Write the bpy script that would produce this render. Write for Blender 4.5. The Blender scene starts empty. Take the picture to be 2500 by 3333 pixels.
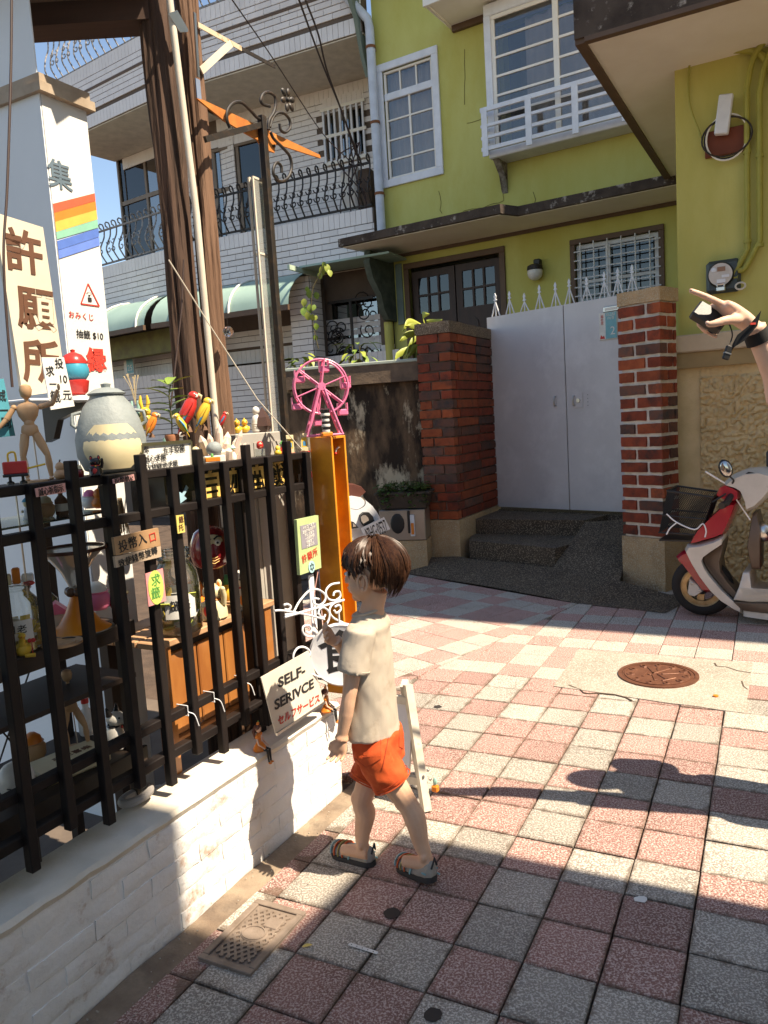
import bpy, bmesh, math, random
from mathutils import Vector as V, Matrix as M, noise as mnoise
R = math.radians
rnd = random.Random(11)
scene = bpy.context.scene
COL = scene.collection

# ------------------------------------------------------------------ camera
F_PX, PITCH, ROLL, CAM_H = 2503.0, R(6.8), R(3.55), 1.5
CX, CY = 1250.0, 1666.5
FW = V((0, math.cos(PITCH), -math.sin(PITCH)))
_r0 = V((1, 0, 0)); _u0 = _r0.cross(FW)
RC = _r0*math.cos(ROLL) - _u0*math.sin(ROLL)
UC = _r0*math.sin(ROLL) + _u0*math.cos(ROLL)
CAM = V((0, 0, CAM_H))
cam = bpy.data.objects.new('camera', bpy.data.cameras.new('camera'))
COL.objects.link(cam)
cam.matrix_world = M(((RC.x, UC.x, -FW.x, 0), (RC.y, UC.y, -FW.y, 0), (RC.z, UC.z, -FW.z, CAM_H), (0, 0, 0, 1)))
cam.data.sensor_fit = 'HORIZONTAL'; cam.data.sensor_width = 36.0
cam.data.lens = 36.0*F_PX/2500.0
cam.data.clip_start = 0.05; cam.data.clip_end = 2000
scene.camera = cam

# ------------------------------------------------------------------ light
SUN_AZ, SUN_EL = R(117), R(56)          # azimuth clockwise from +Y
world = bpy.data.worlds.new('World'); scene.world = world; world.use_nodes = True
nt = world.node_tree; nt.nodes.clear()
sky = nt.nodes.new('ShaderNodeTexSky'); sky.sky_type = 'NISHITA'; sky.sun_disc = False
sky.sun_elevation = SUN_EL; sky.sun_rotation = SUN_AZ
sky.air_density = 1.0; sky.dust_density = 0.2; sky.ozone_density = 4.0
bg = nt.nodes.new('ShaderNodeBackground'); bg.inputs['Strength'].default_value = 0.12
wo = nt.nodes.new('ShaderNodeOutputWorld')
nt.links.new(sky.outputs[0], bg.inputs['Color']); nt.links.new(bg.outputs[0], wo.inputs['Surface'])
sl = bpy.data.lights.new('sun', 'SUN'); sl.energy = 5.0; sl.angle = R(0.53); sl.color = (1.0, 0.95, 0.87)
sun = bpy.data.objects.new('sun', sl); COL.objects.link(sun)
SUN = V((math.sin(SUN_AZ)*math.cos(SUN_EL), math.cos(SUN_AZ)*math.cos(SUN_EL), math.sin(SUN_EL)))
sun.rotation_euler = SUN.to_track_quat('Z', 'Y').to_euler(); sun.location = SUN*30
vs = scene.view_settings
vs.view_transform = 'Standard'; vs.look = 'None'; vs.exposure = 1.06; vs.gamma = 1.0; vs.use_white_balance = True; vs.white_balance_temperature = 7900; vs.white_balance_tint = 10; vs.use_curve_mapping = False
scene.cycles.max_bounces = 8; scene.cycles.transparent_max_bounces = 16
scene.cycles.use_denoising = True

# ------------------------------------------------------------------ pixel geometry (photo is 2500 x 3333)
def ray(px, py): return FW + RC*((px-CX)/F_PX) - UC*((py-CY)/F_PX)
def gnd(px, py, z=0.0):
    d = ray(px, py); return CAM + d*((z-CAM_H)/d.z)
def at(px, py, Y):
    d = ray(px, py); return CAM + d*(Y/d.y)
def Z(x0, y0, s): return lambda x, y: (x0+x/s, y0+y/s)
def hd(a): return V((math.sin(R(a)), math.cos(R(a)), 0))

class Frame:
    """u = local x along heading, local y = to the far side of u, z up."""
    def __init__(s, origin, heading):
        s.o = V((origin[0], origin[1], origin[2] if len(origin) > 2 else 0)); s.h = heading
        s.u = hd(heading); s.v = V((0, 0, 1)).cross(s.u)
        s.m = M(((s.u.x, s.v.x, 0, s.o.x), (s.u.y, s.v.y, 0, s.o.y), (0, 0, 1, s.o.z), (0, 0, 0, 1)))
        s.rz = math.atan2(s.u.y, s.u.x)
    def px(s, px, py, off=0.0):
        d = ray(px, py); p0 = s.o + s.v*off
        t = (p0-CAM).dot(s.v)/d.dot(s.v); p = CAM + d*t - s.o
        return p.dot(s.u), p.z
    def P(s, px, py, off=0.0):
        x, z = s.px(px, py, off); return V((x, off, z))
    def loc(s, w):
        w = V(w)-s.o; return V((w.dot(s.u), w.dot(s.v), w.z))
    def w(s, p): return s.m @ V(p)
WORLD = Frame((0, 0, 0), 90)

# ------------------------------------------------------------------ mesh builder
class MB:
    def __init__(s): s.v = []; s.f = []; s.uv = None
    def add(s, vs, fs, m=None):
        b = len(s.v)
        s.v += [(m @ V(p)) if m is not None else V(p) for p in vs]
        s.f += [tuple(i+b for i in f) for f in fs]
        return s
    def box(s, x0, x1, y0, y1, z0, z1, m=None, c=0.0):
        if x0 > x1: x0, x1 = x1, x0
        if y0 > y1: y0, y1 = y1, y0
        if z0 > z1: z0, z1 = z1, z0
        if c <= 0:
            vs = [(x0,y0,z0),(x1,y0,z0),(x1,y1,z0),(x0,y1,z0),(x0,y0,z1),(x1,y0,z1),(x1,y1,z1),(x0,y1,z1)]
            return s.add(vs, [(3,2,1,0),(4,5,6,7),(0,1,5,4),(1,2,6,5),(2,3,7,6),(3,0,4,7)], m)
        c = min(c, (x1-x0)*.45, (y1-y0)*.45, (z1-z0)*.45)
        X=(x0,x1); Y=(y0,y1); ZZ=(z0,z1); vs=[]; idx={}
        for i in (0,1):
            for j in (0,1):
                for k in (0,1):
                    si,sj,sk = (1-2*i),(1-2*j),(1-2*k)
                    for a in range(3):
                        idx[i,j,k,a]=len(vs)
                        vs.append((X[i]+(0 if a==0 else c*si), Y[j]+(0 if a==1 else c*sj), ZZ[k]+(0 if a==2 else c*sk)))
        fs=[]
        for i in (0,1):
            q=[idx[i,0,0,0],idx[i,1,0,0],idx[i,1,1,0],idx[i,0,1,0]]; fs.append(tuple(q if i else q[::-1]))
            q=[idx[0,i,0,1],idx[0,i,1,1],idx[1,i,1,1],idx[1,i,0,1]]; fs.append(tuple(q if i else q[::-1]))
            q=[idx[0,0,i,2],idx[1,0,i,2],idx[1,1,i,2],idx[0,1,i,2]]; fs.append(tuple(q if i else q[::-1]))
        for i in (0,1):
            for j in (0,1):
                q=[idx[i,j,0,0],idx[i,j,0,1],idx[i,j,1,1],idx[i,j,1,0]]; fs.append(tuple(q if (i+j)%2 else q[::-1]))
                q=[idx[i,0,j,0],idx[i,0,j,2],idx[i,1,j,2],idx[i,1,j,0]]; fs.append(tuple(q[::-1] if (i+j)%2 else q))
                q=[idx[0,i,j,1],idx[0,i,j,2],idx[1,i,j,2],idx[1,i,j,1]]; fs.append(tuple(q if (i+j)%2 else q[::-1]))
        for i in (0,1):
            for j in (0,1):
                for k in (0,1):
                    t=(idx[i,j,k,0],idx[i,j,k,1],idx[i,j,k,2]); fs.append(t if (i+j+k)%2 else t[::-1])
        return s.add(vs, fs, m)
    def bar(s, a, b, w, h, up=(0,0,1), c=0.0):
        """square bar from a to b, w wide, h thick (along up)."""
        a=V(a); b=V(b); d=b-a; L=d.length; d.normalize(); up=V(up)
        if abs(d.dot(up))>.98: up=V((0,1,0))
        x=d.cross(up).normalized(); y=x.cross(d)
        m=M(((x.x,d.x,y.x,a.x),(x.y,d.y,y.y,a.y),(x.z,d.z,y.z,a.z),(0,0,0,1)))
        return s.box(-w/2,w/2,0,L,-h/2,h/2,m,c)
    def tube(s, pts, r, n=8, cap=True, closed=False, flat=1.0, rz=None):
        pts=[V(p) for p in pts]; N=len(pts)
        rs = r if isinstance(r,(list,tuple)) else [r]*N
        vs=[]; fs=[]; up=None
        for i,p in enumerate(pts):
            if closed: t=pts[(i+1)%N]-pts[i-1]
            else: t=pts[min(i+1,N-1)]-pts[max(i-1,0)]
            if t.length<1e-9: t=V((0,0,1))
            t.normalize()
            if up is None: up = V((0,0,1)) if abs(t.z)<.9 else V((1,0,0))
            x=t.cross(up)
            if x.length<1e-6: x=t.cross(V((.3,.9,.1)))
            x.normalize(); y=x.cross(t).normalized(); up=y
            for k in range(n):
                a=2*math.pi*k/n
                vs.append(p+x*(rs[i]*math.cos(a))+y*(rs[i]*flat*math.sin(a)))
        M_=N if closed else N-1
        for i in range(M_):
            for k in range(n):
                a=i*n+k; b=i*n+(k+1)%n; c=((i+1)%N)*n+(k+1)%n; d=((i+1)%N)*n+k
                fs.append((a,b,c,d))
        if cap and not closed:
            fs.append(tuple(range(n))[::-1]); fs.append(tuple(range((N-1)*n,N*n)))
        return s.add(vs,fs)
    def lathe(s, prof, n=16, m=None, cap=True, sx=1.0, sy=1.0):
        vs=[];fs=[];N=len(prof)
        for r,z in prof:
            for k in range(n):
                a=2*math.pi*k/n; vs.append((r*math.cos(a)*sx,r*math.sin(a)*sy,z))
        for i in range(N-1):
            for k in range(n):
                fs.append((i*n+k,i*n+(k+1)%n,(i+1)*n+(k+1)%n,(i+1)*n+k))
        if cap:
            fs.append(tuple(range(n))[::-1]); fs.append(tuple(range((N-1)*n,N*n)))
        return s.add(vs,fs,m)
    def ball(s, c, r, n=12, h=8, m=None):
        rx,ry,rz_=(r,r,r) if not isinstance(r,(list,tuple)) else r
        vs=[(0,0,-1)];fs=[]
        for i in range(1,h):
            a=-math.pi/2+math.pi*i/h
            for k in range(n):
                b=2*math.pi*k/n; vs.append((math.cos(a)*math.cos(b),math.cos(a)*math.sin(b),math.sin(a)))
        vs.append((0,0,1)); T=len(vs)-1
        for k in range(n): fs.append((0,1+(k+1)%n,1+k))
        for i in range(h-2):
            for k in range(n):
                a=1+i*n+k;b=1+i*n+(k+1)%n; fs.append((a,b,b+n,a+n))
        for k in range(n): fs.append((1+(h-2)*n+k,1+(h-2)*n+(k+1)%n,T))
        c=V(c); mm=M.Translation(c)@(m if m is not None else M.Identity(4))@M.Diagonal((rx,ry,rz_,1))
        return s.add(vs,fs,mm)
    def prism(s, poly, t0, t1, axis='y', m=None):
        """extrude a 2D polygon; axis y: (x,z) polygon between y=t0 and t1; axis z: (x,y)."""
        n=len(poly)
        ar=sum(poly[i][0]*poly[(i+1)%n][1]-poly[(i+1)%n][0]*poly[i][1] for i in range(n))
        if ar<0: poly=list(poly)[::-1]
        if axis=='y': vs=[(x,t0,z) for x,z in poly]+[(x,t1,z) for x,z in poly]
        elif axis=='z': vs=[(x,y,t1) for x,y in poly]+[(x,y,t0) for x,y in poly]
        else: vs=[(t1,y,z) for y,z in poly]+[(t0,y,z) for y,z in poly]
        fs=[tuple(range(n)),tuple(range(2*n-1,n-1,-1))]
        for i in range(n):
            j=(i+1)%n; fs.append((i,i+n,j+n,j))
        return s.add(vs,fs,m)
    def quad(s,a,b,c,d): return s.add([a,b,c,d],[(0,1,2,3)])
    def loft(s, rings, cap=True, close=True):
        n=len(rings[0]); vs=[p for r in rings for p in r]; fs=[]
        for i in range(len(rings)-1):
            for k in range(n if close else n-1):
                fs.append((i*n+k,i*n+(k+1)%n,(i+1)*n+(k+1)%n,(i+1)*n+k))
        if cap: fs.append(tuple(range(n))[::-1]); fs.append(tuple(range((len(rings)-1)*n,len(rings)*n)))
        return s.add(vs,fs)
    def jitter(s, amp, freq=30.0, seed=0.0):
        for i,p in enumerate(s.v):
            q=p*freq+V((seed,seed*1.7,seed*.3)); s.v[i]=p+V(mnoise.noise_vector(q))*amp
        return s
    def mesh(s, name, shift=None, smooth=None, sub=0):
        me=bpy.data.meshes.new(name)
        sh=shift if shift is not None else V((0,0,0))
        me.from_pydata([tuple(p-sh) for p in s.v],[],s.f); me.update()
        if 0 < len(me.polygons) < 60000: fixn(me)
        if smooth is not None and len(me.polygons):
            me.polygons.foreach_set('use_smooth',[True]*len(me.polygons))
            me.set_sharp_from_angle(angle=R(smooth))
        return me

def link(o): COL.objects.link(o); return o
def tag(o, label=None, cat=None, group=None, kind=None):
    if label: o['label']=label
    if cat: o['category']=cat
    if group: o['group']=group
    if kind: o['kind']=kind
    return o
def fixn(me):
    bm=bmesh.new(); bm.from_mesh(me); bmesh.ops.recalc_face_normals(bm,faces=bm.faces); bm.to_mesh(me); bm.free()

class Thing:
    """An Empty at a thing's base, in a frame; parts are given in frame coordinates."""
    def __init__(s, name, fr, origin, label, cat, group=None, rot=0.0, scale=1.0):
        s.fr=fr; s.o=V(origin)
        s.e=link(bpy.data.objects.new(name,None)); s.e.empty_display_size=.05
        s.e.location=fr.w(s.o); s.e.rotation_euler=(0,0,fr.rz+rot); s.e.scale=(scale,)*3
        tag(s.e,label,cat,group)
    def part(s, name, mb, mat, parent=None, smooth=35, label=None, fix=False, kind=None):
        me=mb.mesh(name,s.o,smooth)
        if fix: fixn(me)
        o=link(bpy.data.objects.new(name,me)); o.parent=parent or s.e
        if mat: me.materials.append(mat)
        if label: o['label']=label
        if kind: o['kind']=kind
        return o
    def sub(s, parent, name, mb, mat, **k): return s.part(name,mb,mat,parent,**k)
def single(name, fr, origin, mb, mat, label, cat=None, group=None, smooth=35, kind=None, fix=False):
    """a thing that is one mesh, vertices in frame coordinates."""
    o_=V(origin); me=mb.mesh(name,o_,smooth)
    if fix: fixn(me)
    o=link(bpy.data.objects.new(name,me)); o.location=fr.w(o_); o.rotation_euler=(0,0,fr.rz)
    if mat: me.materials.append(mat)
    tag(o,label,cat,group,kind); return o
def copy_tree(o, parent=None):
    c=o.copy(); link(c); c.parent=parent
    for ch in list(o.children): copy_tree(ch,c)
    return c
def bake(o):
    """replace an object's mesh by its modified one."""
    dg=bpy.context.evaluated_depsgraph_get(); dg.update()
    me=bpy.data.meshes.new_from_object(o.evaluated_get(dg)); old=o.data
    o.modifiers.clear(); o.data=me
    return o

# ------------------------------------------------------------------ lettering
def text_mb(txt, size, m, depth=.0006, bold=0.0, width=1.0, align='CENTER', space=1.0):
    """Text as mesh; local x right, y up, normal +z, then moved by matrix m."""
    cu=bpy.data.curves.new('t','FONT'); cu.body=txt; cu.size=size; cu.align_x=align; cu.align_y='CENTER'
    cu.extrude=depth; cu.offset=bold; cu.space_character=space; cu.resolution_u=3
    o=bpy.data.objects.new('t',cu); COL.objects.link(o)
    dg=bpy.context.evaluated_depsgraph_get(); dg.update()
    me=bpy.data.meshes.new_from_object(o.evaluated_get(dg))
    mb=MB(); mm=m@M.Diagonal((width,1,1,1))
    mb.add([v.co.copy() for v in me.vertices],[tuple(p.vertices) for p in me.polygons],mm)
    bpy.data.objects.remove(o); bpy.data.curves.remove(cu); bpy.data.meshes.remove(me)
    return mb
def facing(p, xdir, up, ):
    """matrix with local x=xdir, y=up, z=normal at p."""
    x=V(xdir).normalized(); z=x.cross(V(up)).normalized(); y=z.cross(x)
    return M(((x.x,y.x,z.x,p[0]),(x.y,y.y,z.y,p[1]),(x.z,y.z,z.z,p[2]),(0,0,0,1)))
def front(x,y,z,tilt=0.0):
    """text matrix on a frame's viewer side (normal -y), tilt in-plane."""
    return M.Translation((x,y,z))@M.Rotation(R(90),4,'X')@M.Rotation(tilt,4,'Z')

# ------------------------------------------------------------------ materials
def _n(nt,t,**k):
    n=nt.nodes.new(t)
    for a,b in k.items():
        if a in n.inputs: n.inputs[a].default_value=b
        else: setattr(n,a,b)
    return n
def c4(c): return (c[0],c[1],c[2],1)
MATS={}
def pm(name, col, rough=.6, col2=None, scale=6.0, detail=6, lo=.35, hi=.65, bump=0.0, bscale=60.0, metal=0.0, spec=.5,
       coord='pos', stretch=(1,1,1), speck=None, speck_scale=300, speck_lo=.5, speck_hi=.6, coat=0.0, trans=0.0, ior=1.45, alpha=1.0, sss=0.0, rvar=.0, vary=0.0, col3=None, c3scale=2.0, c3lo=.5, c3hi=.7, bdetail=4, emit=None):
    if name in MATS: return MATS[name]
    m=bpy.data.materials.new(name); MATS[name]=m; m.use_nodes=True; nt=m.node_tree; L=nt.links
    b=nt.nodes['Principled BSDF']
    b.inputs['Roughness'].default_value=rough; b.inputs['Metallic'].default_value=metal
    b.inputs['Specular IOR Level'].default_value=spec; b.inputs['Coat Weight'].default_value=coat
    b.inputs['Transmission Weight'].default_value=trans; b.inputs['IOR'].default_value=ior; b.inputs['Alpha'].default_value=alpha
    if sss: b.inputs['Subsurface Weight'].default_value=sss; b.inputs['Subsurface Radius'].default_value=(.012,.005,.003); 
    if coord=='pos': src=_n(nt,'ShaderNodeNewGeometry').outputs['Position']
    else: src=_n(nt,'ShaderNodeTexCoord').outputs['Object']
    mp=_n(nt,'ShaderNodeMapping'); mp.inputs['Scale'].default_value=stretch; L.new(src,mp.inputs['Vector']); vec=mp.outputs[0]
    cur=None
    if col2 is None: col2=tuple(x*.82 for x in col)
    no=_n(nt,'ShaderNodeTexNoise',Scale=scale,Detail=detail,Roughness=.6); L.new(vec,no.inputs['Vector'])
    mr=_n(nt,'ShaderNodeMapRange'); mr.inputs[1].default_value=lo; mr.inputs[2].default_value=hi; L.new(no.outputs['Fac'],mr.inputs[0])
    mx=_n(nt,'ShaderNodeMix',data_type='RGBA'); L.new(mr.outputs[0],mx.inputs[0]); mx.inputs[6].default_value=c4(col); mx.inputs[7].default_value=c4(col2)
    cur=mx.outputs[2]
    if col3:
        n3=_n(nt,'ShaderNodeTexNoise',Scale=c3scale,Detail=8,Roughness=.7); L.new(vec,n3.inputs['Vector'])
        m3=_n(nt,'ShaderNodeMapRange'); m3.inputs[1].default_value=c3lo; m3.inputs[2].default_value=c3hi; L.new(n3.outputs['Fac'],m3.inputs[0])
        x3=_n(nt,'ShaderNodeMix',data_type='RGBA'); L.new(m3.outputs[0],x3.inputs[0]); L.new(cur,x3.inputs[6]); x3.inputs[7].default_value=c4(col3); cur=x3.outputs[2]
    if speck:
        n2=_n(nt,'ShaderNodeTexNoise',Scale=speck_scale,Detail=2,Roughness=.7); L.new(src,n2.inputs['Vector'])
        m2=_n(nt,'ShaderNodeMapRange'); m2.inputs[1].default_value=speck_lo; m2.inputs[2].default_value=speck_hi; L.new(n2.outputs['Fac'],m2.inputs[0])
        x2=_n(nt,'ShaderNodeMix',data_type='RGBA'); L.new(m2.outputs[0],x2.inputs[0]); L.new(cur,x2.inputs[6]); x2.inputs[7].default_value=c4(speck); cur=x2.outputs[2]
    if vary:
        oi=_n(nt,'ShaderNodeObjectInfo'); hs=_n(nt,'ShaderNodeHueSaturation'); vr=_n(nt,'ShaderNodeMapRange')
        vr.inputs[3].default_value=1-vary; vr.inputs[4].default_value=1+vary; L.new(oi.outputs['Random'],vr.inputs[0])
        L.new(vr.outputs[0],hs.inputs['Value']); L.new(cur,hs.inputs['Color']); cur=hs.outputs[0]
    L.new(cur,b.inputs['Base Color'])
    if rvar:
        rr=_n(nt,'ShaderNodeMapRange'); rr.inputs[3].default_value=max(0,rough-rvar); rr.inputs[4].default_value=min(1,rough+rvar); L.new(no.outputs['Fac'],rr.inputs[0]); L.new(rr.outputs[0],b.inputs['Roughness'])
    if bump:
        nb=_n(nt,'ShaderNodeTexNoise',Scale=bscale,Detail=bdetail,Roughness=.6); L.new(vec,nb.inputs['Vector'])
        bp=_n(nt,'ShaderNodeBump',Strength=1.0,Distance=bump); L.new(nb.outputs['Fac'],bp.inputs['Height']); L.new(bp.outputs[0],b.inputs['Normal'])
    if emit: b.inputs['Emission Color'].default_value=c4(emit); b.inputs['Emission Strength'].default_value=1
    return m
def plain(name,col,rough=.45,**k): return pm(name,col,rough,col2=tuple(x*.88 for x in col),scale=25,**k)
# thin clear glass: a mix of see-through and mirror by viewing angle (Fresnel)
def glass(name,tint=(.9,.95,.95),mirror=.15,dirt=.0):
    if name in MATS: return MATS[name]
    m=bpy.data.materials.new(name); MATS[name]=m; m.use_nodes=True; nt=m.node_tree; L=nt.links; nt.nodes.clear()
    o=_n(nt,'ShaderNodeOutputMaterial'); t=_n(nt,'ShaderNodeBsdfTransparent'); t.inputs[0].default_value=c4(tint)
    g=_n(nt,'ShaderNodeBsdfGlossy',Roughness=.02); fr=_n(nt,'ShaderNodeFresnel',IOR=1.5)
    ad=_n(nt,'ShaderNodeMath',operation='ADD'); ad.inputs[1].default_value=mirror; L.new(fr.outputs[0],ad.inputs[0])
    mx=_n(nt,'ShaderNodeMixShader'); L.new(ad.outputs[0],mx.inputs[0]); L.new(t.outputs[0],mx.inputs[1]); L.new(g.outputs[0],mx.inputs[2])
    last=mx
    if dirt:
        d=_n(nt,'ShaderNodeBsdfDiffuse'); d.inputs[0].default_value=(.7,.68,.62,1)
        m2=_n(nt,'ShaderNodeMixShader'); m2.inputs[0].default_value=dirt; L.new(mx.outputs[0],m2.inputs[1]); L.new(d.outputs[0],m2.inputs[2]); last=m2
    L.new(last.outputs[0],o.inputs[0]); return m

def spiral(c, r0, r1, a0, turns, n=18):
    """points of a flat spiral in (x,z); c centre, from radius r0 at angle a0 to r1."""
    out=[]
    for i in range(n+1):
        t=i/n; a=a0+turns*2*math.pi*t; r=r0+(r1-r0)*t
        out.append((c[0]+r*math.cos(a), c[1]+r*math.sin(a)))
    return out
def bez(p0,p1,p2,p3,n=10):
    out=[]
    for i in range(n+1):
        t=i/n; a=(1-t)**3;b=3*t*(1-t)**2;c=3*t*t*(1-t);d=t**3
        out.append(V(p0)*a+V(p1)*b+V(p2)*c+V(p3)*d)
    return out
def catmull(pts,n=6,closed=False):
    P=[V(p) for p in pts]; N=len(P); out=[]
    for i in range(N if closed else N-1):
        p0=P[(i-1)%N] if closed or i>0 else P[0]*2-P[1]
        p1=P[i]; p2=P[(i+1)%N]; p3=P[(i+2)%N] if closed or i+2<N else P[-1]*2-P[-2]
        for k in range(n):
            t=k/n; out.append(.5*((2*p1)+(p2-p0)*t+(2*p0-5*p1+4*p2-p3)*t*t+(3*p1-p0-3*p2+p3)*t**3))
    if not closed: out.append(P[-1])
    return out
# ================================================================== materials of the setting
MX={}
m_soil=pm('joint_sand',(.10,.065,.045),.95,(.055,.036,.026),scale=9,bump=.004,bscale=140)
def tile_mat(name,a,b,sp,dk):
    m=pm(name,a,.85,b,scale=3.5,speck=sp,speck_scale=150,speck_lo=.47,speck_hi=.6,bump=.004,bscale=170,vary=.17,col3=dk,c3scale=3.5,c3lo=.50,c3hi=.72)
    return m
def edged(m,dirt):
    """grime worked into the rim of each paver, broken up by noise (tile space)"""
    nt=m.node_tree; L=nt.links; b=nt.nodes['Principled BSDF']; src=b.inputs['Base Color'].links[0].from_socket
    tc=_n(nt,'ShaderNodeTexCoord'); sp_=_n(nt,'ShaderNodeSeparateXYZ'); L.new(tc.outputs['Object'],sp_.inputs[0])
    ax=_n(nt,'ShaderNodeMath',operation='ABSOLUTE'); ay=_n(nt,'ShaderNodeMath',operation='ABSOLUTE'); L.new(sp_.outputs[0],ax.inputs[0]); L.new(sp_.outputs[1],ay.inputs[0])
    mx=_n(nt,'ShaderNodeMath',operation='MAXIMUM'); L.new(ax.outputs[0],mx.inputs[0]); L.new(ay.outputs[0],mx.inputs[1])
    ge=_n(nt,'ShaderNodeNewGeometry'); no=_n(nt,'ShaderNodeTexNoise',Scale=22.0,Detail=5.0); L.new(ge.outputs['Position'],no.inputs['Vector'])
    sc=_n(nt,'ShaderNodeMath',operation='MULTIPLY_ADD'); sc.inputs[1].default_value=.05; L.new(no.outputs['Fac'],sc.inputs[0]); L.new(mx.outputs[0],sc.inputs[2])
    mr=_n(nt,'ShaderNodeMapRange'); mr.inputs[1].default_value=.112; mr.inputs[2].default_value=.128; mr.inputs[4].default_value=.75; L.new(sc.outputs[0],mr.inputs[0])
    mi=_n(nt,'ShaderNodeMix',data_type='RGBA'); L.new(mr.outputs[0],mi.inputs[0]); L.new(src,mi.inputs[6]); mi.inputs[7].default_value=c4(dirt); L.new(mi.outputs[2],b.inputs['Base Color'])
    return m
m_tpink=tile_mat('paver_pink',(.285,.140,.118),(.235,.112,.093),(.55,.405,.355),(.18,.088,.07))
m_tpink_far=tile_mat('paver_pink_far',(.285,.140,.118),(.235,.112,.093),(.55,.405,.355),(.18,.088,.07)); edged(m_tpink,(.12,.075,.05))
m_tgrey=tile_mat('paver_grey',(.30,.26,.22),(.245,.21,.18),(.58,.525,.455),(.19,.155,.13))
m_tgrey_far=tile_mat('paver_grey_far',(.30,.26,.22),(.245,.21,.18),(.58,.525,.455),(.19,.155,.13)); edged(m_tgrey,(.12,.085,.06))
m_conc=pm('patch_concrete',(.33,.29,.235),.9,(.25,.215,.17),scale=3,speck=(.48,.44,.38),speck_scale=150,bump=.003,bscale=90,col3=(.22,.18,.14),c3scale=5,c3lo=.55,c3hi=.75)
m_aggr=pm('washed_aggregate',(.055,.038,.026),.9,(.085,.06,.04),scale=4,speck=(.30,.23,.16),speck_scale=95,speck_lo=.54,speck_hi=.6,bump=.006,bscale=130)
m_aggr2=pm('pebble_dash',(.52,.34,.18),.9,(.38,.24,.12),scale=5,speck=(.50,.41,.28),speck_scale=110,speck_lo=.5,speck_hi=.6,bump=.006,bscale=120,col3=(.16,.12,.075),c3scale=3,c3lo=.5,c3hi=.8)
m_green=pm('lime_plaster',(.55,.52,.165),.85,(.49,.455,.12),scale=1.8,stretch=(1,1,.45),bump=.0025,bscale=45,col3=(.46,.385,.075),c3scale=1.1,c3lo=.5,c3hi=.8)
m_greenl=pm('lime_plaster_faded',(.40,.41,.11),.85,(.35,.355,.085),scale=1.4,bump=.002,bscale=45)
m_white=pm('white_paint',(.74,.75,.78),.5,(.64,.65,.68),scale=6,bump=.0008,bscale=40)
m_white2=pm('cream_render',(.84,.79,.71),.8,(.78,.72,.63),scale=2.2,bump=.001,bscale=60)
m_moldc=pm('mouldy_concrete',(.045,.03,.022),.95,(.085,.06,.045),scale=5,bump=.006,bscale=60,col3=(.36,.31,.26),c3scale=7,c3lo=.56,c3hi=.66)
m_glass=glass('window_glass',(.86,.84,.82),.07)
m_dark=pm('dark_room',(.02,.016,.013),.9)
m_wood_dk=pm('dark_door_wood',(.05,.022,.014),.5,(.03,.014,.01),scale=20,stretch=(1,1,.1))
m_brown=pm('brown_trim',(.13,.075,.045),.6)
m_gate=pm('grey_gate_paint',(.66,.63,.62),.42,(.58,.55,.545),scale=1.3,bump=.0012,bscale=5,rvar=.12,col3=(.70,.67,.66),c3scale=2.4,c3lo=.52,c3hi=.7)
m_steel=pm('brushed_steel',(.6,.58,.55),.28,metal=1.0)
m_black=plain('black_plastic',(.018,.017,.017),.45)
m_letter=plain('black_lettering',(.02,.02,.022),.6)
m_gold=plain('gold_lettering',(.86,.54,.15),.5)
m_red_l=plain('red_lettering',(.62,.05,.035),.55)
m_mortar=pm('pale_mortar',(.72,.66,.58),.9,(.58,.51,.43),scale=14,bump=.003,bscale=90)
m_mortd=pm('dark_mortar',(.07,.045,.03),.9,(.2,.15,.12),scale=14,bump=.003,bscale=90)
def brick_mat(n,a,b,d): return pm(n,a,.85,b,scale=11,bump=.006,bscale=55,col3=d,c3scale=6,c3lo=.5,c3hi=.66,vary=.25,bdetail=6)
m_br=[brick_mat('brick_red',(.27,.050,.020),(.18,.032,.014),(.08,.025,.016)),brick_mat('brick_orange',(.34,.078,.026),(.24,.05,.018),(.12,.04,.022)),brick_mat('brick_burnt',(.10,.055,.042),(.17,.06,.035),(.05,.04,.038))]
m_gtile=pm('glazed_grey_tile',(.76,.70,.66),.38,(.70,.64,.60),scale=3,vary=.06,bump=.0006,bscale=30)
m_gjoint=pm('brown_tile_joint',(.14,.10,.075),.9)
m_iron=pm('dark_wrought_iron',(.022,.017,.014),.5,(.06,.035,.02),scale=30,lo=.5,hi=.7)
m_ironw=pm('weathered_iron',(.40,.37,.34),.5,(.12,.10,.085),scale=25)
m_alu=pm('bronze_aluminium',(.22,.15,.10),.4,metal=.3)
m_awn=pm('green_awning',(.30,.42,.36),.45,(.25,.36,.31),scale=2)
m_moss=pm('mossy_render',(.17,.105,.06),.95,(.030,.019,.012),scale=5.0,stretch=(1,1,.4),lo=.36,hi=.56,bump=.007,bscale=30,col3=(.52,.42,.29),c3scale=3.6,c3lo=.55,c3hi=.63,bdetail=8)

# ================================================================== ground
mb=MB(); mb.add([(-80,-80,-.03),(80,-80,-.03),(80,120,-.03),(-80,120,-.03)],[(0,1,2,3)])
ground=single('ground',WORLD,(0,0,0),MB(),None,None); bpy.data.objects.remove(ground)
g_me=mb.mesh('ground'); g_me.materials.append(m_soil)
ground=link(bpy.data.objects.new('ground',g_me)); ground['kind']='structure'
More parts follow.
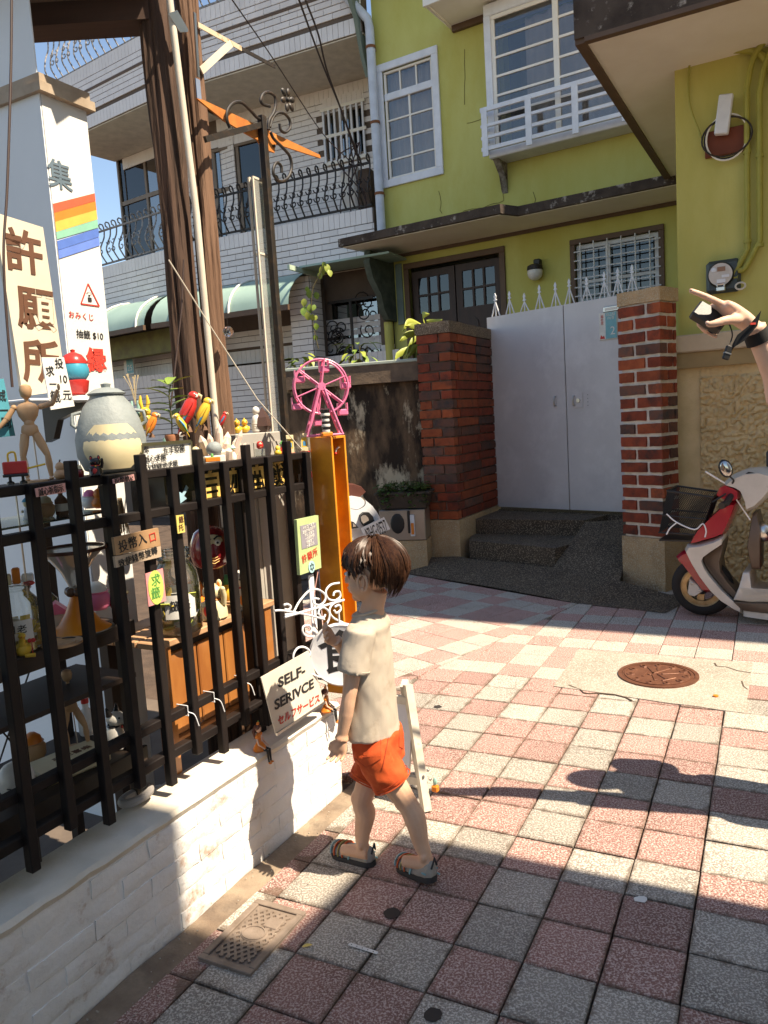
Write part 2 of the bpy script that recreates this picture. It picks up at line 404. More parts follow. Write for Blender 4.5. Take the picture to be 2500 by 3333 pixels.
# mortar strip along the wall
FEN=Frame((-.8558,1.8794,0),28.57)                 # x along the low wall, y behind it
def clip(poly,a,b,c):
    """keep a*x+b*y<=c"""
    out=[];n=len(poly)
    for i in range(n):
        p=poly[i];q=poly[(i+1)%n];dp=a*p[0]+b*p[1]-c;dq=a*q[0]+b*q[1]-c
        if dp<=0: out.append(p)
        if dp*dq<0:
            t=dp/(dp-dq); out.append((p[0]+(q[0]-p[0])*t,p[1]+(q[1]-p[1])*t))
    return out
def area(p): return abs(sum(p[i][0]*p[(i+1)%len(p)][1]-p[(i+1)%len(p)][0]*p[i][1] for i in range(len(p))))/2
pavement=link(bpy.data.objects.new('pavement',None)); pavement['kind']='structure'
T=.2034; GAP=.0045
def tile_mb(poly,h=.03,c=.0028):
    """flat paver with eased top edge; poly in xy around origin, top z=0"""
    n=len(poly); cx=sum(p[0] for p in poly)/n; cy=sum(p[1] for p in poly)/n
    k=1-c*2/ (math.sqrt(area(poly))+1e-6)
    ins=[(cx+(p[0]-cx)*k,cy+(p[1]-cy)*k) for p in poly]
    m=MB(); vs=[(p[0],p[1],0) for p in ins]+[(p[0],p[1],-c) for p in poly]+[(p[0],p[1],-h) for p in poly]
    fs=[tuple(range(n))]
    for i in range(n):
        j=(i+1)%n; fs.append((i,i+n,j+n,j)); fs.append((i+n,i+2*n,j+2*n,j+n))
    m.add(vs,fs); return m
hs=T/2-GAP/2
def wob(): return rnd.uniform(-.0018,.0018)
std={}
for key,mt in (('p',m_tpink),('g',m_tgrey)):
    std[key]=[]
    for k in range(4):
        q=[(-hs+wob(),-hs+wob()),(hs+wob(),-hs+wob()),(hs+wob(),hs+wob()),(-hs+wob(),hs+wob())]
        me=tile_mb(q).mesh('paving_tile',None,30); me.materials.append(mt); std[key].append(me)
CUT_A=gnd(1300,2228); CUT_B=gnd(1886,1963)
cd=(CUT_B-CUT_A).normalized(); cn=V((-cd.y,cd.x,0)); cc=cn.dot(CUT_A)   # cn points to grid B side
w_n=-FEN.v                                       # towards the street
wall_c=w_n.dot(FEN.o)+.095
ap=[gnd(1230,1852),gnd(1600,1912),gnd(1880,1965),gnd(2165,1997),gnd(2260,1925)]
PA=gnd(1885,2115);PB=gnd(2448,2160);PC=gnd(2431,2324);PD=gnd(1800,2236)
far_mb={'p':MB(),'g':MB()}; cands=[]
def lay(org,h1,sz,region):
    e1=hd(h1)*sz; e2=hd(h1+90)*sz
    sc=sz/T
    for i in range(-26,34):
        for j in range(-34,26):
            c=V((org[0],org[1],0))+e1*(i+.5)+e2*(j+.5)
            if not(-1.6<c.x<4.2 and 1.0<c.y<9.2): continue
            pink=((i%3!=0)==(j%3!=2)); key='p' if pink else 'g'
            qa=[V((-hs,-hs,0))*sc,V((hs,-hs,0))*sc,V((hs,hs,0))*sc,V((-hs,hs,0))*sc]
            rot=math.atan2(e1.y,e1.x)
            rm=M.Rotation(rot,4,'Z')
            poly=[tuple((c+rm@q).xy) for q in qa]; full=area(poly)
            for (a,b,k) in region:
                if (a,b,k)==wl and FEN.loc(c).x>1.5: continue
                if poly: poly=clip(poly,a,b,k)
            if not poly or area(poly)<.12*full: continue
            # inside the concrete patch
            if all(((V(patch[(k+1)%4])-V(patch[k])).xy.cross(V(q)-V(patch[k]).xy))*patch_s>0 for k in range(4) for q in poly): continue
            cands.append((c,rot,key,poly,area(poly)>.985*full,sc))
patch=[PA,PB,PC,PD]
patch_s=1 if (V(PB)-V(PA)).xy.cross((V(PC)-V(PB)).xy)>0 else -1
wl=(-w_n.x,-w_n.y,-wall_c)
def apl(p,q):   # keep camera side of line p->q
    n=V((-(q-p).y,(q-p).x)).normalized(); c=n.dot(p.xy)
    return (n.x,n.y,c) if n.dot(V((.5,2)))<c else (-n.x,-n.y,-c)
lay((.5835,2.9496),116.95,T,[(cn.x,cn.y,cc-.004),wl])
lay((.184,5.678),139.5,.222,[(-cn.x,-cn.y,-cc-.004),apl(ap[0],ap[2]),apl(V((-.75,5,0)),V((-.75,9,0))) if False else (-1,0,.75)])
def in_apron(c):
    return c.y>3 and (c.xy-ap[2].xy).dot(V((-(ap[2]-ap[0]).y,(ap[2]-ap[0]).x)))>0
cands.sort(key=lambda t:(t[0]-V((.2,.6,0))).length)
cnt=0
for (c,rot,key,poly,isfull,sc) in cands:
    zt=rnd.uniform(-.0016,.0016)
    if cnt<300:
        if isfull:
            me=rnd.choice(std[key]); o=link(bpy.data.objects.new('paving_tile',me)); o.location=(c.x,c.y,zt)
            o.rotation_euler=(rnd.uniform(-.006,.006),rnd.uniform(-.006,.006),rot+rnd.choice((0,1,2,3))*math.pi/2+rnd.uniform(-.006,.006)); o.scale=(sc,sc,1)
        else:
            mbx=tile_mb([(p[0]-c.x,p[1]-c.y) for p in poly]); me=mbx.mesh('paving_tile',None,30); me.materials.append(std[key][0].materials[0])
            o=link(bpy.data.objects.new('paving_tile',me)); o.location=(c.x,c.y,zt)
        o.parent=pavement; cnt+=1
    else:
        far_mb[key].add(*(lambda t:(t.v,t.f))(tile_mb([(p[0]-c.x,p[1]-c.y) for p in poly])),M.Translation((c.x,c.y,zt)))
for key,mt in (('p',m_tpink_far),('g',m_tgrey_far)):
    if far_mb[key].v:
        me=far_mb[key].mesh('distant_paving',None,30); me.materials.append(mt)
        o=link(bpy.data.objects.new('distant_paving',me)); o.parent=pavement; o['kind']='stuff'
# gutter mortar beside the wall, raised strip
mb=MB(); seg=40; rows=[]
for i in range(seg+1):
    x=-1.3+i*(3.1/seg); e=.105+.02*mnoise.noise(V((x*5,0,3)))
    rows.append([FEN.w((x,-.0,-.004+.01*mnoise.noise(V((x*4,1,0))))),FEN.w((x,-e*.5,-.006+.008*mnoise.noise(V((x*6,2,0))))),FEN.w((x,-e,-.012))])
mb.loft(rows,cap=False,close=False)
me=mb.mesh('gutter_mortar',None,60); me.materials.append(pm('gutter_mortar',(.30,.23,.165),.95,(.17,.12,.085),scale=6,bump=.006,bscale=55,col3=(.10,.075,.06),c3scale=5,c3lo=.52,c3hi=.75))
o=link(bpy.data.objects.new('gutter',me)); o['kind']='structure'
# concrete patch round the manhole
mb=MB(); pp=[V(PA),V(PB),V(PC),V(PD)]; ring=[]
for k in range(4):
    a=pp[k];b=pp[(k+1)%4]
    for i in range(8): 
        q=a.lerp(b,i/8); ring.append((q.x+.012*mnoise.noise(q*9),q.y+.012*mnoise.noise(q*9+V((5,0,0)))))
mb.prism(ring,-.03,.004,'z')
o=single('concrete_patch',WORLD,(0,0,0),MB(),None,None); bpy.data.objects.remove(o)
me=mb.mesh('concrete_patch',None,30); me.materials.append(m_conc); o=link(bpy.data.objects.new('concrete_patch',me)); o['kind']='structure'
# cracks in the patch
zc=Z(1700,1900,1.19)
for path in ([(180,395),(205,405),(225,412),(238,425),(258,428),(300,426),(360,432),(400,442),(425,455)],[(850,380),(857,400),(872,412)],[(745,310),(752,322),(790,325),(835,340),(885,348)]):
    m=MB(); pts=[gnd(*zc(*p)) for p in path]
    for a,b in zip(pts,pts[1:]): m.bar((a.x,a.y,.0035),(b.x,b.y,.0035),.006+rnd.random()*.006,.003)
    me=m.mesh('crack'); me.materials.append(m_soil); c=link(bpy.data.objects.new('crack',me)); c.parent=o

# manhole cover
MH=Frame(tuple(gnd(2142,2200)),20)
t=Thing('manhole_cover',MH,(0,0,.004),'round rusty manhole cover set in the concrete patch','manhole cover')
m_rust=pm('worn_rusty_iron',(.20,.085,.05),.5,(.13,.05,.03),scale=18,metal=.35,bump=.001,bscale=120,rvar=.15)
rr=.213
mb=MB(); mb.lathe([(rr*.9,.004),(rr*.9,.012),(rr,.012),(rr,-.005)],48,cap=False); t.part('frame_ring',mb,m_rust)
mb=MB(); mb.lathe([(.001,.010),(rr*.885,.010),(rr*.885,-.005)],48,cap=False); pl=t.part('plate',mb,m_rust)
mb=MB(); mb.lathe([(rr*.80,.010),(rr*.80,.014),(rr*.84,.014),(rr*.84,.010)],48,cap=False); t.part('raised_ring',mb,m_rust)
for k in range(11):
    a=k/11*2*math.pi; cxk,cyk=rr*.69*math.cos(a),rr*.69*math.sin(a); mb=MB()
    mb.lathe([(.012,.010),(.012,.0155),(.022,.0155),(.026,.010)],7,M.Translation((cxk,cyk,0))@M.Rotation(a,4,'Z'),cap=False,sy=.75); t.part('flower_boss',mb,m_rust)
mb=MB()
for (a,b,w) in [((-.11,.01),(.02,.03),.018),((-.02,.05),(.10,-.06),.02),((-.09,-.05),(0,.0),.016),((.02,.02),(.11,.05),.02),((-.05,.08),(.03,.06),.014),((.0,-.02),(.03,-.11),.018),((-.11,-.02),(-.05,-.09),.014),((.06,.0),(.12,.0),.012)]:
    mb.bar((a[0],a[1],.012),(b[0],b[1],.012),w,.006,c=.002)
t.part('relief_motif',mb,m_rust)

# drain cover by the wall
zd=Z(400,2800,1.659)
c1,c2,c3,c4_=[gnd(*zd(*p)) for p in ((405,535),(680,640),(1000,290),(725,225))]
ctr=(c1+c2+c3+c4_)*.25; ux=((c2-c1)+(c3-c4_)).normalized(); DR=Frame(tuple(ctr),math.degrees(math.atan2(ux.x,ux.y)))
lw=((c2-c1).length+(c3-c4_).length)/4; ld=((c4_-c1).length+(c3-c2).length)/4
t=Thing('drain_cover',DR,(0,0,0),'rectangular iron drain cover with a diamond lattice beside the white wall','drain cover')
m_cast=pm('cast_iron_dusty',(.26,.20,.16),.7,(.17,.125,.095),scale=12,metal=.15,bump=.0015,bscale=90)
mb=MB(); mb.box(-lw,lw,-ld,ld,-.03,.004,c=.004); t.part('plate',mb,m_cast)
mb=MB()
for (a,b,c,d) in ((-lw,lw,-ld,-ld+.022),(-lw,lw,ld-.022,ld),(-lw,-lw+.022,-ld+.022,ld-.022),(lw-.022,lw,-ld+.022,ld-.022)): mb.box(a,b,c,d,.004,.011,c=.002)
t.part('rim',mb,m_cast)
il,idp=lw-.034,ld-.034; st=.030
def lat(sign):
    k=-60
    while k<60:
        c=k*st; k+=1
        # line y = sign*1.3*x + c clipped
        pts=[]
        for xx in (-il,il):
            y=sign*1.25*xx+c
            if -idp<=y<=idp: pts.append((xx,y))
        for yy in (-idp,idp):
            x=(yy-c)/(sign*1.25)
            if -il<x<il: pts.append((x,yy))
        if len(pts)>=2 and (V(pts[0])-V(pts[1])).length>.02:
            m=MB(); m.bar((*pts[0],.0055),(*pts[1],.0055),.008,.008 if sign>0 else .0076); t.part('lattice_rib',m,m_cast)
lat(1); lat(-1)
mb=MB(); mb.lathe([(.001,.012),(.042,.012),(.045,.008)],20,M.Diagonal((1,.8,1,1)),cap=False); lab=t.part('badge',mb,m_cast)
mb=MB(); mb.lathe([(.034,.012),(.034,.0145),(.039,.0145),(.039,.012)],20,M.Diagonal((1,.8,1,1)),cap=False); t.sub(lab,'badge_ring',mb,m_cast)
mb=MB(); mb.box(il-.055,il-.005,idp-.075,idp-.03,.004,.013,c=.002); t.part('corner_plate',mb,m_cast)

# ================================================================== apron and steps in front of the gate
GT=Frame(tuple(gnd(1615,1651,.45).xy)+(0,),135)          # gate plane: x along the gate to the right
def w3(px,py,z): p=gnd(px,py,z); return (p.x,p.y,p.z)
A=[w3(1230,1852,.0),w3(1600,1912,.0),w3(1880,1965,.0),w3(2165,1997,.0),w3(2290,1930,.0)]
Bk=[w3(1372,1815,.11),w3(1500,1812,.11),w3(1530,1820,.11),w3(1800,1848,.11),w3(1905,1700,.43),w3(2060,1690,.43),w3(2018,1892,.08),w3(2180,1936,.0)]
vs=[V(p) for p in A+Bk]
tri=[(0,1,7,6,5),(1,2,8,7),(2,11,8),(8,11,10,9),(2,3,12,11),(3,4,12)]
bm=bmesh.new(); bv=[bm.verts.new(v) for v in vs]
for f in tri: bm.faces.new([bv[i] for i in f])
bmesh.ops.triangulate(bm,faces=bm.faces[:]); bmesh.ops.subdivide_edges(bm,edges=bm.edges[:],cuts=5,use_grid_fill=True)
for v in bm.verts: v.co.z+=.006*mnoise.noise(v.co*6)+.004
bmesh.ops.recalc_face_normals(bm,faces=bm.faces)
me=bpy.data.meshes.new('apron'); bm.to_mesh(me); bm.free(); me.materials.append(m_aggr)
me.polygons.foreach_set('use_smooth',[True]*len(me.polygons))
apron=link(bpy.data.objects.new('apron',me)); apron['kind']='structure'
mb=MB(); mb.prism([(p[0],p[1]) for p in A]+[(4.4,6.6),(3.0,9.6),(-1.5,9.8),(-1.2,7.4)],-.03,-.012,'z')
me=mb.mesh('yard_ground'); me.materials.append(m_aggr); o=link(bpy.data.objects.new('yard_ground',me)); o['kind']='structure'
t=Thing('entrance_steps',GT,(0,0,0),'two dark pebble concrete steps below the grey gate','steps')
s1a=GT.loc(gnd(1530,1815,.1)); s1b=GT.loc(gnd(1800,1845,.1))
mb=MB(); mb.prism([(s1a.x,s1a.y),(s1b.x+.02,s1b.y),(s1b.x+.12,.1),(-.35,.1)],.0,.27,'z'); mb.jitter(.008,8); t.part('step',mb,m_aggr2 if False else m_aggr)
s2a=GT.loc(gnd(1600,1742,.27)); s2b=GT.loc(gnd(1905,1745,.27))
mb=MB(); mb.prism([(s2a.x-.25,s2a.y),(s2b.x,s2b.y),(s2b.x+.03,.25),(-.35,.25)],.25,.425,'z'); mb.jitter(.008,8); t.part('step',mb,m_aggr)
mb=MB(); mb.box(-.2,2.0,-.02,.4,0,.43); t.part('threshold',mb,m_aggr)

# ================================================================== brick pillars
def rough_box(x0,x1,y0,y1,z0,z1,seed,amp=.006,nx=4,ny=3,nz=2):
    """subdivided block with chipped faces"""
    m=MB(); vs={}; out=[]
    def vid(i,j,k):
        key=(i,j,k)
        if key not in vs:
            fx,fy,fz=i/nx,j/ny,k/nz
            # pull corners in a little
            e=sum((i in(0,nx),j in(0,ny),k in(0,nz)))
            p=V((x0+(x1-x0)*fx,y0+(y1-y0)*fy,z0+(z1-z0)*fz))
            if e>=2:
                c=V(((x0+x1)/2,(y0+y1)/2,(z0+z1)/2)); p+=(c-p).normalized()*amp*.7
            p+=V(mnoise.noise_vector(p*31+V((seed,seed*.7,0))))*amp
            vs[key]=len(out); out.append(p)
        return vs[key]
    fs=[]
    for i in range(nx):
        for j in range(ny): fs+= [(vid(i,j,0),vid(i,j+1,0),vid(i+1,j+1,0),vid(i+1,j,0)),(vid(i,j,nz),vid(i+1,j,nz),vid(i+1,j+1,nz),vid(i,j+1,nz))]
    for i in range(nx):
        for k in range(nz): fs+= [(vid(i,0,k),vid(i+1,0,k),vid(i+1,0,k+1),vid(i,0,k+1)),(vid(i,ny,k),vid(i,ny,k+1),vid(i+1,ny,k+1),vid(i+1,ny,k))]
    for j in range(ny):
        for k in range(nz): fs+= [(vid(0,j,k),vid(0,j,k+1),vid(0,j+1,k+1),vid(0,j+1,k)),(vid(nx,j,k),vid(nx,j+1,k),vid(nx,j+1,k+1),vid(nx,j,k+1))]
    m.add(out,fs); return m
def pillar(fr,w,d,zb,zt,zc,label,mort,base_out,cap_out,courses,seed,j=.012):
    """fr: x across the face, y back; face at y=0, x 0..w"""
    t=Thing('brick_pillar',fr,(0,0,0),label,'brick pillar','gate pillars')
    mb=rough_box(-base_out,w+base_out,-base_out,d,-.05,zb,seed,.005,6,6,6); t.part('base_block',mb,m_aggr2)
    mb=MB(); mb.box(.014,w-.014,.014,d,zb-.01,zt); t.part('mortar_core',mb,mort,smooth=None)
    h=(zt-zb)/courses
    r=random.Random(seed)
    def put(x0,x1,y0,y1,z0,z1):
        m=rough_box(x0,x1,y0,y1,z0,z1,r.random()*90,.0055); t.part('brick',m,r.choice((m_br[0],m_br[0],m_br[1],m_br[1],m_br[2])),smooth=50)
    for k in range(courses):
        z0=zb+k*h+j/2; z1=zb+(k+1)*h-j/2
        o=r.uniform(-.004,.004)
        if k%2==0:
            s=w*.38; put(-.004+o,s-j/2,-.004+o,.10,z0,z1); put(s+j/2,w+.006+o,-.004+o,.10,z0,z1)
            y=.10+j
            L=(d-y)/2 if d>.35 else d-y
            while y<d-.03:
                y2=min(y+L,d); put(w-.10,w+.006+o,y,y2-j,z0,z1); put(-.004+o,.1,y,y2-j,z0,z1); y=y2
        else:
            s=w*.66; put(-.004+o,s-j/2,-.004+o,.10,z0,z1); put(s+j/2,w+.006+o,-.004+o,.18,z0,z1)
            y=.18+j; L=(d-y)/2 if d>.35 else d-y
            put(-.004+o,.1,.10+j,d,z0,z1)
            while y<d-.03:
                y2=min(y+L,d); put(w-.10,w+.006+o,y,y2-j,z0,z1); y=y2
    mb=rough_box(-cap_out,w+cap_out,-cap_out,d+cap_out,zt,zc,seed+5,.004,5,5,2); t.part('cap_stone',mb,m_aggr2 if seed!=3 else pm('dark_pebble',(.16,.11,.07),.9,(.10,.07,.045),scale=6,speck=(.34,.26,.18),speck_scale=110,bump=.006,bscale=120))
    return t
# far pillar (at the mossy wall)
pl0=gnd(1388,1812,.1); pl1=gnd(1488,1809,.1)
PLF=Frame((pl0.x+.02,pl0.y,0),118)
wL=(PLF.px(1486,1500,0)[0])-.012
zlb=PLF.px(1440,1692,0)[1]; zlt=PLF.px(1420,1085,0)[1]; zlc=PLF.px(1415,1048,0)[1]
pillar(PLF,wL,(GT.o-PLF.w((wL,0,0))).length+.05,zlb,zlt,zlc,'dark brick pillar at the hinge side of the grey gate, beside the mossy wall',m_mortd,.012,.012,20,3)
pr0=gnd(2022,1885,.06); pr1=gnd(2172,1930,.0)
PRF=Frame((pr0.x+.03,pr0.y,0),math.degrees(math.atan2((pr1-pr0).x,(pr1-pr0).y))-1)
wR=(pr1-pr0).length-.06
zrb=PRF.px(2095,1748,0)[1]; zrt=PRF.px(2095,985,0)[1]; zrc=PRF.px(2095,940,0)[1]
pillar(PRF,wR,.26,zrb,zrt,zrc,'red brick pillar with wide pale mortar joints beside the red scooter',m_mortar,.012,.008,18,9,.024)

# ================================================================== grey double gate
t=Thing('gate',GT,(0,0,.45),'grey sheet metal double gate with spear points along its top','gate')
gz0=.46
def gx(px,py): return GT.px(px,py,0)
xl=gx(1600,1340)[0]; xm=gx(1846,1330)[0]; xr=gx(2035,1330)[0]+.12
ztl=gx(1587,1037)[1]; ztm=gx(1833,990)[1]; 
ztop=(ztl+ztm)/2
for nm,(a,b) in (('gate_leaf',(xl,xm-.006)),('gate_leaf',(xm+.006,xr))):
    m=MB(); 
    # slightly buckled sheet
    n=14; rows=[]
    for i in range(n+1):
        x=a+(b-a)*i/n
        rows.append([V((x,-.012+.004*mnoise.noise(V((x*3,k*.5,2))),gz0+(ztop-gz0)*k/12)) for k in range(13)])
    m.loft(rows,cap=False,close=False); m.box(a,b,-.004,.03,gz0,ztop)
    leaf=t.part(nm,m,m_gate,smooth=40)
zg=Z(1300,700,2.37)
def spear(x,z0,zt,half):
    m=MB(); m.tube([(x,0,z0),(x,0,zt-.07)],.007,6); m.tube([(x-half,0,z0),(x,0,zt-.09)],.007,6); m.tube([(x+half,0,z0),(x,0,zt-.09)],.007,6)
    m.prism([(x,zt),(x+.016,zt-.035),(x+.008,zt-.06),(x+.022,zt-.075),(x+.006,zt-.085),(x-.006,zt-.085),(x-.022,zt-.075),(x-.008,zt-.06),(x-.016,zt-.035)],-.006,.006)
    t.part('spear_point',m,m_white)
for (bx,by,tx,ty) in ((745,785,742,605),(855,765,855,585),(968,750,968,605),(1085,728,1088,540),(1208,705,1213,515),(1315,690,1312,492),(1450,668,1443,480),(1585,650,1580,445),(1690,636,1688,420),(1800,622,1790,400)):
    x,_=gx(*zg(bx,by)); spear(x,ztop-.005,ztop+(gx(*zg(tx,ty))[1]-gx(*zg(bx,by))[1]),.055)
# handles, lock plate, mail slot
x,z=gx(*zg(1212,1435)); m=MB(); m.tube(catmull([(x,-.015,z-.045),(x,-.045,z-.04),(x,-.045,z+.04),(x,-.015,z+.045)],4),.008,8); t.part('pull_handle',m,m_steel)
x,z=gx(*zg(1385,1430)); m=MB(); m.box(x-.065,x+.055,-.019,-.014,z-.075,z+.075,c=.002); lk=t.part('lock_plate',m,m_gate)
m=MB(); m.tube(catmull([(x-.04,-.02,z-.045),(x-.04,-.045,z-.04),(x-.04,-.045,z+.04),(x-.04,-.02,z+.045)],4),.008,8); t.sub(lk,'lock_handle',m,m_steel)
m=MB(); m.lathe([(.001,.012),(.02,.012),(.022,0)],14,M.Translation((x+.005,-.018,z))@M.Rotation(R(90),4,'X'),cap=False); t.sub(lk,'keyhole',m,m_steel)
for k in range(4):
    m=MB(); m.ball((x+.11,-.017,z+.05-k*.035),.004,6,4); t.part('rivet',m,m_black)
x,z=gx(*Z(1900,800,2.765)(255,568)); m=MB(); m.box(x-.085,x+.09,-.03,-.012,z-.028,z+.028,c=.012); ms=t.part('mail_slot',m,m_steel)
m=MB(); m.box(x-.06,x+.07,-.034,-.029,z-.012,z+.012); t.sub(ms,'slot_flap',m,m_white2)
# street number plate on the gate
za=Z(1900,800,2.765)
x0,z1=gx(*za(145,610)); x1,z0=gx(*za(345,828)); 
m_teal=plain('teal_enamel',(.16,.42,.46),.4); m_cream=plain('cream_print',(.78,.74,.66),.5)
pt=Thing('address_plate',GT,(x0,-.014,z0),'small teal and white house number plate on the grey gate','sign')
x1=x0+.19; 
mb=MB(); mb.box(x0,x1,-.022,-.015,z0,z1,c=.002); pt.part('plate',mb,m_cream)
mb=MB(); mb.box(x0+.07,x1-.004,-.0245,-.0225,z0+.006,z1-.006); pt.part('teal_field',mb,m_teal)
mb=text_mb('2',.11,front(x1-.045,-.0252,z0+.075)); pt.part('numeral',mb,m_cream)
mb=text_mb('開山路\n192巷',.032,front(x0+.125,-.0252,z1-.045)); pt.part('street_lettering',mb,m_cream)
mb=text_mb('福\n社\n里',.032,front(x0+.035,-.0235,z1-.07)); pt.part('district_lettering',mb,m_red_l)
mb=MB(); mb.prism([(x0+.008,z0+.01),(x0+.062,z0+.01),(x0+.05,z0+.04),(x0+.035,z0+.03),(x0+.02,z0+.05)],-.0235,-.0226); pt.part('emblem',mb,m_red_l)

# ================================================================== mossy wall and coping
mw0=gnd(1382,1800,.05)
MW=Frame((PLF.w((.03,.12,0)).x,PLF.w((.03,.12,0)).y,0),104)   # x negative runs away from the pillar
t=Thing('mossy_wall',MW,(0,0,0),'blackened mossy rendered wall with a concrete coping beside the brick pillar','wall')
zt=MW.px(1340,1172,0)[1]; zm=MW.px(1340,1240,0)[1]
MWL=-MW.px(925,1240,0)[0]
mb=MB(); n=40; rows=[]
for i in range(n+1):
    x=-MWL*i/n; rows.append([V((x,.02+.012*mnoise.noise(V((x*7,0,k*.6))),zm*k/14)) for k in range(15)])
mb.loft(rows,cap=False,close=False); t.part('render_face',mb,m_moss,smooth=60)
mb=MB(); mb.box(-MWL,0,.03,.22,0,zm); t.part('wall_core',mb,m_moss)
mb=MB(); mb.box(-MWL,0,-.05,.26,zm,zt-.02); mb.jitter(.006,12); t.part('coping',mb,pm('brown_coping',(.19,.13,.085),.9,(.10,.07,.05),scale=7,bump=.004,bscale=50))
mb=MB(); mb.box(-MWL,0,-.06,.27,zt-.02,zt+.012,c=.006); t.part('coping_paint',mb,pm('pale_green_paint',(.42,.47,.40),.7))
# ================================================================== green house, main front
HO=Frame((3.865,9.9,0),122)
def wall_open(fr,x0,x1,z0,z1,ops,y=0.0,th=.2):
    """front sheet with openings and reveals"""
    xs=sorted(set([x0,x1]+[v for o in ops for v in o[:2]])); zs=sorted(set([z0,z1]+[v for o in ops for v in o[2:4]]))
    m=MB()
    for i in range(len(xs)-1):
        for k in range(len(zs)-1):
            cx,cz=(xs[i]+xs[i+1])/2,(zs[k]+zs[k+1])/2
            if any(o[0]<cx<o[1] and o[2]<cz<o[3] for o in ops): continue
            m.quad((xs[i],y,zs[k]),(xs[i+1],y,zs[k]),(xs[i+1],y,zs[k+1]),(xs[i],y,zs[k+1]))
    for (a,b,c,d) in [o[:4] for o in ops]:
        m.quad((a,y,c),(a,y+th,c),(a,y+th,d),(a,y,d)); m.quad((b,y,c),(b,y,d),(b,y+th,d),(b,y+th,c))
        m.quad((a,y,c),(b,y,c),(b,y+th,c),(a,y+th,c)); m.quad((a,y,d),(a,y+th,d),(b,y+th,d),(b,y,d))
    m.quad((x0,y,z0),(x0,y,z1),(x0,y+3,z1),(x0,y+3,z0)); m.quad((x1,y,z0),(x1,y+3,z0),(x1,y+3,z1),(x1,y,z1))
    m.quad((x0,y,z1),(x1,y,z1),(x1,y+3,z1),(x0,y+3,z1))
    return m
hx=lambda px,py,off=0: HO.px(px,py,off)
x_l=hx(1236,500)[0]; x_r=2.4
z3=Z(1200,0,2.37); z4=Z(1800,0,2.37); z8=Z(1300,700,2.37)
# window by the pipe
wa=(hx(1223,232)[0]+hx(1253,612)[0])/2; wb=(hx(1421,139)[0]+hx(1445,565)[0])/2
wc=(hx(1253,612)[1]+hx(1445,565)[1])/2; wd=(hx(1223,232)[1]+hx(1421,139)[1])/2
# door, ground window
da=hx(1318,900)[0]; db=hx(1645,900)[0]; dd=(hx(1318,862)[1]+hx(1640,803)[1])/2
ga=hx(1862,850)[0]; gb=hx(2158,800)[0]; gd=(hx(1860,782)[1]+hx(2140,738)[1])/2; gc=gd-1.25
# bay
ba=hx(1583,300,-.35)[0]; bb=ba+2.55; bc=hx(1599,500,-.35)[1]; bd=hx(1577,42,-.35)[1]
Hs=Thing('green_house',HO,(0,0,0),'lime green two storey house behind the grey gate, with a white bay window','house')
ops=[(wa+.06,wb-.06,wc+.06,wd-.06),(da,db,.4,dd),(ga+.03,gb-.03,gc,gd-.03),(ba+.12,bb-.12,bc+.12,bd-.02)]
Hs.part('wall',wall_open(HO,x_l,x_r,-.1,9.5,ops),m_green,smooth=None)
for (a,b,c,d) in ops:
    m=MB(); m.box(a-.1,b+.1,.9,.95,c-.1,d+.1); m.box(a-.1,a-.09,.2,.9,c-.1,d+.1); m.box(b+.09,b+.1,.2,.9,c-.1,d+.1); m.box(a-.1,b+.1,.2,.9,c-.11,c-.1); m.box(a-.1,b+.1,.2,.9,d+.1,d+.11); Hs.part('room_lining',m,pm('dim_room',(.30,.26,.235),.9))
def frame_bars(t,parent,a,b,c,d,y,w,dep,mat,name='frame'):
    m=MB(); m.box(a,b,y-dep,y,c,c+w,c=.006); m.box(a,b,y-dep,y,d-w,d,c=.006); m.box(a,a+w,y-dep,y,c+w,d-w,c=.006); m.box(b-w,b,y-dep,y,c+w,d-w,c=.006)
    return t.part(name,m,mat,parent)
def pane(t,parent,a,b,c,d,y,mat): 
    m=MB(); m.box(a,b,y,y+.004,c,d); return t.part('pane',m,mat,parent)
# window 1
wn=frame_bars(Hs,None,wa-.01,wb+.01,wc-.01,wd+.01,.0,.105,.035,m_white,'window')
i0,i1,k0,k1=wa+.10,wb-.10,wc+.10,wd-.10; tr=k1-(k1-k0)*.235
frame_bars(Hs,wn,i0,i1,k0,k1,.05,.035,.04,m_white2,'sash')
m=MB(); m.box(i0,i1,-.0,.06,tr-.05,tr+.05,c=.005); Hs.part('transom',m,m_white,wn)
for k in range(1,3):
    m=MB(); x=i0+(i1-i0)*k/3; m.box(x-.011,x+.011,.02,.045,tr+.05,k1); Hs.part('glazing_bar',m,m_white2,wn)
m=MB(); x=(i0+i1)/2; m.box(x-.015,x+.015,.02,.045,k0,tr-.05); Hs.part('glazing_bar',m,m_white2,wn)
for k in range(1,4):
    m=MB(); z=k0+(tr-.05-k0)*k/4; m.box(i0,i1,.018,.047,z-.011,z+.011); Hs.part('glazing_bar',m,m_white2,wn)
pane(Hs,wn,i0,i1,k0,k1,.034,m_glass)
m=MB(); n=60
rows=[[V((i0-.05+(i1-i0+.1)*i/n,.17+.022*math.sin(i*.9)+.012*math.sin(i*.37),k0+(k1-k0)*q)) for q in (0,1)] for i in range(n+1)]
m.loft(rows,cap=False,close=False); Hs.part('curtain',m,pm('grey_curtain',(.62,.55,.51),.9,(.52,.46,.43),scale=3),wn,smooth=60)
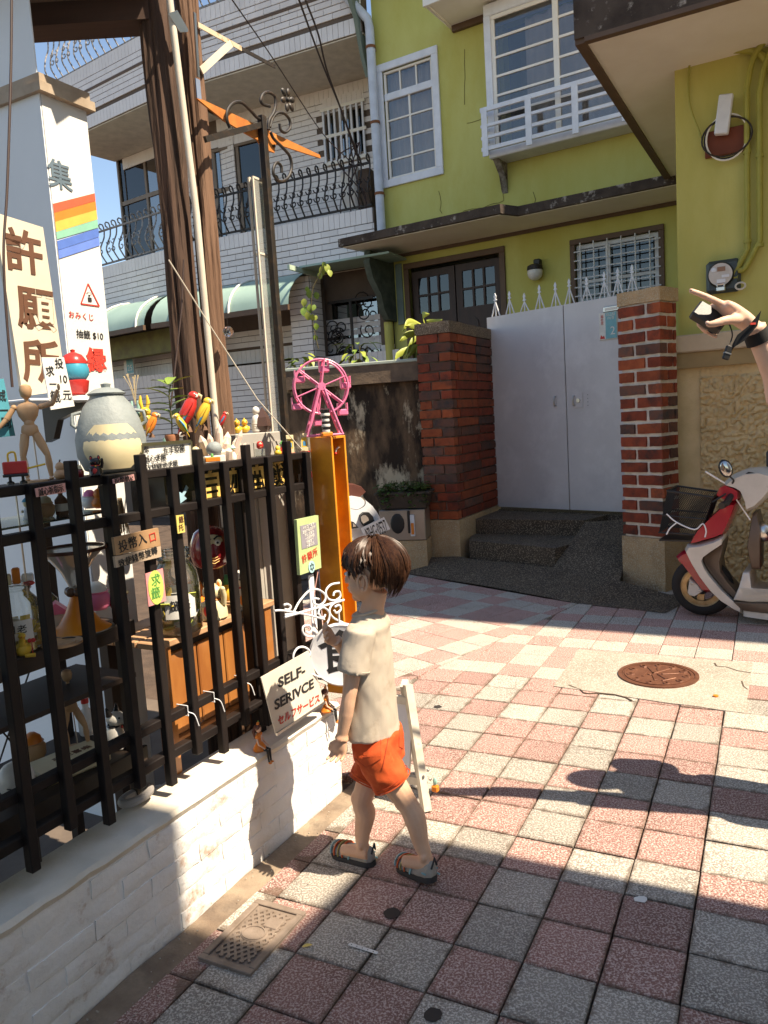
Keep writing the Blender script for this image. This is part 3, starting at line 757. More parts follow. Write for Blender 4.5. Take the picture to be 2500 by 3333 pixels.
# door
m_pane_d=glass('dark_pane',(.25,.3,.28),.06)
dr=frame_bars(Hs,None,da-.01,db+.01,.4,dd+.01,.0,.085,.03,m_brown,'door')
mid=(da+db)/2
for (a,b) in ((da+.085,mid-.01),(mid+.01,db-.085)):
    zt=dd-.12; zb=.5
    ph=.62; m=MB()
    m.box(a,b,.06,.11,zb,zt-ph); m.box(a,b,.06,.11,zt-.1,zt); m.box(a,a+.1,.06,.11,zt-ph,zt-.1); m.box(b-.1,b,.06,.11,zt-ph,zt-.1)
    lf=Hs.part('door_leaf',m,m_wood_dk,dr)
    for k in range(1,3):
        m=MB(); x=a+.1+(b-a-.2)*k/3; m.box(x-.014,x+.014,.055,.1,zt-ph,zt-.1); Hs.part('glazing_bar',m,m_wood_dk,dr)
    m=MB(); z=zt-.1-(ph-.1)/2; m.box(a+.1,b-.1,.052,.103,z-.014,z+.014); Hs.part('glazing_bar',m,m_wood_dk,dr)
    pane(Hs,dr,a+.1,b-.1,zt-ph,zt-.1,.08,m_pane_d)
    for q in range(2):
        m=MB(); x0=a+.12+q*(b-a-.2)/2; x1=x0+(b-a-.28)/2; ar=[(x0,zb+.4),(x1,zb+.4),(x1,zt-ph-.25)]+[((x0+x1)/2+(x1-x0)/2*math.cos(s),zt-ph-.25+.1*math.sin(s)) for s in [math.pi*i/8 for i in range(1,8)]]+[(x0,zt-ph-.25)]
        m.prism(ar,.045,.07); Hs.part('door_panel',m,m_wood_dk,dr)
# wall lamp
lx,lz=hx(*z8(1050,440),-.08)
L=Thing('wall_lamp',HO,(lx,0,lz),'round glass wall lamp with a dark cap beside the house door','lamp')
m=MB(); m.box(lx-.02,lx+.07,-.10,0,lz+.02,lz+.17,c=.01); L.part('bracket',m,m_black)
m=MB(); m.lathe([(.06,.07),(.1,.05),(.11,0),(.09,-.015)],16,M.Translation((lx,-.1,lz+.03)),cap=False); L.part('cap',m,m_iron)
m=MB(); m.ball((lx,-.1,lz-.01),.105,16,10); L.part('globe',m,plain('milk_glass',(.72,.68,.62),.25))
# ground window with grille
gw=frame_bars(Hs,None,ga-.02,gb+.02,gc,gd+.01,0,.07,.03,m_brown,'window')
frame_bars(Hs,gw,ga+.05,gb-.05,gc,gd-.06,.09,.06,.05,m_white,'sash')
m=MB(); x=ga+(gb-ga)*.4; m.box(x-.03,x+.03,.04,.09,gc,gd-.1); Hs.part('mullion',m,m_white,gw)
m=MB(); z=gd-.55; m.box(ga+.1,gb-.1,.045,.085,z-.02,z+.02); Hs.part('glazing_bar',m,m_white,gw)
pane(Hs,gw,ga+.05,gb-.05,gc,gd-.06,.07,m_pane_d)
for k in range(9):
    m=MB(); z=gd-.16-k*.115; m.tube([(ga+.04,-.04,z),(gb-.02,-.04,z)],.009,6); Hs.part('grille_bar',m,m_white,gw)
for k in range(6):
    m=MB(); x=ga+.13+k*(gb-ga-.28)/5; m.tube([(x,-.05,gc),(x,-.05,gd-.05)],.009,6); Hs.part('grille_bar',m,m_white,gw)
# bay window
by=-.35
bw=Hs.part('bay_window',(lambda m:(m.box(ba,bb,by,0,bc-.06,bc+.05,c=.01),m.box(ba,bb,by,0,bd-.05,bd+.1,c=.01),m.box(ba,ba+.09,by,by+.09,bc+.05,bd-.05),m.box(bb-.09,bb,by,by+.09,bc+.05,bd-.05),m)[-1])(MB()),m_white)
bi0,bi1,bk0,bk1=ba+.12,bb-.09,bc+.10,bd-.10
frame_bars(Hs,bw,ba+.09,bb-.09,bc+.05,bd-.05,by+.06,.05,.04,m_white2,'sash')
bm_=hx(1810,200,by)[0]
for x in (bm_,bm_+(bm_-bi0)):
    if x<bi1: m=MB(); m.box(x-.035,x+.035,by+.01,by+.06,bk0-.02,bk1+.02,c=.004); Hs.part('mullion',m,m_white2,bw)
for k in range(1,7):
    m=MB(); z=bk1-(bk1-bk0)*k/6.6; m.box(bi0,bi1,by+.025,by+.05,z-.014,z+.014); Hs.part('glazing_bar',m,m_white2,bw)
pane(Hs,bw,bi0,bi1,bk0,bk1,by+.04,m_glass)
m=MB(); m.box(ba,ba+.05,by+.09,0,bc+.05,bd-.05); m.box(bb-.05,bb,by+.09,0,bc+.05,bd-.05); Hs.part('bay_cheek',m,m_white,bw)
m=MB(); n=90
rows=[[V((bi0+.35+(bi1-bi0)*i/n,by+.28+.03*math.sin(i*.8)+.02*math.sin(i*.31),bk0+(bk1-bk0)*q)) for q in (0,1)] for i in range(n+1)]
m.loft(rows,cap=False,close=False); Hs.part('curtain',m,MATS['grey_curtain'],bw,smooth=60)
# bay railing
ry=by-.16; rz1=hx(1583,352,ry)[1]; rz0=bc+.0
for (z,h) in ((rz1,.045),(rz1-(rz1-rz0)*.40,.03),(rz1-(rz1-rz0)*.68,.03),(rz0+.03,.04)):
    m=MB(); m.box(ba-.03,bb,ry-.02,ry+.02,z-h,z+h*.3,c=.004); m.box(ba-.03,ba+.01,ry+.02,by,z-h,z+h*.3); Hs.part('railing_bar',m,m_white,bw)
for k in range(5):
    m=MB(); x=ba+.03+k*(bb-ba)/4.2; m.box(x-.04,x+.04,ry-.032,ry-.012,rz0-.08,rz1-.01,c=.003); Hs.part('railing_post',m,m_white,bw)
# hood above the bay
h0=HO.loc(gnd(1432,32,bd+.22)); 
m=MB(); m.box(ba-.62,bb+.3,by-.45,0,bd+.14,bd+.22); m.box(ba-.64,bb+.3,by-.47,by-.43,bd+.10,bd+.26); m.box(ba-.64,ba-.60,by-.43,0,bd+.12,bd+.26); hood=Hs.part('window_hood',m,m_white2)
m=MB(); m.box(ba-.60,bb+.3,-.06,.0,bd+.06,bd+.14); Hs.sub(hood,'hood_batten',m,m_brown)
# bracket under the bay
m=MB(); kx=hx(1642,540)[0]
m.prism([(0,bc-.06),(by+.05,bc-.06),(-.10,bc-.22),(-.03,bc-.42),(0,bc-.45)],kx-.04,kx+.04,'x'); m.jitter(.008,18); Hs.part('bay_bracket',m,pm('flaking_bracket',(.30,.27,.22),.9,(.10,.07,.05),scale=14))
# canopy over the door
cz=hx(1500,787)[1]
fl=HO.loc(gnd(1110,806,cz)); fm=HO.loc(gnd(1622,690,cz)); fj=HO.loc(gnd(1680,697,cz)); fr_=HO.loc(gnd(2150,610,cz))
pr=(fl.y+fm.y)/2; pr2=(fj.y+fr_.y)/2
poly=[(fl.x,pr),(fm.x,pr),(fj.x,pr2),(x_r,pr2),(x_r,0.0),(x_l-.02,0.0),(fl.x+.12,-.02)]
m=MB(); m.prism(poly,cz,cz+.11,'z'); m.jitter(.006,9); can=Hs.part('canopy_slab',m,m_moldc,smooth=None)
ins=[(fl.x+.05,pr+.05),(fm.x-.03,pr+.05),(fj.x-.02,pr2+.05),(x_r,pr2+.05),(x_r,-.005),(x_l,-.005),(fl.x+.16,-.03)]
m=MB(); m.prism(ins,cz-.012,cz-.004,'z'); Hs.sub(can,'soffit',m,m_white2)
m=MB(); m.box(x_l,x_r,-.03,-.002,cz-.06,cz-.012); Hs.sub(can,'soffit_trim',m,m_brown)
# canopy bracket
bx=hx(1262,860,-.1)[0]
prof=[(0,cz-.03),(pr*.62,cz-.03),(pr*.66,cz-.2),(pr*.58,cz-.42),(pr*.40,cz-.62),(pr*.33,cz-.85),(pr*.22,cz-.98),(0,cz-1.0)]
m=MB(); m.prism(prof,bx-.05,bx+.05,'x'); cb=Hs.part('canopy_bracket',m,pm('dark_green_wood',(.05,.065,.05),.7,(.09,.11,.085),scale=9))
for (yy,zz,r) in ((pr*.45,cz-.2,.06),(pr*.22,cz-.35,.08),(pr*.35,cz-.45,.05),(pr*.15,cz-.62,.05)):
    m=MB(); m.lathe([(r,0),(r*.8,.012),(r*.55,.0)],14,M.Translation((bx-.05,yy,zz))@M.Rotation(R(-90),4,'Y'),cap=True,sy=.6); Hs.sub(cb,'scroll_relief',m,MATS['dark_green_wood'])
m=MB(); px_=hx(1304,950)[0]; m.box(px_-.06,px_+.05,-.03,0,cz-1.05,cz-.15,c=.006); Hs.part('grey_post_cover',m,pm('blue_grey_paint',(.16,.22,.20),.6))
m=MB(); px_=hx(1275,1050)[0]; m.tube([(px_,-.1,.2),(px_,-.1,cz-1.0)],.07,12); Hs.part('drain_pipe',m,MATS['lime_plaster'])
# white downpipe
m_pipe=pm('pale_blue_pvc',(.56,.60,.66),.45)
p0=hx(1201,90,-.12); p1=hx(1243,738,-.12); pxx=(p0[0]+p1[0])/2
D=Thing('downpipe',HO,(pxx,-.12,p1[1]),'pale blue plastic downpipe at the corner of the green house','pipe')
m=MB(); m.tube([(pxx,-.12,p1[1]-.2),(pxx,-.12,p0[1])]+[(pxx-.02,-.13,p0[1]+.12),(pxx-.35,-.3,p0[1]+.55)],.066,12); D.part('pipe',m,m_pipe)
for (px,py) in ((1206,155),(1222,400),(1240,630)):
    z=hx(px,py,-.12)[1]; m=MB(); m.lathe([(.074,-.02),(.074,.02)],12,M.Translation((pxx,-.12,z)),cap=False); m.box(pxx-.02,pxx+.02,-.06,0,z-.02,z+.02); D.part('pipe_clip',m,pm('rust',(.22,.08,.03),.8))
# fretwork eave bracket
ex=pxx-.16; ez=hx(1150,160,-.2)[1]
E_=Thing('eave_bracket',HO,(ex,-.1,ez),'grey green fretwork bracket under the eaves at the corner of the green house','bracket')
prof=[(0,ez-.35),(-.12,ez-.1),(-.25,ez+.4),(-.62,ez+.95),(-.75,ez+1.5),(0,ez+1.5)]
m=MB(); m.prism(prof,ex-.03,ex+.03,'x'); fb=E_.part('fret_board',m,pm('grey_green_paint',(.17,.21,.17),.7))
for (y,z,r) in ((-.08,ez+.05,.05),(-.13,ez+.3,.07),(-.2,ez+.62,.09),(-.35,ez+.95,.09),(-.3,ez+1.25,.1)):
    m=MB(); m.lathe([(r,.0),(r,.006),(.001,.006)],14,M.Translation((ex-.03,y,z))@M.Rotation(R(-90),4,'Y'),cap=False,sx=1.4); E_.sub(fb,'fret_opening',m,m_white2)
m=MB(); m.box(x_l-1.2,x_r,-.75,0,ez+1.5,ez+1.62); Hs.part('eave_board',m,m_white2)

# ================================================================== wing on the near side: beige wall, ledge, green upper wall, slab
wc0=at(2212,1500,6.3)
WG=Frame((wc0.x,wc0.y,0),119)
wx=lambda px,py,off=0: WG.px(px,py,off)
zl1=(wx(2215,1088)[1]+wx(2464,1075)[1])/2; zl0=(wx(2215,1152)[1]+wx(2464,1129)[1])/2
zs=wx(2199,228,.05)[1]
W=Thing('wing_building',WG,(0,0,0),'lime green wing with a deep concrete roof slab and a textured beige base wall','building')
xw=wx(2200,500,.06)[0]; xf=5.5
m=MB(); m.box(xw,xf,.06,3.0,zl0,zs+.6); W.part('upper_wall',m,pm('lime_plaster_wing',(.55,.505,.165),.85,(.48,.43,.115),scale=2.2,stretch=(1,1,.4),bump=.002,bscale=60),smooth=None)  # wing plaster, an even base colour slightly more ochre than the main front
m=MB(); m.box(-.03,xf,-.06,.12,zl0,zl1,c=.01); m.jitter(.004,6); led=W.part('ledge',m,pm('beige_ledge',(.58,.46,.32),.85,(.48,.37,.25),scale=3,bump=.003,bscale=30))
m=MB(); m.box(-.02,xf,-.03,.1,zl0-.12,zl0); W.sub(led,'ledge_under_band',m,pm('ochre_band',(.36,.25,.12),.9))
# rough sculpted render, real relief
m=MB(); nx,nz=260,190; W_=2.4; rows=[]
for i in range(nx+1):
    x=-.02+W_*i/nx; col=[]
    for k in range(nz+1):
        z=-.02+(zl0-.1)*k/nz; q=V((x*15,0,z*15+.6*math.sin(x*5)))
        h=1.1*min(1,abs(mnoise.noise(q*1.3))*3.2)*.8+.7*min(1,abs(mnoise.noise(q*2.9+V((3,1,2))))*3)*.6+.35*mnoise.noise(q*6)
        e=1.0 if x>.16 else 0.0
        col.append(V((x,.034-.028*h*e*(1 if z<zl0-.2 else .3),z)))
    rows.append(col)
m.loft(rows,cap=False,close=False); W.part('sculpted_render',m,pm('beige_render',(.70,.52,.29),.95,(.58,.42,.22),scale=5,bump=.004,bscale=70),smooth=60)
m=MB(); m.box(-.02,xf,.04,.3,-.05,zl0-.02); W.part('base_wall',m,pm('beige_render2',(.44,.31,.16),.95))
# slab
sc_=[gnd(1850,140,zs)]; fl=WG.loc(gnd(1850,140,zs)); bk=WG.loc(gnd(2203,620,zs))
bkl=WG.loc(HO.w((0,-.02,0))); 
xsl=(fl.x+bk.x)/2
m=MB(); poly=[(xsl,fl.y),(xf,fl.y),(xf,3.6),(xsl,bk.y-.1)]
m.prism(poly,zs+.012,zs+.34,'z'); sb=W.part('roof_slab',m,m_moldc,smooth=None)
m=MB(); m.prism([(xsl+.07,fl.y+.07),(xf,fl.y+.07),(xf,3.5),(xsl+.07,bk.y-.15)],zs,zs+.011,'z'); W.sub(sb,'soffit',m,m_white2,smooth=None)
m=MB(); m.box(xsl+.02,xf,fl.y+.03,3.4,zs+.34,zs+.75); W.sub(sb,'roof_upstand',m,pm('stained_white_render',(.62,.56,.5),.9,(.2,.15,.12),scale=9,lo=.5,hi=.62))
m=MB(); m.box(xsl,xsl+.07,fl.y+.02,bk.y-.2,zs-.02,zs+.012); m.box(xsl+.07,xf,fl.y,fl.y+.06,zs-.02,zs+.012); W.sub(sb,'drip_edge',m,m_brown)
# projecting front block of the wing, outside the picture to the side; it shades the gate
kc=gnd(2250,2062)+hd(117)*2.2
BK=Frame((kc.x,kc.y,0),119)
m=MB(); m.box(0,6,0,1.4,0,7.8); 
single('porch_block',BK,(0,0,0),m,MATS['lime_plaster_wing'],'tall lime green projecting block of the wing beyond the red scooter','building')
kc2=V((-.017,2.66,0))+hd(117)*3.3
B2=Frame((kc2.x,kc2.y,0),213)
m=MB(); m.box(0,.9,0,5,0,3.3*math.tan(SUN_EL))
single('neighbour_porch',B2,(0,0,0),m,m_white2,'plain cream porch of the house across the lane','building')
kc3=V((-.36,2.04,0))+hd(117)*3.4
B3=Frame((kc3.x,kc3.y,0),213)
m=MB(); m.box(0,9,.0,5,0,7.4)
single('neighbour_house',B3,(0,0,0),m,m_white2,'plain cream house across the lane behind the photographer','building')

# meter, conduits, cable box on the wing
m_mdark=plain('meter_case',(.045,.06,.065),.4); m_dial=plain('meter_dial',(.60,.53,.47),.3)
zm_=Z(1900,800,2.765)
a=wx(*zm_(1100,140),.0); b=wx(*zm_(1415,500),.0)
x0,x1=a[0],b[0]; z1=(a[1]+wx(*zm_(1415,110),.0)[1])/2; z0=wx(*zm_(1110,440),.0)[1]
Mt=Thing('electric_meter',WG,((x0+x1)/2,.06,z0),'dark electricity meter with a round grey dial on the green wall','meter')
m=MB(); m.box(x0,x1,-.02,.06,z0,z1,c=.025); cs=Mt.part('case',m,m_mdark)
cxm,czm=wx(*zm_(1235,262),-.03); rm=.105*(x1-x0)/.30
rm=(x1-x0)*.36
m=MB(); m.lathe([(rm*1.06,0),(rm*1.06,.035),(rm*.98,.045)],28,M.Translation((cxm,-.02,czm))@M.Rotation(R(90),4,'X'),cap=True); Mt.part('dial_ring',m,m_black)
m=MB(); m.lathe([(.001,.05),(rm*.95,.046)],28,M.Translation((cxm,-.02,czm))@M.Rotation(R(90),4,'X'),cap=False); dl=Mt.part('dial',m,m_dial)
m=MB(); m.box(cxm-rm*.25,cxm+rm*.4,-.0735,-.0705,czm+rm*.25,czm+rm*.62); Mt.sub(dl,'display',m,plain('amber_display',(.30,.14,.07),.3))
m=MB(); m.ball((cxm-rm*.52,-.07,czm+rm*.42),(rm*.22,.004,rm*.22),14,6); Mt.sub(dl,'round_badge',m,m_white)
m=MB(); m.box(cxm-rm*.3,cxm+rm*.4,-.0735,-.0705,czm-rm*.72,czm-rm*.42); m.box(cxm+rm*.1,cxm+rm*.7,-.0735,-.0705,czm-rm*.3,czm-rm*.08); Mt.sub(dl,'label',m,m_white)
m=MB(); m.box(cxm-.03,cxm+.035,-.085,-.06,czm-rm*1.45,czm-rm*1.05,c=.006); lk=Mt.part('padlock',m,m_steel)
m=MB(); m.tube(catmull([(cxm-.022,-.072,czm-rm*1.05),(cxm-.022,-.072,czm-rm*.85),(cxm+.025,-.072,czm-rm*.85),(cxm+.025,-.072,czm-rm*1.05)],4),.006,6); Mt.sub(lk,'shackle',m,m_steel)
m=MB(); m.tube([V((cxm+.14+.035*math.cos(s),-.075,czm-rm*1.2+.026*math.sin(s))) for s in [i*.6 for i in range(22)]],.007,5); Mt.part('wire_seal',m,m_white2)
m_cond=pm('lime_painted_conduit',(.36,.33,.06),.55)
zc4=Z(1800,0,2.37)
for dx,nm in ((0,'a'),(.085,'b')):
    pts=[wx(*zc4(1545,1640),.0),wx(*zc4(1540,640),.0)]
    xx=pts[0][0]-.04+dx; zt=wx(*zc4(1545,620),.0)[1]-dx*.5; zb=wx(*zm_(1500,290),.0)[1]
    path=[(xx+.0,.0,zb-.3),(xx,.0,zb)]
    ztop=zs-.02
    pth=catmull([(x1-.02,.0,z0+.10+dx*.6),(xx-.1,.0,z0+.12+dx*.6),(xx,.0,z0+.3+dx*.6)],6)+[V((xx,.0,zt-.1))]+catmull([(xx,.0,zt-.05),(xx+.05,.0,zt+.16),(xx+.18,.0,zt+.30),(xx+.5,.0,zt+.5)],6)
    m=MB(); m.tube(pth,.022,10)
    c=Thing('conduit',WG,(xx,0,z0),('inner' if dx==0 else 'outer')+' of two green painted conduits rising from the electricity meter','conduit','meter conduits')
    c.part('pipe',m,m_cond)
    for zz in (zt-.5,zt-1.15):
        m=MB(); m.lathe([(.028,-.012),(.028,.012)],10,M.Translation((xx,0,zz)),cap=False); c.part('clip',m,m_cond)
# cable coil with white box on a red board
ux,uz=wx(*zc4(1320,1045),.0)
U=Thing('cable_box',WG,(ux,.06,uz),'small white box and looped cables on a dark red board on the green wall','cable box')
m=MB(); m.box(ux-.14,ux+.17,.03,.058,uz-.13,uz+.06,M.Translation((0,0,0)),c=.004); U.part('backboard',m,pm('dark_red_wood',(.19,.045,.02),.7))
m=MB(); q=M.Translation((ux,-.03,uz+.12))@M.Rotation(R(8),4,'Y')@M.Translation((-ux,.03,-uz-.12)); m.box(ux-.05,ux+.05,-.06,.0,uz+.0,uz+.28,q,c=.008); U.part('white_box',m,m_white)
for k,(rx,rz_) in enumerate(((.16,.15),(.145,.165),(.175,.14))):
    m=MB(); m.tube([V((ux+.02+rx*math.cos(s),.0-.012*k,uz-.02+rz_*math.sin(s))) for s in [2*math.pi*i/30 for i in range(30)]],.007,6,closed=True); U.part('cable_loop',m,m_iron if k!=1 else m_white2)
m=MB(); m.tube(catmull([(ux-.16,0,uz+.02),(ux-.25,.03,uz+.35),(ux-.2,.03,uz+.75),(ux+.02,.03,uz+.95),(ux+.2,.03,uz+1.0),(ux+.6,.03,uz+1.25)],8),.008,6); U.part('lead_wire',m,m_cond)
m=MB(); m.tube(catmull([(ux+.02,.02,uz+.62),(ux+.25,.02,uz+.52),(ux+.36,.02,uz+.25),(ux+.36,.02,uz+.15)],8),.026,8); U.part('conduit_elbow',m,m_cond)

# ================================================================== grey tiled house
gp=at(1205,690,12.1); GR=Frame((gp.x,gp.y,0),116)          # x negative to the far side
gq=GR.w((GR.px(600,800)[0],0,0)); GL=Frame((gq.x,gq.y,0),126)
tiles=[]     # (frame,x0,x1,z0,z1,y,ydir)
tw,th_,jt,jv=.30,.095,.011,.005
def courses(fr,x0,x1,z0,z1,y,soldier_top=True,soldier_bot=False,holes=(),side=None):
    zz=z1
    if soldier_top:
        x=x0
        while x<x1-.02:
            tiles.append((fr,x,min(x+th_,x1),zz-tw*.75,zz,y)); x+=th_
        zz-=tw*.75
    lo=z0
    if soldier_bot:
        x=x0
        while x<x1-.02:
            tiles.append((fr,x,min(x+th_,x1),lo,lo+tw*.75,y)); x+=th_
        lo+=tw*.75
    r=0
    while zz-th_>lo-.03:
        x=x0-(tw/2 if r%2 else 0); a0=x
        while x<x1:
            a,b=max(x,x0),min(x+tw,x1)
            if b-a>.02:
                cxm,cz_=(a+b)/2,zz-th_/2
                if not any(h[0]<cxm<h[1] and h[2]<cz_<h[3] for h in holes): tiles.append((fr,a,b,max(zz-th_,lo),zz,y))
            x+=tw
        zz-=th_; r+=1
glx=lambda px,py,off=0: GL.px(px,py,off); grx=lambda px,py,off=0: GR.px(px,py,off); glx_=lambda px,py,off=0: GL.px(px,py,off)
bend=grx(600,800)[0]; xR=grx(1212,700)[0]+.02; lxa=glx(225,900)[0]
zp1=grx(1055,705)[1]; zp0=zp1-.82                     # lower parapet
zq0=grx(880,196)[1]; zq1=glx(470,108)[1]                      # upper parapet (bottom, top)
G=Thing('grey_house',GR,(0,0,0),'pale grey tiled house with curly iron balcony railings beyond the timber posts','house')
def gbox(fr,*a): 
    m=MB(); m.box(*a)
    if fr is not GR:
        mm=GR.m.inverted()@fr.m; m.v=[mm@p for p in m.v]
    return m
def gpart(name,mb,mat,fr=GR,parent=None,**k):
    if fr is not GR:
        mm=GR.m.inverted()@fr.m; mb.v=[mm@p for p in mb.v]
    return G.part(name,mb,mat,parent,**k)
# parapets
RB=1.35
for (fr,a,b) in ((GR,bend,xR),(GL,lxa,0.0)):
    courses(fr,a,b,zp0,zp1,0.0,True,False); gpart('parapet',gbox(GR,a,b,.008,.2,zp0,zp1),m_gjoint,fr)
    courses(fr,a,b,zq0,zq1,0.0,True,True); gpart('parapet',gbox(GR,a,b,.008,.2,zq0,zq1),m_gjoint,fr)
    m=MB(); m.box(a,b,.02,RB,zq0-.02,zq0+.2); gpart('balcony_soffit',m,pm('beige_soffit',(.66,.59,.49),.9),fr)
    m=MB(); m.box(a,b,-.02,.0,zq0+.62,zq0+.66); gpart('string_band',m,m_brown,fr)
    m=MB(); m.box(a,b,.02,RB,zp0+.1,zp0+.3); gpart('balcony_floor',m,m_white2,fr)
# back wall with windows
def gw(fr,p0,p1,y):
    a=fr.px(*p0,y); b=fr.px(*p1,y); return (min(a[0],b[0]),max(a[0],b[0]),min(a[1],b[1]),max(a[1],b[1]))
w_bar=gw(GR,(1052,372),(1196,500),RB); w_mid=gw(GR,(650,560),(868,700),RB); 
w_mid=(w_mid[0]-.2,w_mid[1],zp1-.35,grx(760,470,RB)[1])
w_left=gw(GL,(378,520),(560,800),RB); w_left=(w_left[0],w_left[1]+.25,zp1-.35,glx(440,492,RB)[1])
for (fr,a,b,hs_) in ((GR,bend-.10,xR+.1,(w_bar,w_mid)),(GL,lxa+.25,.02,(w_left,))):
    courses(fr,a,b,zp0+.3,zq0-.02,RB,True,False,[(h[0],h[1],h[2],h[3]) for h in hs_])
    gpart('back_wall',wall_open(fr,a,b,zp0+.3,zq0,[(h[0],h[1],h[2],h[3]) for h in hs_],RB+.008,.15),m_gjoint,fr,smooth=None)
    for h in hs_:
        x=h[0]
        while x<h[1]: tiles.append((fr,x,min(x+th_,h[1]),h[3]+.01,h[3]+.24,RB-.004)); x+=th_
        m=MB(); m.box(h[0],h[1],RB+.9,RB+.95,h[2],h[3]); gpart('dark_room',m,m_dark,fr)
m_gl2=glass('reflecting_glass',(.35,.4,.38),.30)
def awin(fr,h,cols,split,nm='window'):
    m=MB(); y=RB+.03; w=.05
    m.box(h[0],h[1],y-.04,y+.04,h[2],h[2]+w); m.box(h[0],h[1],y-.04,y+.04,h[3]-w,h[3]); m.box(h[0],h[0]+w,y-.04,y+.04,h[2]+w,h[3]-w); m.box(h[1]-w,h[1],y-.04,y+.04,h[2]+w,h[3]-w)
    zs_=h[2]+(h[3]-h[2])*split; m.box(h[0]+w,h[1]-w,y-.03,y+.03,zs_-.04,zs_+.04)
    for k in range(1,cols):
        x=h[0]+(h[1]-h[0])*k/cols; m.box(x-.03,x+.03,y-.03,y+.03,h[2]+w,zs_-.04); m.box(x-.03,x+.03,y-.03,y+.03,zs_+.04,h[3]-w)
    o=gpart(nm,m,m_alu,fr)
    for k in range(cols):
        m=MB(); x0=h[0]+(h[1]-h[0])*k/cols+.03; x1=h[0]+(h[1]-h[0])*(k+1)/cols-.03; m.box(x0,x1,y-.004,y,h[2]+w,h[3]-w); gpart('pane',m,m_gl2 if k%2 else m_pane_d,fr,o)
awin(GL,w_left,2,.68); awin(GR,w_mid,3,.68)
h=w_bar; wb_=awin(GR,h,3,.02)
for k in range(8):
    m=MB(); x=h[0]+.02+k*(h[1]-h[0]-.04)/7; m.box(x-.018,x+.018,RB-.06,RB-.03,h[2]-.05,h[3]+.05); gpart('window_bar',m,m_white,GR,wb_)
for z in (h[2]-.04,(h[2]+h[3])/2,h[3]+.04):
    m=MB(); m.box(h[0]-.03,h[1]+.03,RB-.062,RB-.028,z-.025,z+.025); gpart('window_bar',m,m_white2,GR,wb_)
# side return wall at the house corner
courses(GR,xR-.02,xR+.35,zp0-.4,zq1+1,RB-.25,False,False); gpart('corner_wall',gbox(GR,xR-.02,xR+.35,RB-.24,RB+2,zp0-.4,zq1+1),m_gjoint)
# curly railings
def railing(fr,a,b,z0,h,n,mat):
    rl=MB(); rl.box(a,b,-.03+.10,.0+.10,z0+.05,z0+.08); rl.box(a,b,.07,.10,z0+h-.12,z0+h-.09); base=gpart('railing',rl,mat,fr)
    for k in range(n+1):
        x=a+(b-a)*k/n; m=MB(); y=.085; bo=.13
        pts=[V((x,y,z0+.06)),V((x,y-bo*.5,z0+.14)),V((x,y-bo,z0+.26)),V((x,y-bo*.7,z0+h*.5)),V((x,y-.02,z0+h*.68)),V((x,y,z0+h-.12))]
        m.tube(catmull(pts,3)+[V((x,y-.06-.05*math.cos(s),z0+h-.05+.05*math.sin(s))) for s in (math.pi,2.2,1.2,.3,-.7,-1.6)],.014,5)
        gpart('baluster',m,mat,fr,base)
        if k%2==1:
            m=MB(); zc_=z0+h*.45
            for sx in (-1,1):
                for sz in (-1,1):
                    m.tube([V((x+(b-a)/n*.5+sx*(.07+p[0]),y-.09,zc_+sz*(.07+p[1]))) for p in spiral((0,0),.065,.012,math.pi if sx>0 else 0,.9*(1 if sx*sz>0 else -1),9)],.011,4)
            gpart('scroll',m,mat,fr,base)
for (fr,a,b,n) in ((GR,bend,xR-.05,24),(GL,lxa,0,18)):
    railing(fr,a,b,zp1,.78,n,m_iron if fr is GR else m_ironw); railing(fr,a,b,zq1,.95,n,m_ironw)
# tile objects: the nearest 300 single, the rest in one part
tiles.sort(key=lambda t:(t[0].w(((t[1]+t[2])/2,t[5],(t[3]+t[4])/2))-CAM).length)
vis=[]; rest=MB(); cache={}
def tmb(w,h):
    key=(round(w,3),round(h,3))
    if key not in cache:
        m=MB(); m.box(jv/2,w-jv/2,-.012,.01,jt/2,h-jt/2,c=.003); me=m.mesh('wall_tile',None,30); me.materials.append(m_gtile); cache[key]=me
    return cache[key]
ns=0
for (fr,a,b,c,d,y) in tiles:
    mm=GR.m.inverted()@fr.m
    pw=fr.w((a,y,c)); v=pw-CAM; w_=v.dot(FW); sx=CX+F_PX*v.dot(RC)/w_; sy=CY-F_PX*v.dot(UC)/w_
    if ns<300 and -20<sx<2520 and -20<sy<3000 and y<.5:
        o=link(bpy.data.objects.new('wall_tile',tmb(b-a,d-c))); o.parent=G.e; loc=mm@V((a,y,c)); o.location=loc; o.rotation_euler=(0,0,fr.rz-GR.rz); ns+=1
    else: rest.box(a+jv/2,b-jv/2,y-.012,y+.01,c+jt/2,d-jt/2,mm)
G.part('wall_tiles',rest,m_gtile,smooth=None,kind='stuff')
# ground floor of the grey house
awz=grx(900,915,-.9)[1]
m=MB(); gpart('upper_band',gbox(GR,bend-5,xR,.3,.5,zp0-.55,zp0),m_gjoint)
AW=[]
for (fr,a,b) in ((GR,bend,xR-1.0),(GL,lxa-.6,0)):
    m=MB(); n=8
    rows=[[V((x,-.05-.95*math.sin(s*math.pi/2/n),zp0-.62+.6*math.cos(s*math.pi/2/n))) for s in range(n+1)] for x in (a,b)]
    m.loft(rows,cap=False,close=False); m.add([V(p)+V((0,0,-.012)) for r in rows for p in r],[tuple(i for i in f)[::-1] for f in m.f]); aw=gpart('awning',m,m_awn,fr)
    m=MB(); m.box(a,b,-1.02,-.97,zp0-.68,zp0-.60); gpart('awning_rail',m,m_brown,fr,aw)
    k=0; x=a+.4
    while x<b:
        m=MB(); m.tube([V((x,-.05-.965*math.sin(s*math.pi/2/n),zp0-.615+.615*math.cos(s*math.pi/2/n))) for s in range(n+1)],.018,6); gpart('awning_rib',m,m_white2,fr,aw); x+=1.15
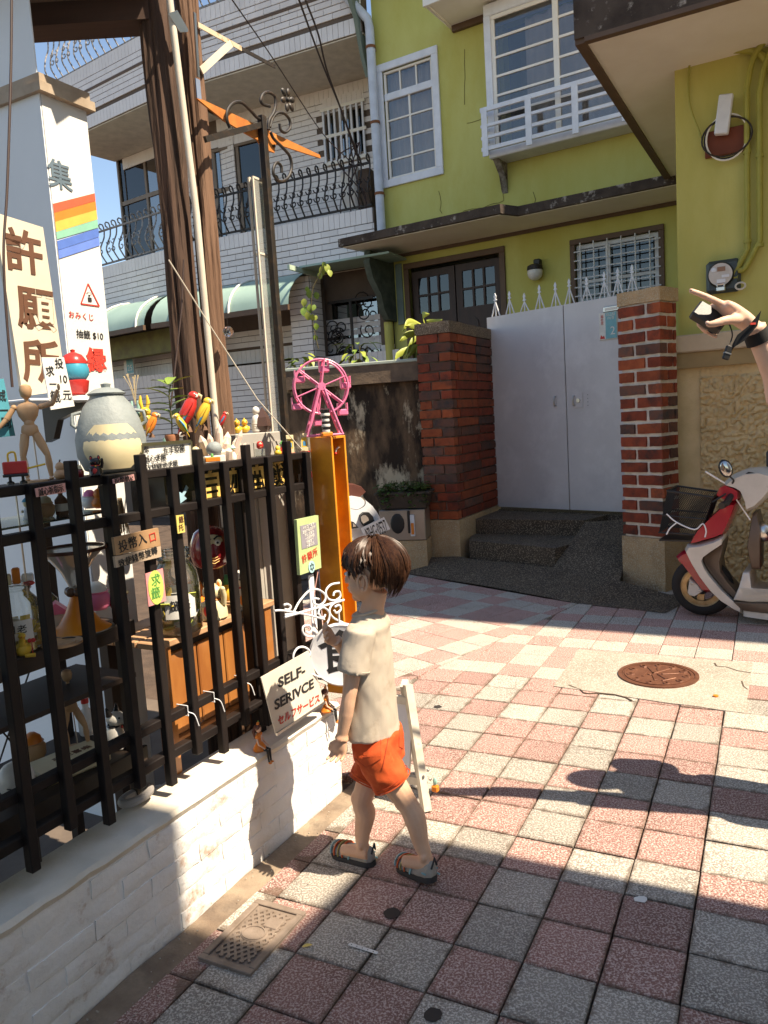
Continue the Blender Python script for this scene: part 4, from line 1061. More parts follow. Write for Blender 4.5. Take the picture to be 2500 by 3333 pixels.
# flat awning end over the corner
m=MB(); m.box(xR-1.0,xR+.5,-.62,.0,zp0-.03,zp0-.0); gpart('awning_top',m,m_awn); m=MB(); m.box(xR-1.0,xR-.96,-.95,.0,zp0-.10,zp0-.03); gpart('awning_frame',m,pm('pale_green_metal',(.45,.55,.42),.5))
# lower walls
tiles=[]
za_=zp0-.72
courses(GR,bend-.5,xR+.4,za_-.55,za_,.25,False,True); 
gpart('lintel_wall',gbox(GR,bend-.5,xR+.4,.26,.5,za_-.55,zp0),m_gjoint)
colx=grx(978,1000,-.35)[0]; colw=grx(1012,1000,-.35)[0]
zcb=grx(1000,1250,-.35)[1]-.3; zct=grx(1010,895,-.35)[1]
gpart('column',gbox(GR,colx-.19,colw+.0,-.34,.1,zcb,zct),m_gjoint)
courses(GR,colx-.19,colw,zcb,zct,-.35,False,False)
lowt=grx(480,1222,0)[1]
gpart('low_wall',gbox(GR,bend-5,xR+.3,.0+.01,.2,-.1,lowt-.02),m_gjoint); courses(GR,bend-5,xR+.3,lowt-1.6,lowt,0.0,True,False)
courses(GR,bend-1.0,colx+.1,lowt-.2,za_-.5,1.2,False,False); gpart('inner_wall',gbox(GR,bend-5,xR+.4,1.21,1.3,-.1,za_),m_gjoint)
courses(GR,xR-.05,xR+.18,zcb,za_-.5,.1,False,False); gpart('corner_pier',gbox(GR,xR-.05,xR+.18,.11,.3,zcb,za_),m_gjoint)
gpart('carport_wall',gbox(GR,lxa-2.5,.8,1.25,1.35,-.1,zp0),m_gjoint,GL); courses(GL,lxa-1.5,.6,lowt-.3,za_-.5,1.24,False,False); gpart('carport_lintel',gbox(GR,lxa-1.5,.3,.27,.5,za_-.6,zp0),m_gjoint,GL); courses(GL,lxa-1.5,.3,za_-.6,za_,.26,False,True); gpart('carport_low_wall',gbox(GR,lxa-1.5,.0,.02,.2,-.1,lowt-.02),m_gjoint,GL); courses(GL,lxa-1.5,0,lowt-1.2,lowt,.01,True,False)
low=MB()
for (fr,a,b,c,d,y) in tiles: low.box(a+jv/2,b-jv/2,y-.012,y+.01,c+jt/2,d-jt/2,GR.m.inverted()@fr.m)
G.part('ground_floor_tiles',low,m_gtile,smooth=None,kind='stuff')
# bright side of the column
m=MB()
k=0; z=zct
while z>zcb: m.box(colw-.005,colw+.012,-.33,-.02,z-th_+jt,z); z-=th_
G.part('column_side_tiles',m,m_gtile,smooth=None,kind='stuff')
gpart('olive_beam',gbox(GR,lxa-.5,.3,-.4,-.2,glx(450,1160,-.4)[1],glx(450,1085,-.4)[1]),pm('olive_steel',(.17,.16,.04),.6,(.12,.10,.03),scale=6),GL)
# scroll grille window
gg=gw(GR,(1075,985),(1236,1185),.2)
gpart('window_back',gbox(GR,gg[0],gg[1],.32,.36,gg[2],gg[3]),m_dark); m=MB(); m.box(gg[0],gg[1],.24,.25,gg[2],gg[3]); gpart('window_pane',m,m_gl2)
sg=gpart('scroll_grille',(lambda m:(m.box(gg[0],gg[1],.1,.13,gg[3]-.04,gg[3]),m.box((gg[0]+gg[1])/2-.02,(gg[0]+gg[1])/2+.02,.1,.13,gg[2],gg[3]),m)[-1])(MB()),m_iron)
r_=random.Random(4)
for k in range(22):
    x=gg[0]+r_.random()*(gg[1]-gg[0]); z=gg[2]+r_.random()*(gg[3]-gg[2]); m=MB(); m.tube([V((p[0],.11,p[1])) for p in spiral((x,z),.14,.03,r_.random()*6,r_.choice((-1.3,1.3)),16)],.011,4); gpart('scroll',m,m_iron,GR,sg)
# air conditioner
ax,az=grx(835,1125,.9)
t=Thing('air_conditioner',GR,(ax,1.15,az-.4),'beige air conditioner unit on the tiled wall under the green awning','air conditioner')
m_ac=pm('beige_enamel',(.55,.48,.38),.5)
m=MB(); m.box(ax-.24,ax+.5,.85,1.15,az-.33,az+.33,c=.02); t.part('case',m,m_ac)
for r in (.06,.12,.18,.24,.28):
    m=MB(); m.tube([V((ax+.1+r*math.cos(s),.84,az+r*math.sin(s))) for s in [2*math.pi*i/24 for i in range(24)]],.008,5,closed=True); t.part('fan_ring',m,m_iron)
m=MB(); m.lathe([(.001,.0),(.28,0)],24,M.Translation((ax+.1,.846,az))@M.Rotation(R(90),4,'X'),cap=False); t.part('fan_recess',m,m_dark)
m=MB(); m.ball((ax+.1,.84,az),(.07,.02,.07)); t.part('fan_hub',m,m_ac)
# house number sign
sx_,sz_=glx(425,1190,-.02); 
t=Thing('number_sign',GL,(sx_,0,sz_),'small teal sign with the number 25 on the tiled wall','sign')
m=MB(); m.box(sx_-.16,sx_+.13,-.05,-.02,sz_-.17,sz_+.17,c=.004); t.part('plate',m,m_cream)
m=MB(); m.box(sx_-.07,sx_+.12,-.056,-.051,sz_-.14,sz_+.15); t.part('teal_field',m,m_teal)
t.part('numeral',text_mb('25',.15,front(sx_+.025,-.058,sz_-.05)),m_cream)

# hairline cracks and a repaired patch in the green plaster
m_crk=pm('plaster_crack',(.20,.17,.05),.9)
for pts in ([(1050,1400),(1060,1440),(1040,1500),(1045,1545),(1000,1570),(950,1575),(880,1600),(800,1610),(700,1640)],[(540,1470),(560,1560),(550,1620),(570,1659)],[(740,380),(742,600),(738,880)],[(1270,1480),(1290,1540),(1275,1580)],[(760,950),(850,930),(930,880)]):
    m=MB(); P_=[V((*hx(*z3(*q)),0)) for q in pts]; P_=[V((p.x,-.002,p.y)) for p in P_]
    Q=[]
    for a,b in zip(P_,P_[1:]):
        for k in range(4): q=a.lerp(b,k/4); Q.append(q+V((.012*mnoise.noise(q*9),0,.012*mnoise.noise(q*9+V((4,0,0))))))
    m.tube(Q,.0045,4,cap=False); Hs.part('plaster_crack',m,m_crk)
# rain streak stains below the sills
for (px,py,w,h) in ((1330,640,.9,.7),(1480,250,.25,1.1),(2280,1010,.5,.4)):
    pass
# ================================================================== low white brick wall
m_wpaint=pm('white_painted_brick',(.78,.765,.75),.8,(.70,.68,.66),scale=7,bump=.0035,bscale=55,col3=(.42,.30,.235),c3scale=7,c3lo=.57,c3hi=.68,bdetail=6)
m_wtop=pm('cream_wall_top',(.68,.63,.55),.8,(.58,.52,.43),scale=5,bump=.002,bscale=60,col3=(.35,.25,.17),c3scale=6,c3lo=.6,c3hi=.75)
fx=lambda px,py,off=0: FEN.px(px,py,off)
WX0,WX1,WH=-1.5,1.30,.372
t=Thing('low_wall',FEN,(0,0,0),'low wall of thickly white painted bricks under the black fence','wall')
m=MB(); m.box(WX0,WX1-.012,.0055,.17,-.03,WH-.02); t.part('mortar_core',m,m_wpaint,smooth=None)
r_=random.Random(2); bh,bl=.0585,.205
for k in range(6):
    x=WX0-(bl/2 if k%2 else 0)
    while x<WX1-.02:
        a,b=max(x,WX0),min(x+bl,WX1)
        if b-a>.03:
            m=rough_box(a+.0012,b-.0012,0.002+r_.uniform(-.0022,.0022),.1,k*bh+.001-.012,(k+1)*bh-.001-.012,r_.random()*99,.0042,8,2,4); t.part('brick',m,m_wpaint,smooth=60)
        x+=bl
m=MB(); n=60; rows=[]
for i in range(n+1):
    x=WX0+(WX1+.003-WX0)*i/n; e=.004*mnoise.noise(V((x*14,0,0)))
    rows.append([V((x,.004+e,WH-.03)),V((x,-.004+e,WH-.012+e)),V((x,.006,WH+.002*mnoise.noise(V((x*9,3,0))))),V((x,.085,WH+.003*mnoise.noise(V((x*6,1,0))))),V((x,.172,WH-.002)),V((x,.175,WH-.05))])
m.loft(rows,cap=False,close=False); t.part('wall_top',m,m_wtop,smooth=50)
# raised floor of the shop behind the wall
m=MB(); m.prism([FEN.w((WX0-1,.175,0)).xy,FEN.w((1.62,.175,0)).xy,FEN.w((1.62,6,0)).xy,FEN.w((WX0-1,6,0)).xy],-.03,.10,'z')
me=m.mesh('shop_floor'); me.materials.append(pm('dark_floor',(.16,.12,.09),.9,(.10,.075,.06),scale=5)); o=link(bpy.data.objects.new('shop_floor',me)); o['kind']='structure'

# ================================================================== black fence
m_fence=pm('black_fence_paint',(.018,.014,.013),.5,(.012,.009,.009),scale=9,bump=.0008,bscale=45,spec=.22)
t=Thing('fence',FEN,(.5,.07,WH),'black steel fence with alternating tall and short posts above the white wall','fence')
PY0,PY1=.05,.09
posts=[]
for k in range(-3,5): posts.append((.162+.249*k,.412,1.444))
for k in range(-3,6): posts.append((.036+.2492*k,.462,1.394))
for (x,z0,z1) in posts:
    m=MB(); m.box(x+.004,x+.032,PY0+.008,PY1-.005,z0,z1,c=.0025); t.part('post',m,m_fence,smooth=30)
xe=1.33
for (z0,z1) in ((1.368,1.394),(1.247,1.274),(.600,.628),(.483,.512)):
    m=MB(); m.box(-.8,xe,PY1-.012,PY1+.022,z0,z1,c=.003); t.part('rail',m,m_fence,smooth=30)
m=MB(); m.box(.93,.97,PY1+.022,PY1+.06,WH-.1,1.36,c=.003); t.part('support_post',m,m_fence)
m=MB(); m.box(-.72,-.68,PY1+.022,PY1+.06,WH-.1,1.36,c=.003); t.part('support_post',m,m_fence)

def spot(px,py,off):
    x,z=fx(px,py,off); p=FEN.w((x,off,z)); return V((x,off,z)),(p-CAM).dot(FW)/F_PX
# ================================================================== timber posts, beam, white wall end
def timber(name,lx,rx,py0,off,label,sq,hi=3.35,seed=0):
    a=fx(lx,py0,off)[0]; b=fx(rx,py0,off)[0]; c=(a+b)/2; w_=FEN.w((c,off,1.6)); r=(rx-lx)/2*((w_-CAM).dot(FW)/F_PX)
    t=Thing(name,FEN,(c,off,.1),label,'post','timber posts')
    m=MB(); rings=[]; N=60; nn=44
    for i in range(N+1):
        z=.1+(hi-.1)*i/N; ring=[]
        for k in range(nn):
            an=2*math.pi*k/nn
            rr=r*(1.0+(.16*abs(math.sin(2*an))**1 if sq else 0))
            g=.05*r*mnoise.noise(V((math.cos(an)*2.2,math.sin(an)*2.2,z*1.3+seed)))*4+.05*r*mnoise.noise(V((math.cos(an)*7,math.sin(an)*7,z*3+seed)))*3
            g+=.07*r*mnoise.noise(V((math.cos(an)*11,math.sin(an)*11,z*1.1+seed*2)))*1.6
            if k in (9,24,33): g-=.22*r*max(0,.5+1.2*mnoise.noise(V((k,z*1.7,seed))))
            ring.append(V((c+(rr+g)*math.cos(an)+.006*mnoise.noise(V((z*2,seed,0))),off+(rr+g)*math.sin(an),z)))
        rings.append(ring)
    m.loft(rings); t.part('trunk',m,m_timber if not sq else m_timber2,smooth=60); return t,c,r
m_timber=pm('weathered_timber',(.21,.115,.07),.85,(.12,.062,.036),scale=26,stretch=(1,1,.06),bump=.010,bscale=60,col3=(.07,.04,.025),c3scale=30,c3lo=.58,c3hi=.68)
m_timber2=pm('old_split_timber',(.11,.06,.04),.9,(.045,.025,.016),scale=22,stretch=(1,1,.08),bump=.012,bscale=45,col3=(.18,.11,.075),c3scale=25,c3lo=.58,c3hi=.7)
OFFP=.40
T1,c1x,r1=timber('timber_post',572,658,1206,OFFP,'dark split square timber post, the thicker of two behind the fence',True,seed=3)
T2,c2x,r2=timber('timber_post',674,743,1206,OFFP-.02,'smooth brown round timber post beside the white conduit',False,seed=8)
# hardware on the posts
zz=Z(400,0,2.38)
p,s=spot(*zz(425,165),OFFP-.11); m=MB(); m.prism([(p.x+dx*s/2.38*1,p.z+dz*s/2.38) for dx,dz in ((-110,10),(-5,78),(105,-20),(100,-40),(10,-78))],p.y-.004,p.y); T2.part('metal_plate',m,m_steel)
for (a,b) in (((540,90),(585,600)),):
    pa,s=spot(*zz(*a),OFFP-.09); pb,_=spot(*zz(*b),OFFP-.09); m=MB(); m.bar(pa+V((.01,0,0)),pb,.012,.006); T2.part('metal_strip',m,m_steel)
pa,_=spot(*zz(580,680),OFFP-.09); m=MB(); m.box(pa.x-.012,pa.x+.012,pa.y-.004,pa.y,pa.z-.04,pa.z+.03); T2.part('sticker',m,plain('blue_sticker',(.2,.25,.35),.4))
# white conduit running up between the posts
q0,_=spot(695,1290,OFFP-.10); q1,_=spot(552,0,OFFP-.10); q2,_=spot(640,700,OFFP-.10)
m=MB(); m.tube([q0+V((.0,0,-.5)),q0,q2,q1,q1+(q1-q2)*.6],.0125,12); o=single('conduit_pipe',FEN,q0,m,pm('cream_pvc',(.66,.60,.50),.45,(.58,.5,.4),scale=8,col3=(.45,.22,.08),c3scale=5,c3lo=.66,c3hi=.72),'cream plastic conduit running up the timber posts','pipe')
# steel arm with brace and dark end
a,_=spot(*Z(600,0,2.37)(105,190),.33); b,_=spot(*Z(600,0,2.37)(440,375),.33); c,_=spot(*Z(600,0,2.37)(700,515),.33); d,_=spot(*Z(600,0,2.37)(130,545),.33); e,_=spot(*Z(600,0,2.37)(360,335),.33)
t=Thing('bracket_arm',FEN,a,'rusty flat steel arm with a pale brace high on the round timber post','bracket')
m=MB(); m.bar(a,b,.004,.019); t.part('arm',m,pm('rusty_cream_steel',(.55,.45,.32),.6,(.40,.2,.08),scale=30,lo=.55,hi=.65))
m=MB(); m.bar(b,c,.004,.015); t.part('arm_end',m,m_iron)
m=MB(); m.bar(d,e,.006,.026); t.part('brace',m,MATS['cream_pvc'])
# orange blade
zz2=Z(600,0,2.37); fl=lambda x,y,o=.30: spot(*zz2(x,y),o)[0]
m_orange=pm('faded_orange_paint',(.55,.20,.045),.55,(.42,.13,.03),scale=14,col3=(.66,.42,.22),c3scale=16,c3lo=.6,c3hi=.7)
prof=[(90,760),(140,772),(600,985),(720,1045),(1040,1195),(1048,1222),(700,1110),(690,1180),(640,1160),(590,1130),(560,1080),(470,1030),(300,930)]
pts=[fl(*p) for p in prof]; m=MB(); m.prism([(p.x,p.z) for p in pts],.296,.304)
t=Thing('pointed_ornament',FEN,pts[0],'orange painted pointed metal blade fixed between the timber and iron posts','ornament'); t.part('blade',m,m_orange)
for q in ((600,1098),(680,1130)):
    p=fl(*q); m=MB(); m.lathe([(.007,0),(.007,.008),(.003,.008)],8,M.Translation((p.x,.296,p.z))@M.Rotation(R(90),4,'X')); t.part('bolt',m,m_iron)
# iron sign post with scrolls
pc=(fl(645,940).x+.0); ptop=fl(630,935).z; OI=.28
xi=fx(927,1356,OI)[0]; xi0=fx(871,430,OI)[0]
t=Thing('iron_post',FEN,(xi,OI,.1),'dark wrought iron post with scrolls and a flower at its top','iron post')
m=MB(); m.box(xi-.016,xi+.012,OI-.014,OI+.014,.1,ptop,c=.002); 
t.part('shaft',m,m_iron)
m=MB(); a=spot(*zz2(160,1075),OI)[0]; b=spot(*zz2(620,955),OI)[0]; m.bar(a,b,.012,.022); t.part('cross_arm',m,m_iron)
def scr(pts,r=.0065): 
    m=MB(); m.tube(catmull([spot(*zz2(*p),OI)[0] for p in pts],5),r,7); t.part('scroll',m,m_iron)
scr([(350,985),(328,920),(335,850),(380,795),(440,790),(500,840),(560,905),(600,925)])
scr([(660,820),(610,805),(590,775),(610,725),(650,712),(695,740),(705,800),(690,870),(655,930),(650,1000)])
scr([(735,955),(745,1005),(780,1020),(815,985),(812,925),(770,875),(720,870),(680,910),(660,980)])
scr([(750,1330),(745,1280),(715,1255),(690,1290),(690,1350),(740,1400),(800,1370),(828,1290),(810,1200),(750,1130),(690,1070),(665,1020)])
fc=spot(*zz2(797,770),OI)[0]
for k in range(6):
    a=k*math.pi/3+.3; m=MB(); m.ball(fc+V((.034*math.cos(a),0,.034*math.sin(a))),(.019,.008,.013),8,6,M.Rotation(-a,4,'Y')); t.part('petal',m,m_iron)
m=MB(); m.ball(fc,.011,8,6); t.part('flower_centre',m,m_iron)
# tall clear case by the iron post
xa=fx(842,1000,.33)[0]; xb=fx(888,1000,.33)[0]; zt=fx(862,600,.33)[1]; zb=1.42
t=Thing('acrylic_case',FEN,(xa,.33,zb),'tall narrow clear case with a cream frame beside the iron post','display case')
m=MB(); w=.0042
for (x,y) in ((xa,.31),(xb,.31),(xa,.33),(xb,.33)): m.box(x-w,x+w,y-w,y+w,zb,zt)
for z in (zb,zt-.3,zt): m.box(xa,xb,.31-w,.31+w,z-w,z+w); m.box(xa,xb,.33-w,.33+w,z-w,z+w)
t.part('frame',m,MATS['cream_pvc'])
m=MB(); m.box(xa+w,xb-w,.308,.310,zb+w,zt-w); t.part('front_panel',m,glass('acrylic',(.9,.93,.93),-.35,.22))
# white wall end with the rainbow (parallel to the fence) and its long side
OR=.55
ra=(fx(222,1165,OR)[0]+fx(112,101,OR)[0])/2; rb=(fx(366,1219,OR)[0]+fx(278,321,OR)[0])/2
rzt=(fx(126,236,OR)[1]+fx(282,312,OR)[1])/2
m_wwall=pm('white_wall_paint',(.68,.67,.64),.8,(.62,.61,.585),scale=2.5,bump=.0015,bscale=30)
m_wblue=pm('pale_blue_wall',(.76,.79,.80),.8,(.70,.73,.745),scale=2)
t=Thing('rainbow_wall',FEN,(ra,OR,0),'white wall end painted with a slanting rainbow and red characters','wall')
m=MB(); m.box(ra+.001,rb,OR,4.0,0,rzt-.06); t.part('wall_slab',m,m_wwall,smooth=None)
m=MB(); m.box(ra-.004,ra+.0,OR+.002,4.0,0,3.4); t.part('blue_side',m,m_wblue,smooth=None)
m=MB(); m.box(ra-.02,rb+.02,OR-.025,4.0,rzt-.06,rzt-.03); m.box(ra-.01,rb+.01,OR-.014,4.0,rzt-.03,rzt); t.part('cornice',m,pm('stained_cornice',(.45,.36,.27),.85,(.32,.24,.17),scale=8),smooth=None)
z5=Z(0,650,3.69)
def stripe(pts,col,nm):
    P_=[spot(*z5(*p),OR-.001)[0] for p in pts]
    poly=[(max(ra+.002,min(rb-.001,p.x)),p.z) for p in P_]; m=MB(); m.prism(poly,OR-.0025,OR-.0005); t.part('stripe',m,plain(nm,col,.7))
for (l0,r0,l1,r1,c,nm) in ((40,-75,150,15,(.80,.11,.05),'stripe_red'),(152,20,260,125,(.85,.22,.03),'stripe_orange'),(260,125,380,235,(.85,.46,.09),'stripe_yellow'),(382,238,470,335,(.22,.50,.36),'stripe_green'),(490,345,600,445,(.08,.17,.52),'stripe_blue'),(605,452,705,550,(.12,.22,.62),'stripe_blue_light')):
    stripe([(600+l0*.12,l0),(1150+r0*.08,r0),(1150+r1*.08,r1),(600+l1*.12,l1)],c,nm)
def wtext(txt,px,py,hpx,mat,off,rot=0,nm='lettering',T_=None,**k):
    p,s=spot(px,py,off); (T_ or t).part(nm,text_mb(txt,hpx*s*1.1,front(p.x,off-.002,p.z,rot),**k),mat)
m_slate=plain('slate_paint',(.11,.16,.20),.7)
wtext('集',195,578,88,m_slate,OR,0,bold=.001)
wtext('おみくじ',264,1030,22,m_red_l,OR,-.03,space=1.15)
wtext('抽籤 $10',292,1092,26,m_letter,OR,-.02)
wtext('縁',314,1178,70,m_red_l,OR,0,bold=.004)
tri=[spot(*z5(*p),OR)[0] for p in ((1055,1010),(1190,1280),(970,1250))]
for a,b in ((0,1),(1,2),(2,0)):
    m=MB(); m.bar(tri[a]+V((0,-.0015,0)),tri[b]+V((0,-.0015,0)),.002,.0045,up=(0,0,1)); t.part('warning_triangle',m,m_red_l)
p=spot(*z5(1075,1200),OR)[0]; m=MB(); m.box(p.x-.008,p.x+.008,OR-.0025,OR-.001,p.z-.007,p.z+.007); m.box(p.x-.004,p.x+.004,OR-.0025,OR-.001,p.z+.012,p.z+.016); t.part('box_icon',m,m_letter)
for k in range(5):
    a=R(30+30*k); m=MB(); m.bar((p.x+.009*math.cos(a),OR-.0015,p.z+.016+.006*math.sin(a)),(p.x+.013*math.cos(a),OR-.0015,p.z+.016+.011*math.sin(a)),.001,.0012); t.part('ray_icon',m,m_letter)
# eave beam of the shop
be0=fx(112,92,OR-.1); 
bz=at(290,82,2.95).z
t=Thing('shop_beam',WORLD,(-1.0,2.95,bz),'dark brown timber beam across the top of the shop opening','beam')
bx0=at(-60,60,2.9).x; bx1=at(480,60,2.9).x
def wl_(p): return WORLD.loc(p)
m=MB(); m.v=[]; m.box(bx0,bx1,-2.98,-2.86,bz,bz+.085) if False else None
BM=Frame((0,2.93,0),90)
m=MB(); m.box(bx0,bx1,-.0,.12,bz,bz+.09); t2=Thing('eave_board',BM,(bx0,0,bz),'brown eave board over the shop front, resting on the split timber post','eave'); t2.part('board',m,pm('eave_brown',(.10,.055,.04),.8,(.06,.035,.025),scale=9,stretch=(.1,1,1)))
m=MB(); m.box(bx0,bx1,-.35,-.001,bz+.075,bz+.09); t2.part('lining',m,pm('eave_lining',(.30,.21,.15),.85))
bpy.data.objects.remove(t.e)
# hanging black cable
m=MB(); m.tube(catmull([spot(*p,.22)[0] for p in ((38,-20),(36,200),(30,420),(22,640),(12,800),(16,950),(25,1080),(40,1260))],6),.0035,6); single('hanging_cable',FEN,spot(40,1260,.22)[0],m,pm('dark_cable',(.05,.025,.02),.6),'dark cable hanging down past the wishing board','cable')

# ================================================================== furniture behind the fence
m_box_blk=plain('black_lacquer',(.012,.010,.010),.25)
m_wood=pm('worn_table_wood',(.50,.29,.16),.6,(.38,.21,.11),scale=18,stretch=(.12,1,1),bump=.0015,bscale=60,col3=(.52,.34,.2),c3scale=14,c3lo=.6,c3hi=.72)
m_oranwood=pm('orange_varnish',(.40,.16,.045),.35,(.30,.105,.03),scale=14,stretch=(1,1,.3),coat=.3)
m_dkwood=pm('dark_shelf_wood',(.035,.02,.013),.6,(.03,.02,.015),scale=12)
# fortune box: black shelf box with gold characters
t=Thing('fortune_box',FEN,(.95,.13,1.26),'black box with large gold characters behind the fence top','display box')
m=MB(); m.box(.57,1.36,.122,.136,1.255,1.385); t.part('front_board',m,m_box_blk)
m=MB(); m.box(.57,1.36,.136,.27,1.255,1.262); m.box(.57,1.36,.136,.27,1.378,1.388); m.box(.57,1.36,.262,.27,1.262,1.378); m.box(.57,.578,.136,.262,1.262,1.378); t.part('carcass',m,m_box_blk)
for ch,px,py in (('自',688,1583),('助',748,1566),('抽',826,1552),('籤',893,1544)):
    p,s=spot(px,py,.122); t.part('gold_character',text_mb(ch,.105,front(p.x,.1205,p.z,0),bold=.003,width=1.2),m_gold)
p,s=spot(598,1606,.122); m=MB(); m.prism([(p.x+a*.001,p.z+b*.001) for a,b in ((-22,-30),(-22,8),(-8,0),(14,26),(22,16),(-2,-8),(10,-18))],.1195,.1215); t.part('arrow',m,plain('pale_blue_paint',(.35,.55,.65),.5))
# coin counter board continuing to the near side
m=MB(); m.box(-.85,.56,.115,.30,1.372,1.388); single('counter_board',FEN,(0,.2,1.37),m,m_dkwood,'dark counter board along the top rail of the fence under the mannequin','shelf')
# brown varnished drawer cabinet and table top
ta=spot(530,2085,.16)[0]; tb=spot(891,1960,.16)[0]; tz=(ta.z+tb.z)/2
t=Thing('wooden_table',FEN,((ta.x+tb.x)/2,.3,.1),'worn wooden table with an orange varnished front behind the fence','table')
for k in range(3):
    m=MB(); m.box(ta.x-.02,tb.x+.012,.16+k*.105,.16+k*.105+.1,tz-.022,tz,c=.003); t.part('table_plank',m,m_wood)
m=MB(); m.box(ta.x+.02,tb.x-.02,.20,.22,tz-.16,tz-.03); t.part('apron_board',m,m_dkwood)
x0=fx(545,2200,.2)[0]; x1=fx(885,2150,.2)[0]; 
n=4
for k in range(n):
    a=x0+(x1-x0)*k/n; b=x0+(x1-x0)*(k+1)/n; m=MB(); m.box(a+.003,b-.003,.19,.21,tz-.34,tz-.055,c=.004); t.part('front_panel',m,m_oranwood)
m=MB(); m.box(x0,x1,.183,.205,tz-.39,tz-.342,c=.006); t.part('moulding',m,m_oranwood)
for (x,y) in ((ta.x+.02,.19),(tb.x-.03,.19),(ta.x+.02,.44),(tb.x-.03,.44)):
    m=MB(); m.box(x-.02,x+.02,y-.02,y+.02,.1,tz-.02); t.part('leg',m,m_oranwood if y<.3 else m_dkwood)
# grey metal cabinet
ga_=fx(848,1800,.30)[0]; gb_=fx(965,1800,.30)[0]; gzt=(fx(780,1408,.30)[1]+fx(900,1408,.3)[1])/2
gl0=fx(770,1430,.30)[0]
t=Thing('grey_cabinet',FEN,(ga_,.3,.1),'plain light grey metal cabinet behind the gold lettered box','cabinet')
m=MB(); m.box(gl0,gb_,.30,.48,.1,gzt,c=.004); t.part('carcass',m,pm('grey_enamel',(.42,.39,.35),.45))
m=MB(); m.box(gl0+.02,ga_-.01,.296,.300,.2,gzt-.04); t.part('door_panel',m,MATS['grey_enamel'])
m=MB(); m.box(ga_+.01,gb_-.01,.296,.300,.2,gzt-.04); t.part('door_panel',m,MATS['grey_enamel'])
# dark slatted shelf rack on the near side
t=Thing('shelf_rack',FEN,(0,.3,.1),'dark wooden shelf rack with perforated boards behind the near fence posts','shelf')
sz=[]
for (p,wd) in (((200,2090),.30),((200,2560),.30)):
    q=spot(*p,.18)[0]; sz.append(q.z)
    m=MB(); m.box(-.85,.42,.16,.50,q.z-.018,q.z,c=.003); t.part('shelf_board',m,m_dkwood)
    m=MB(); m.box(-.85,.42,.15,.165,q.z-.045,q.z+.004,c=.003); t.part('shelf_edge',m,m_dkwood)
SH1,SH2=sz
for x in (-.8,.0,.38):
    for y in (.17,.47):
        m=MB(); m.box(x-.015,x+.015,y-.015,y+.015,.1,1.36); t.part('upright',m,m_dkwood)
m=MB(); m.box(-.85,.42,.17,.44,(SH1+SH2)/2+.02,(SH1+SH2)/2+.035); t.part('shelf_board',m,m_dkwood)
for (a,b) in (((.02,.3),(.36,.9)),((.36,.3),(.02,.9))):
    m=MB(); m.tube([(a[0],.5,a[1]),(b[0],.5,b[1])],.003,5); t.part('cross_wire',m,m_iron)
# glass shelf
gs=spot(150,1690,.24)[0].z
t=Thing('glass_shelf',FEN,(-.2,.3,gs),'clear green edged glass shelf on thin wires behind the fence','shelf')
m=MB(); m.box(-.8,.42,.20,.46,gs-.006,gs); t.part('glass_plate',m,glass('green_glass',(.75,.88,.80),.10,.04))
for x in (-.5,.1,.4):
    m=MB(); m.tube([(x,.2,gs-.2),(x,.2,1.37)],.0025,5); t.part('wire',m,m_steel)
# orange crate standing on end
cz0=.372; cp=spot(1040,1418,.13)[0]
ca=fx(1008,1440,.16)[0]; cc_=fx(1076,1416,.05)
t=Thing('orange_crate',FEN,(1.5,.1,cz0),'tall orange wooden crate stood on end at the far end of the fence','crate')
cx0=fx(1078,1420,.0)[0]; cx1=fx(1124,1412,.0)[0]; czt=fx(1078,1420,.0)[1]
cdep=.105; wt=.011
m=MB(); m.box(cx0,cx0+wt,0,cdep,cz0,czt,c=.002); t.part('near_side_board',m,m_orange_c:=pm('orange_gloss_paint',(.80,.33,.035),.28,(.68,.24,.025),scale=7,coat=.4,col3=(.52,.17,.02),c3scale=3,c3lo=.5,c3hi=.7))
m=MB(); m.box(cx1-wt,cx1,0,cdep,cz0,czt,c=.002); t.part('far_side_board',m,m_orange_c)
m=MB(); m.box(cx0+wt,cx1-wt,cdep-.01,cdep,cz0+wt,czt-wt); t.part('back_board',m,m_orange_c)
m=MB(); m.box(cx0+wt,cx1-wt,0,cdep,czt-wt,czt,c=.002); t.part('top_board',m,m_orange_c)
m=MB(); m.box(cx0+wt,cx1-wt,0,cdep,cz0,cz0+wt,c=.002); t.part('bottom_board',m,m_orange_c)
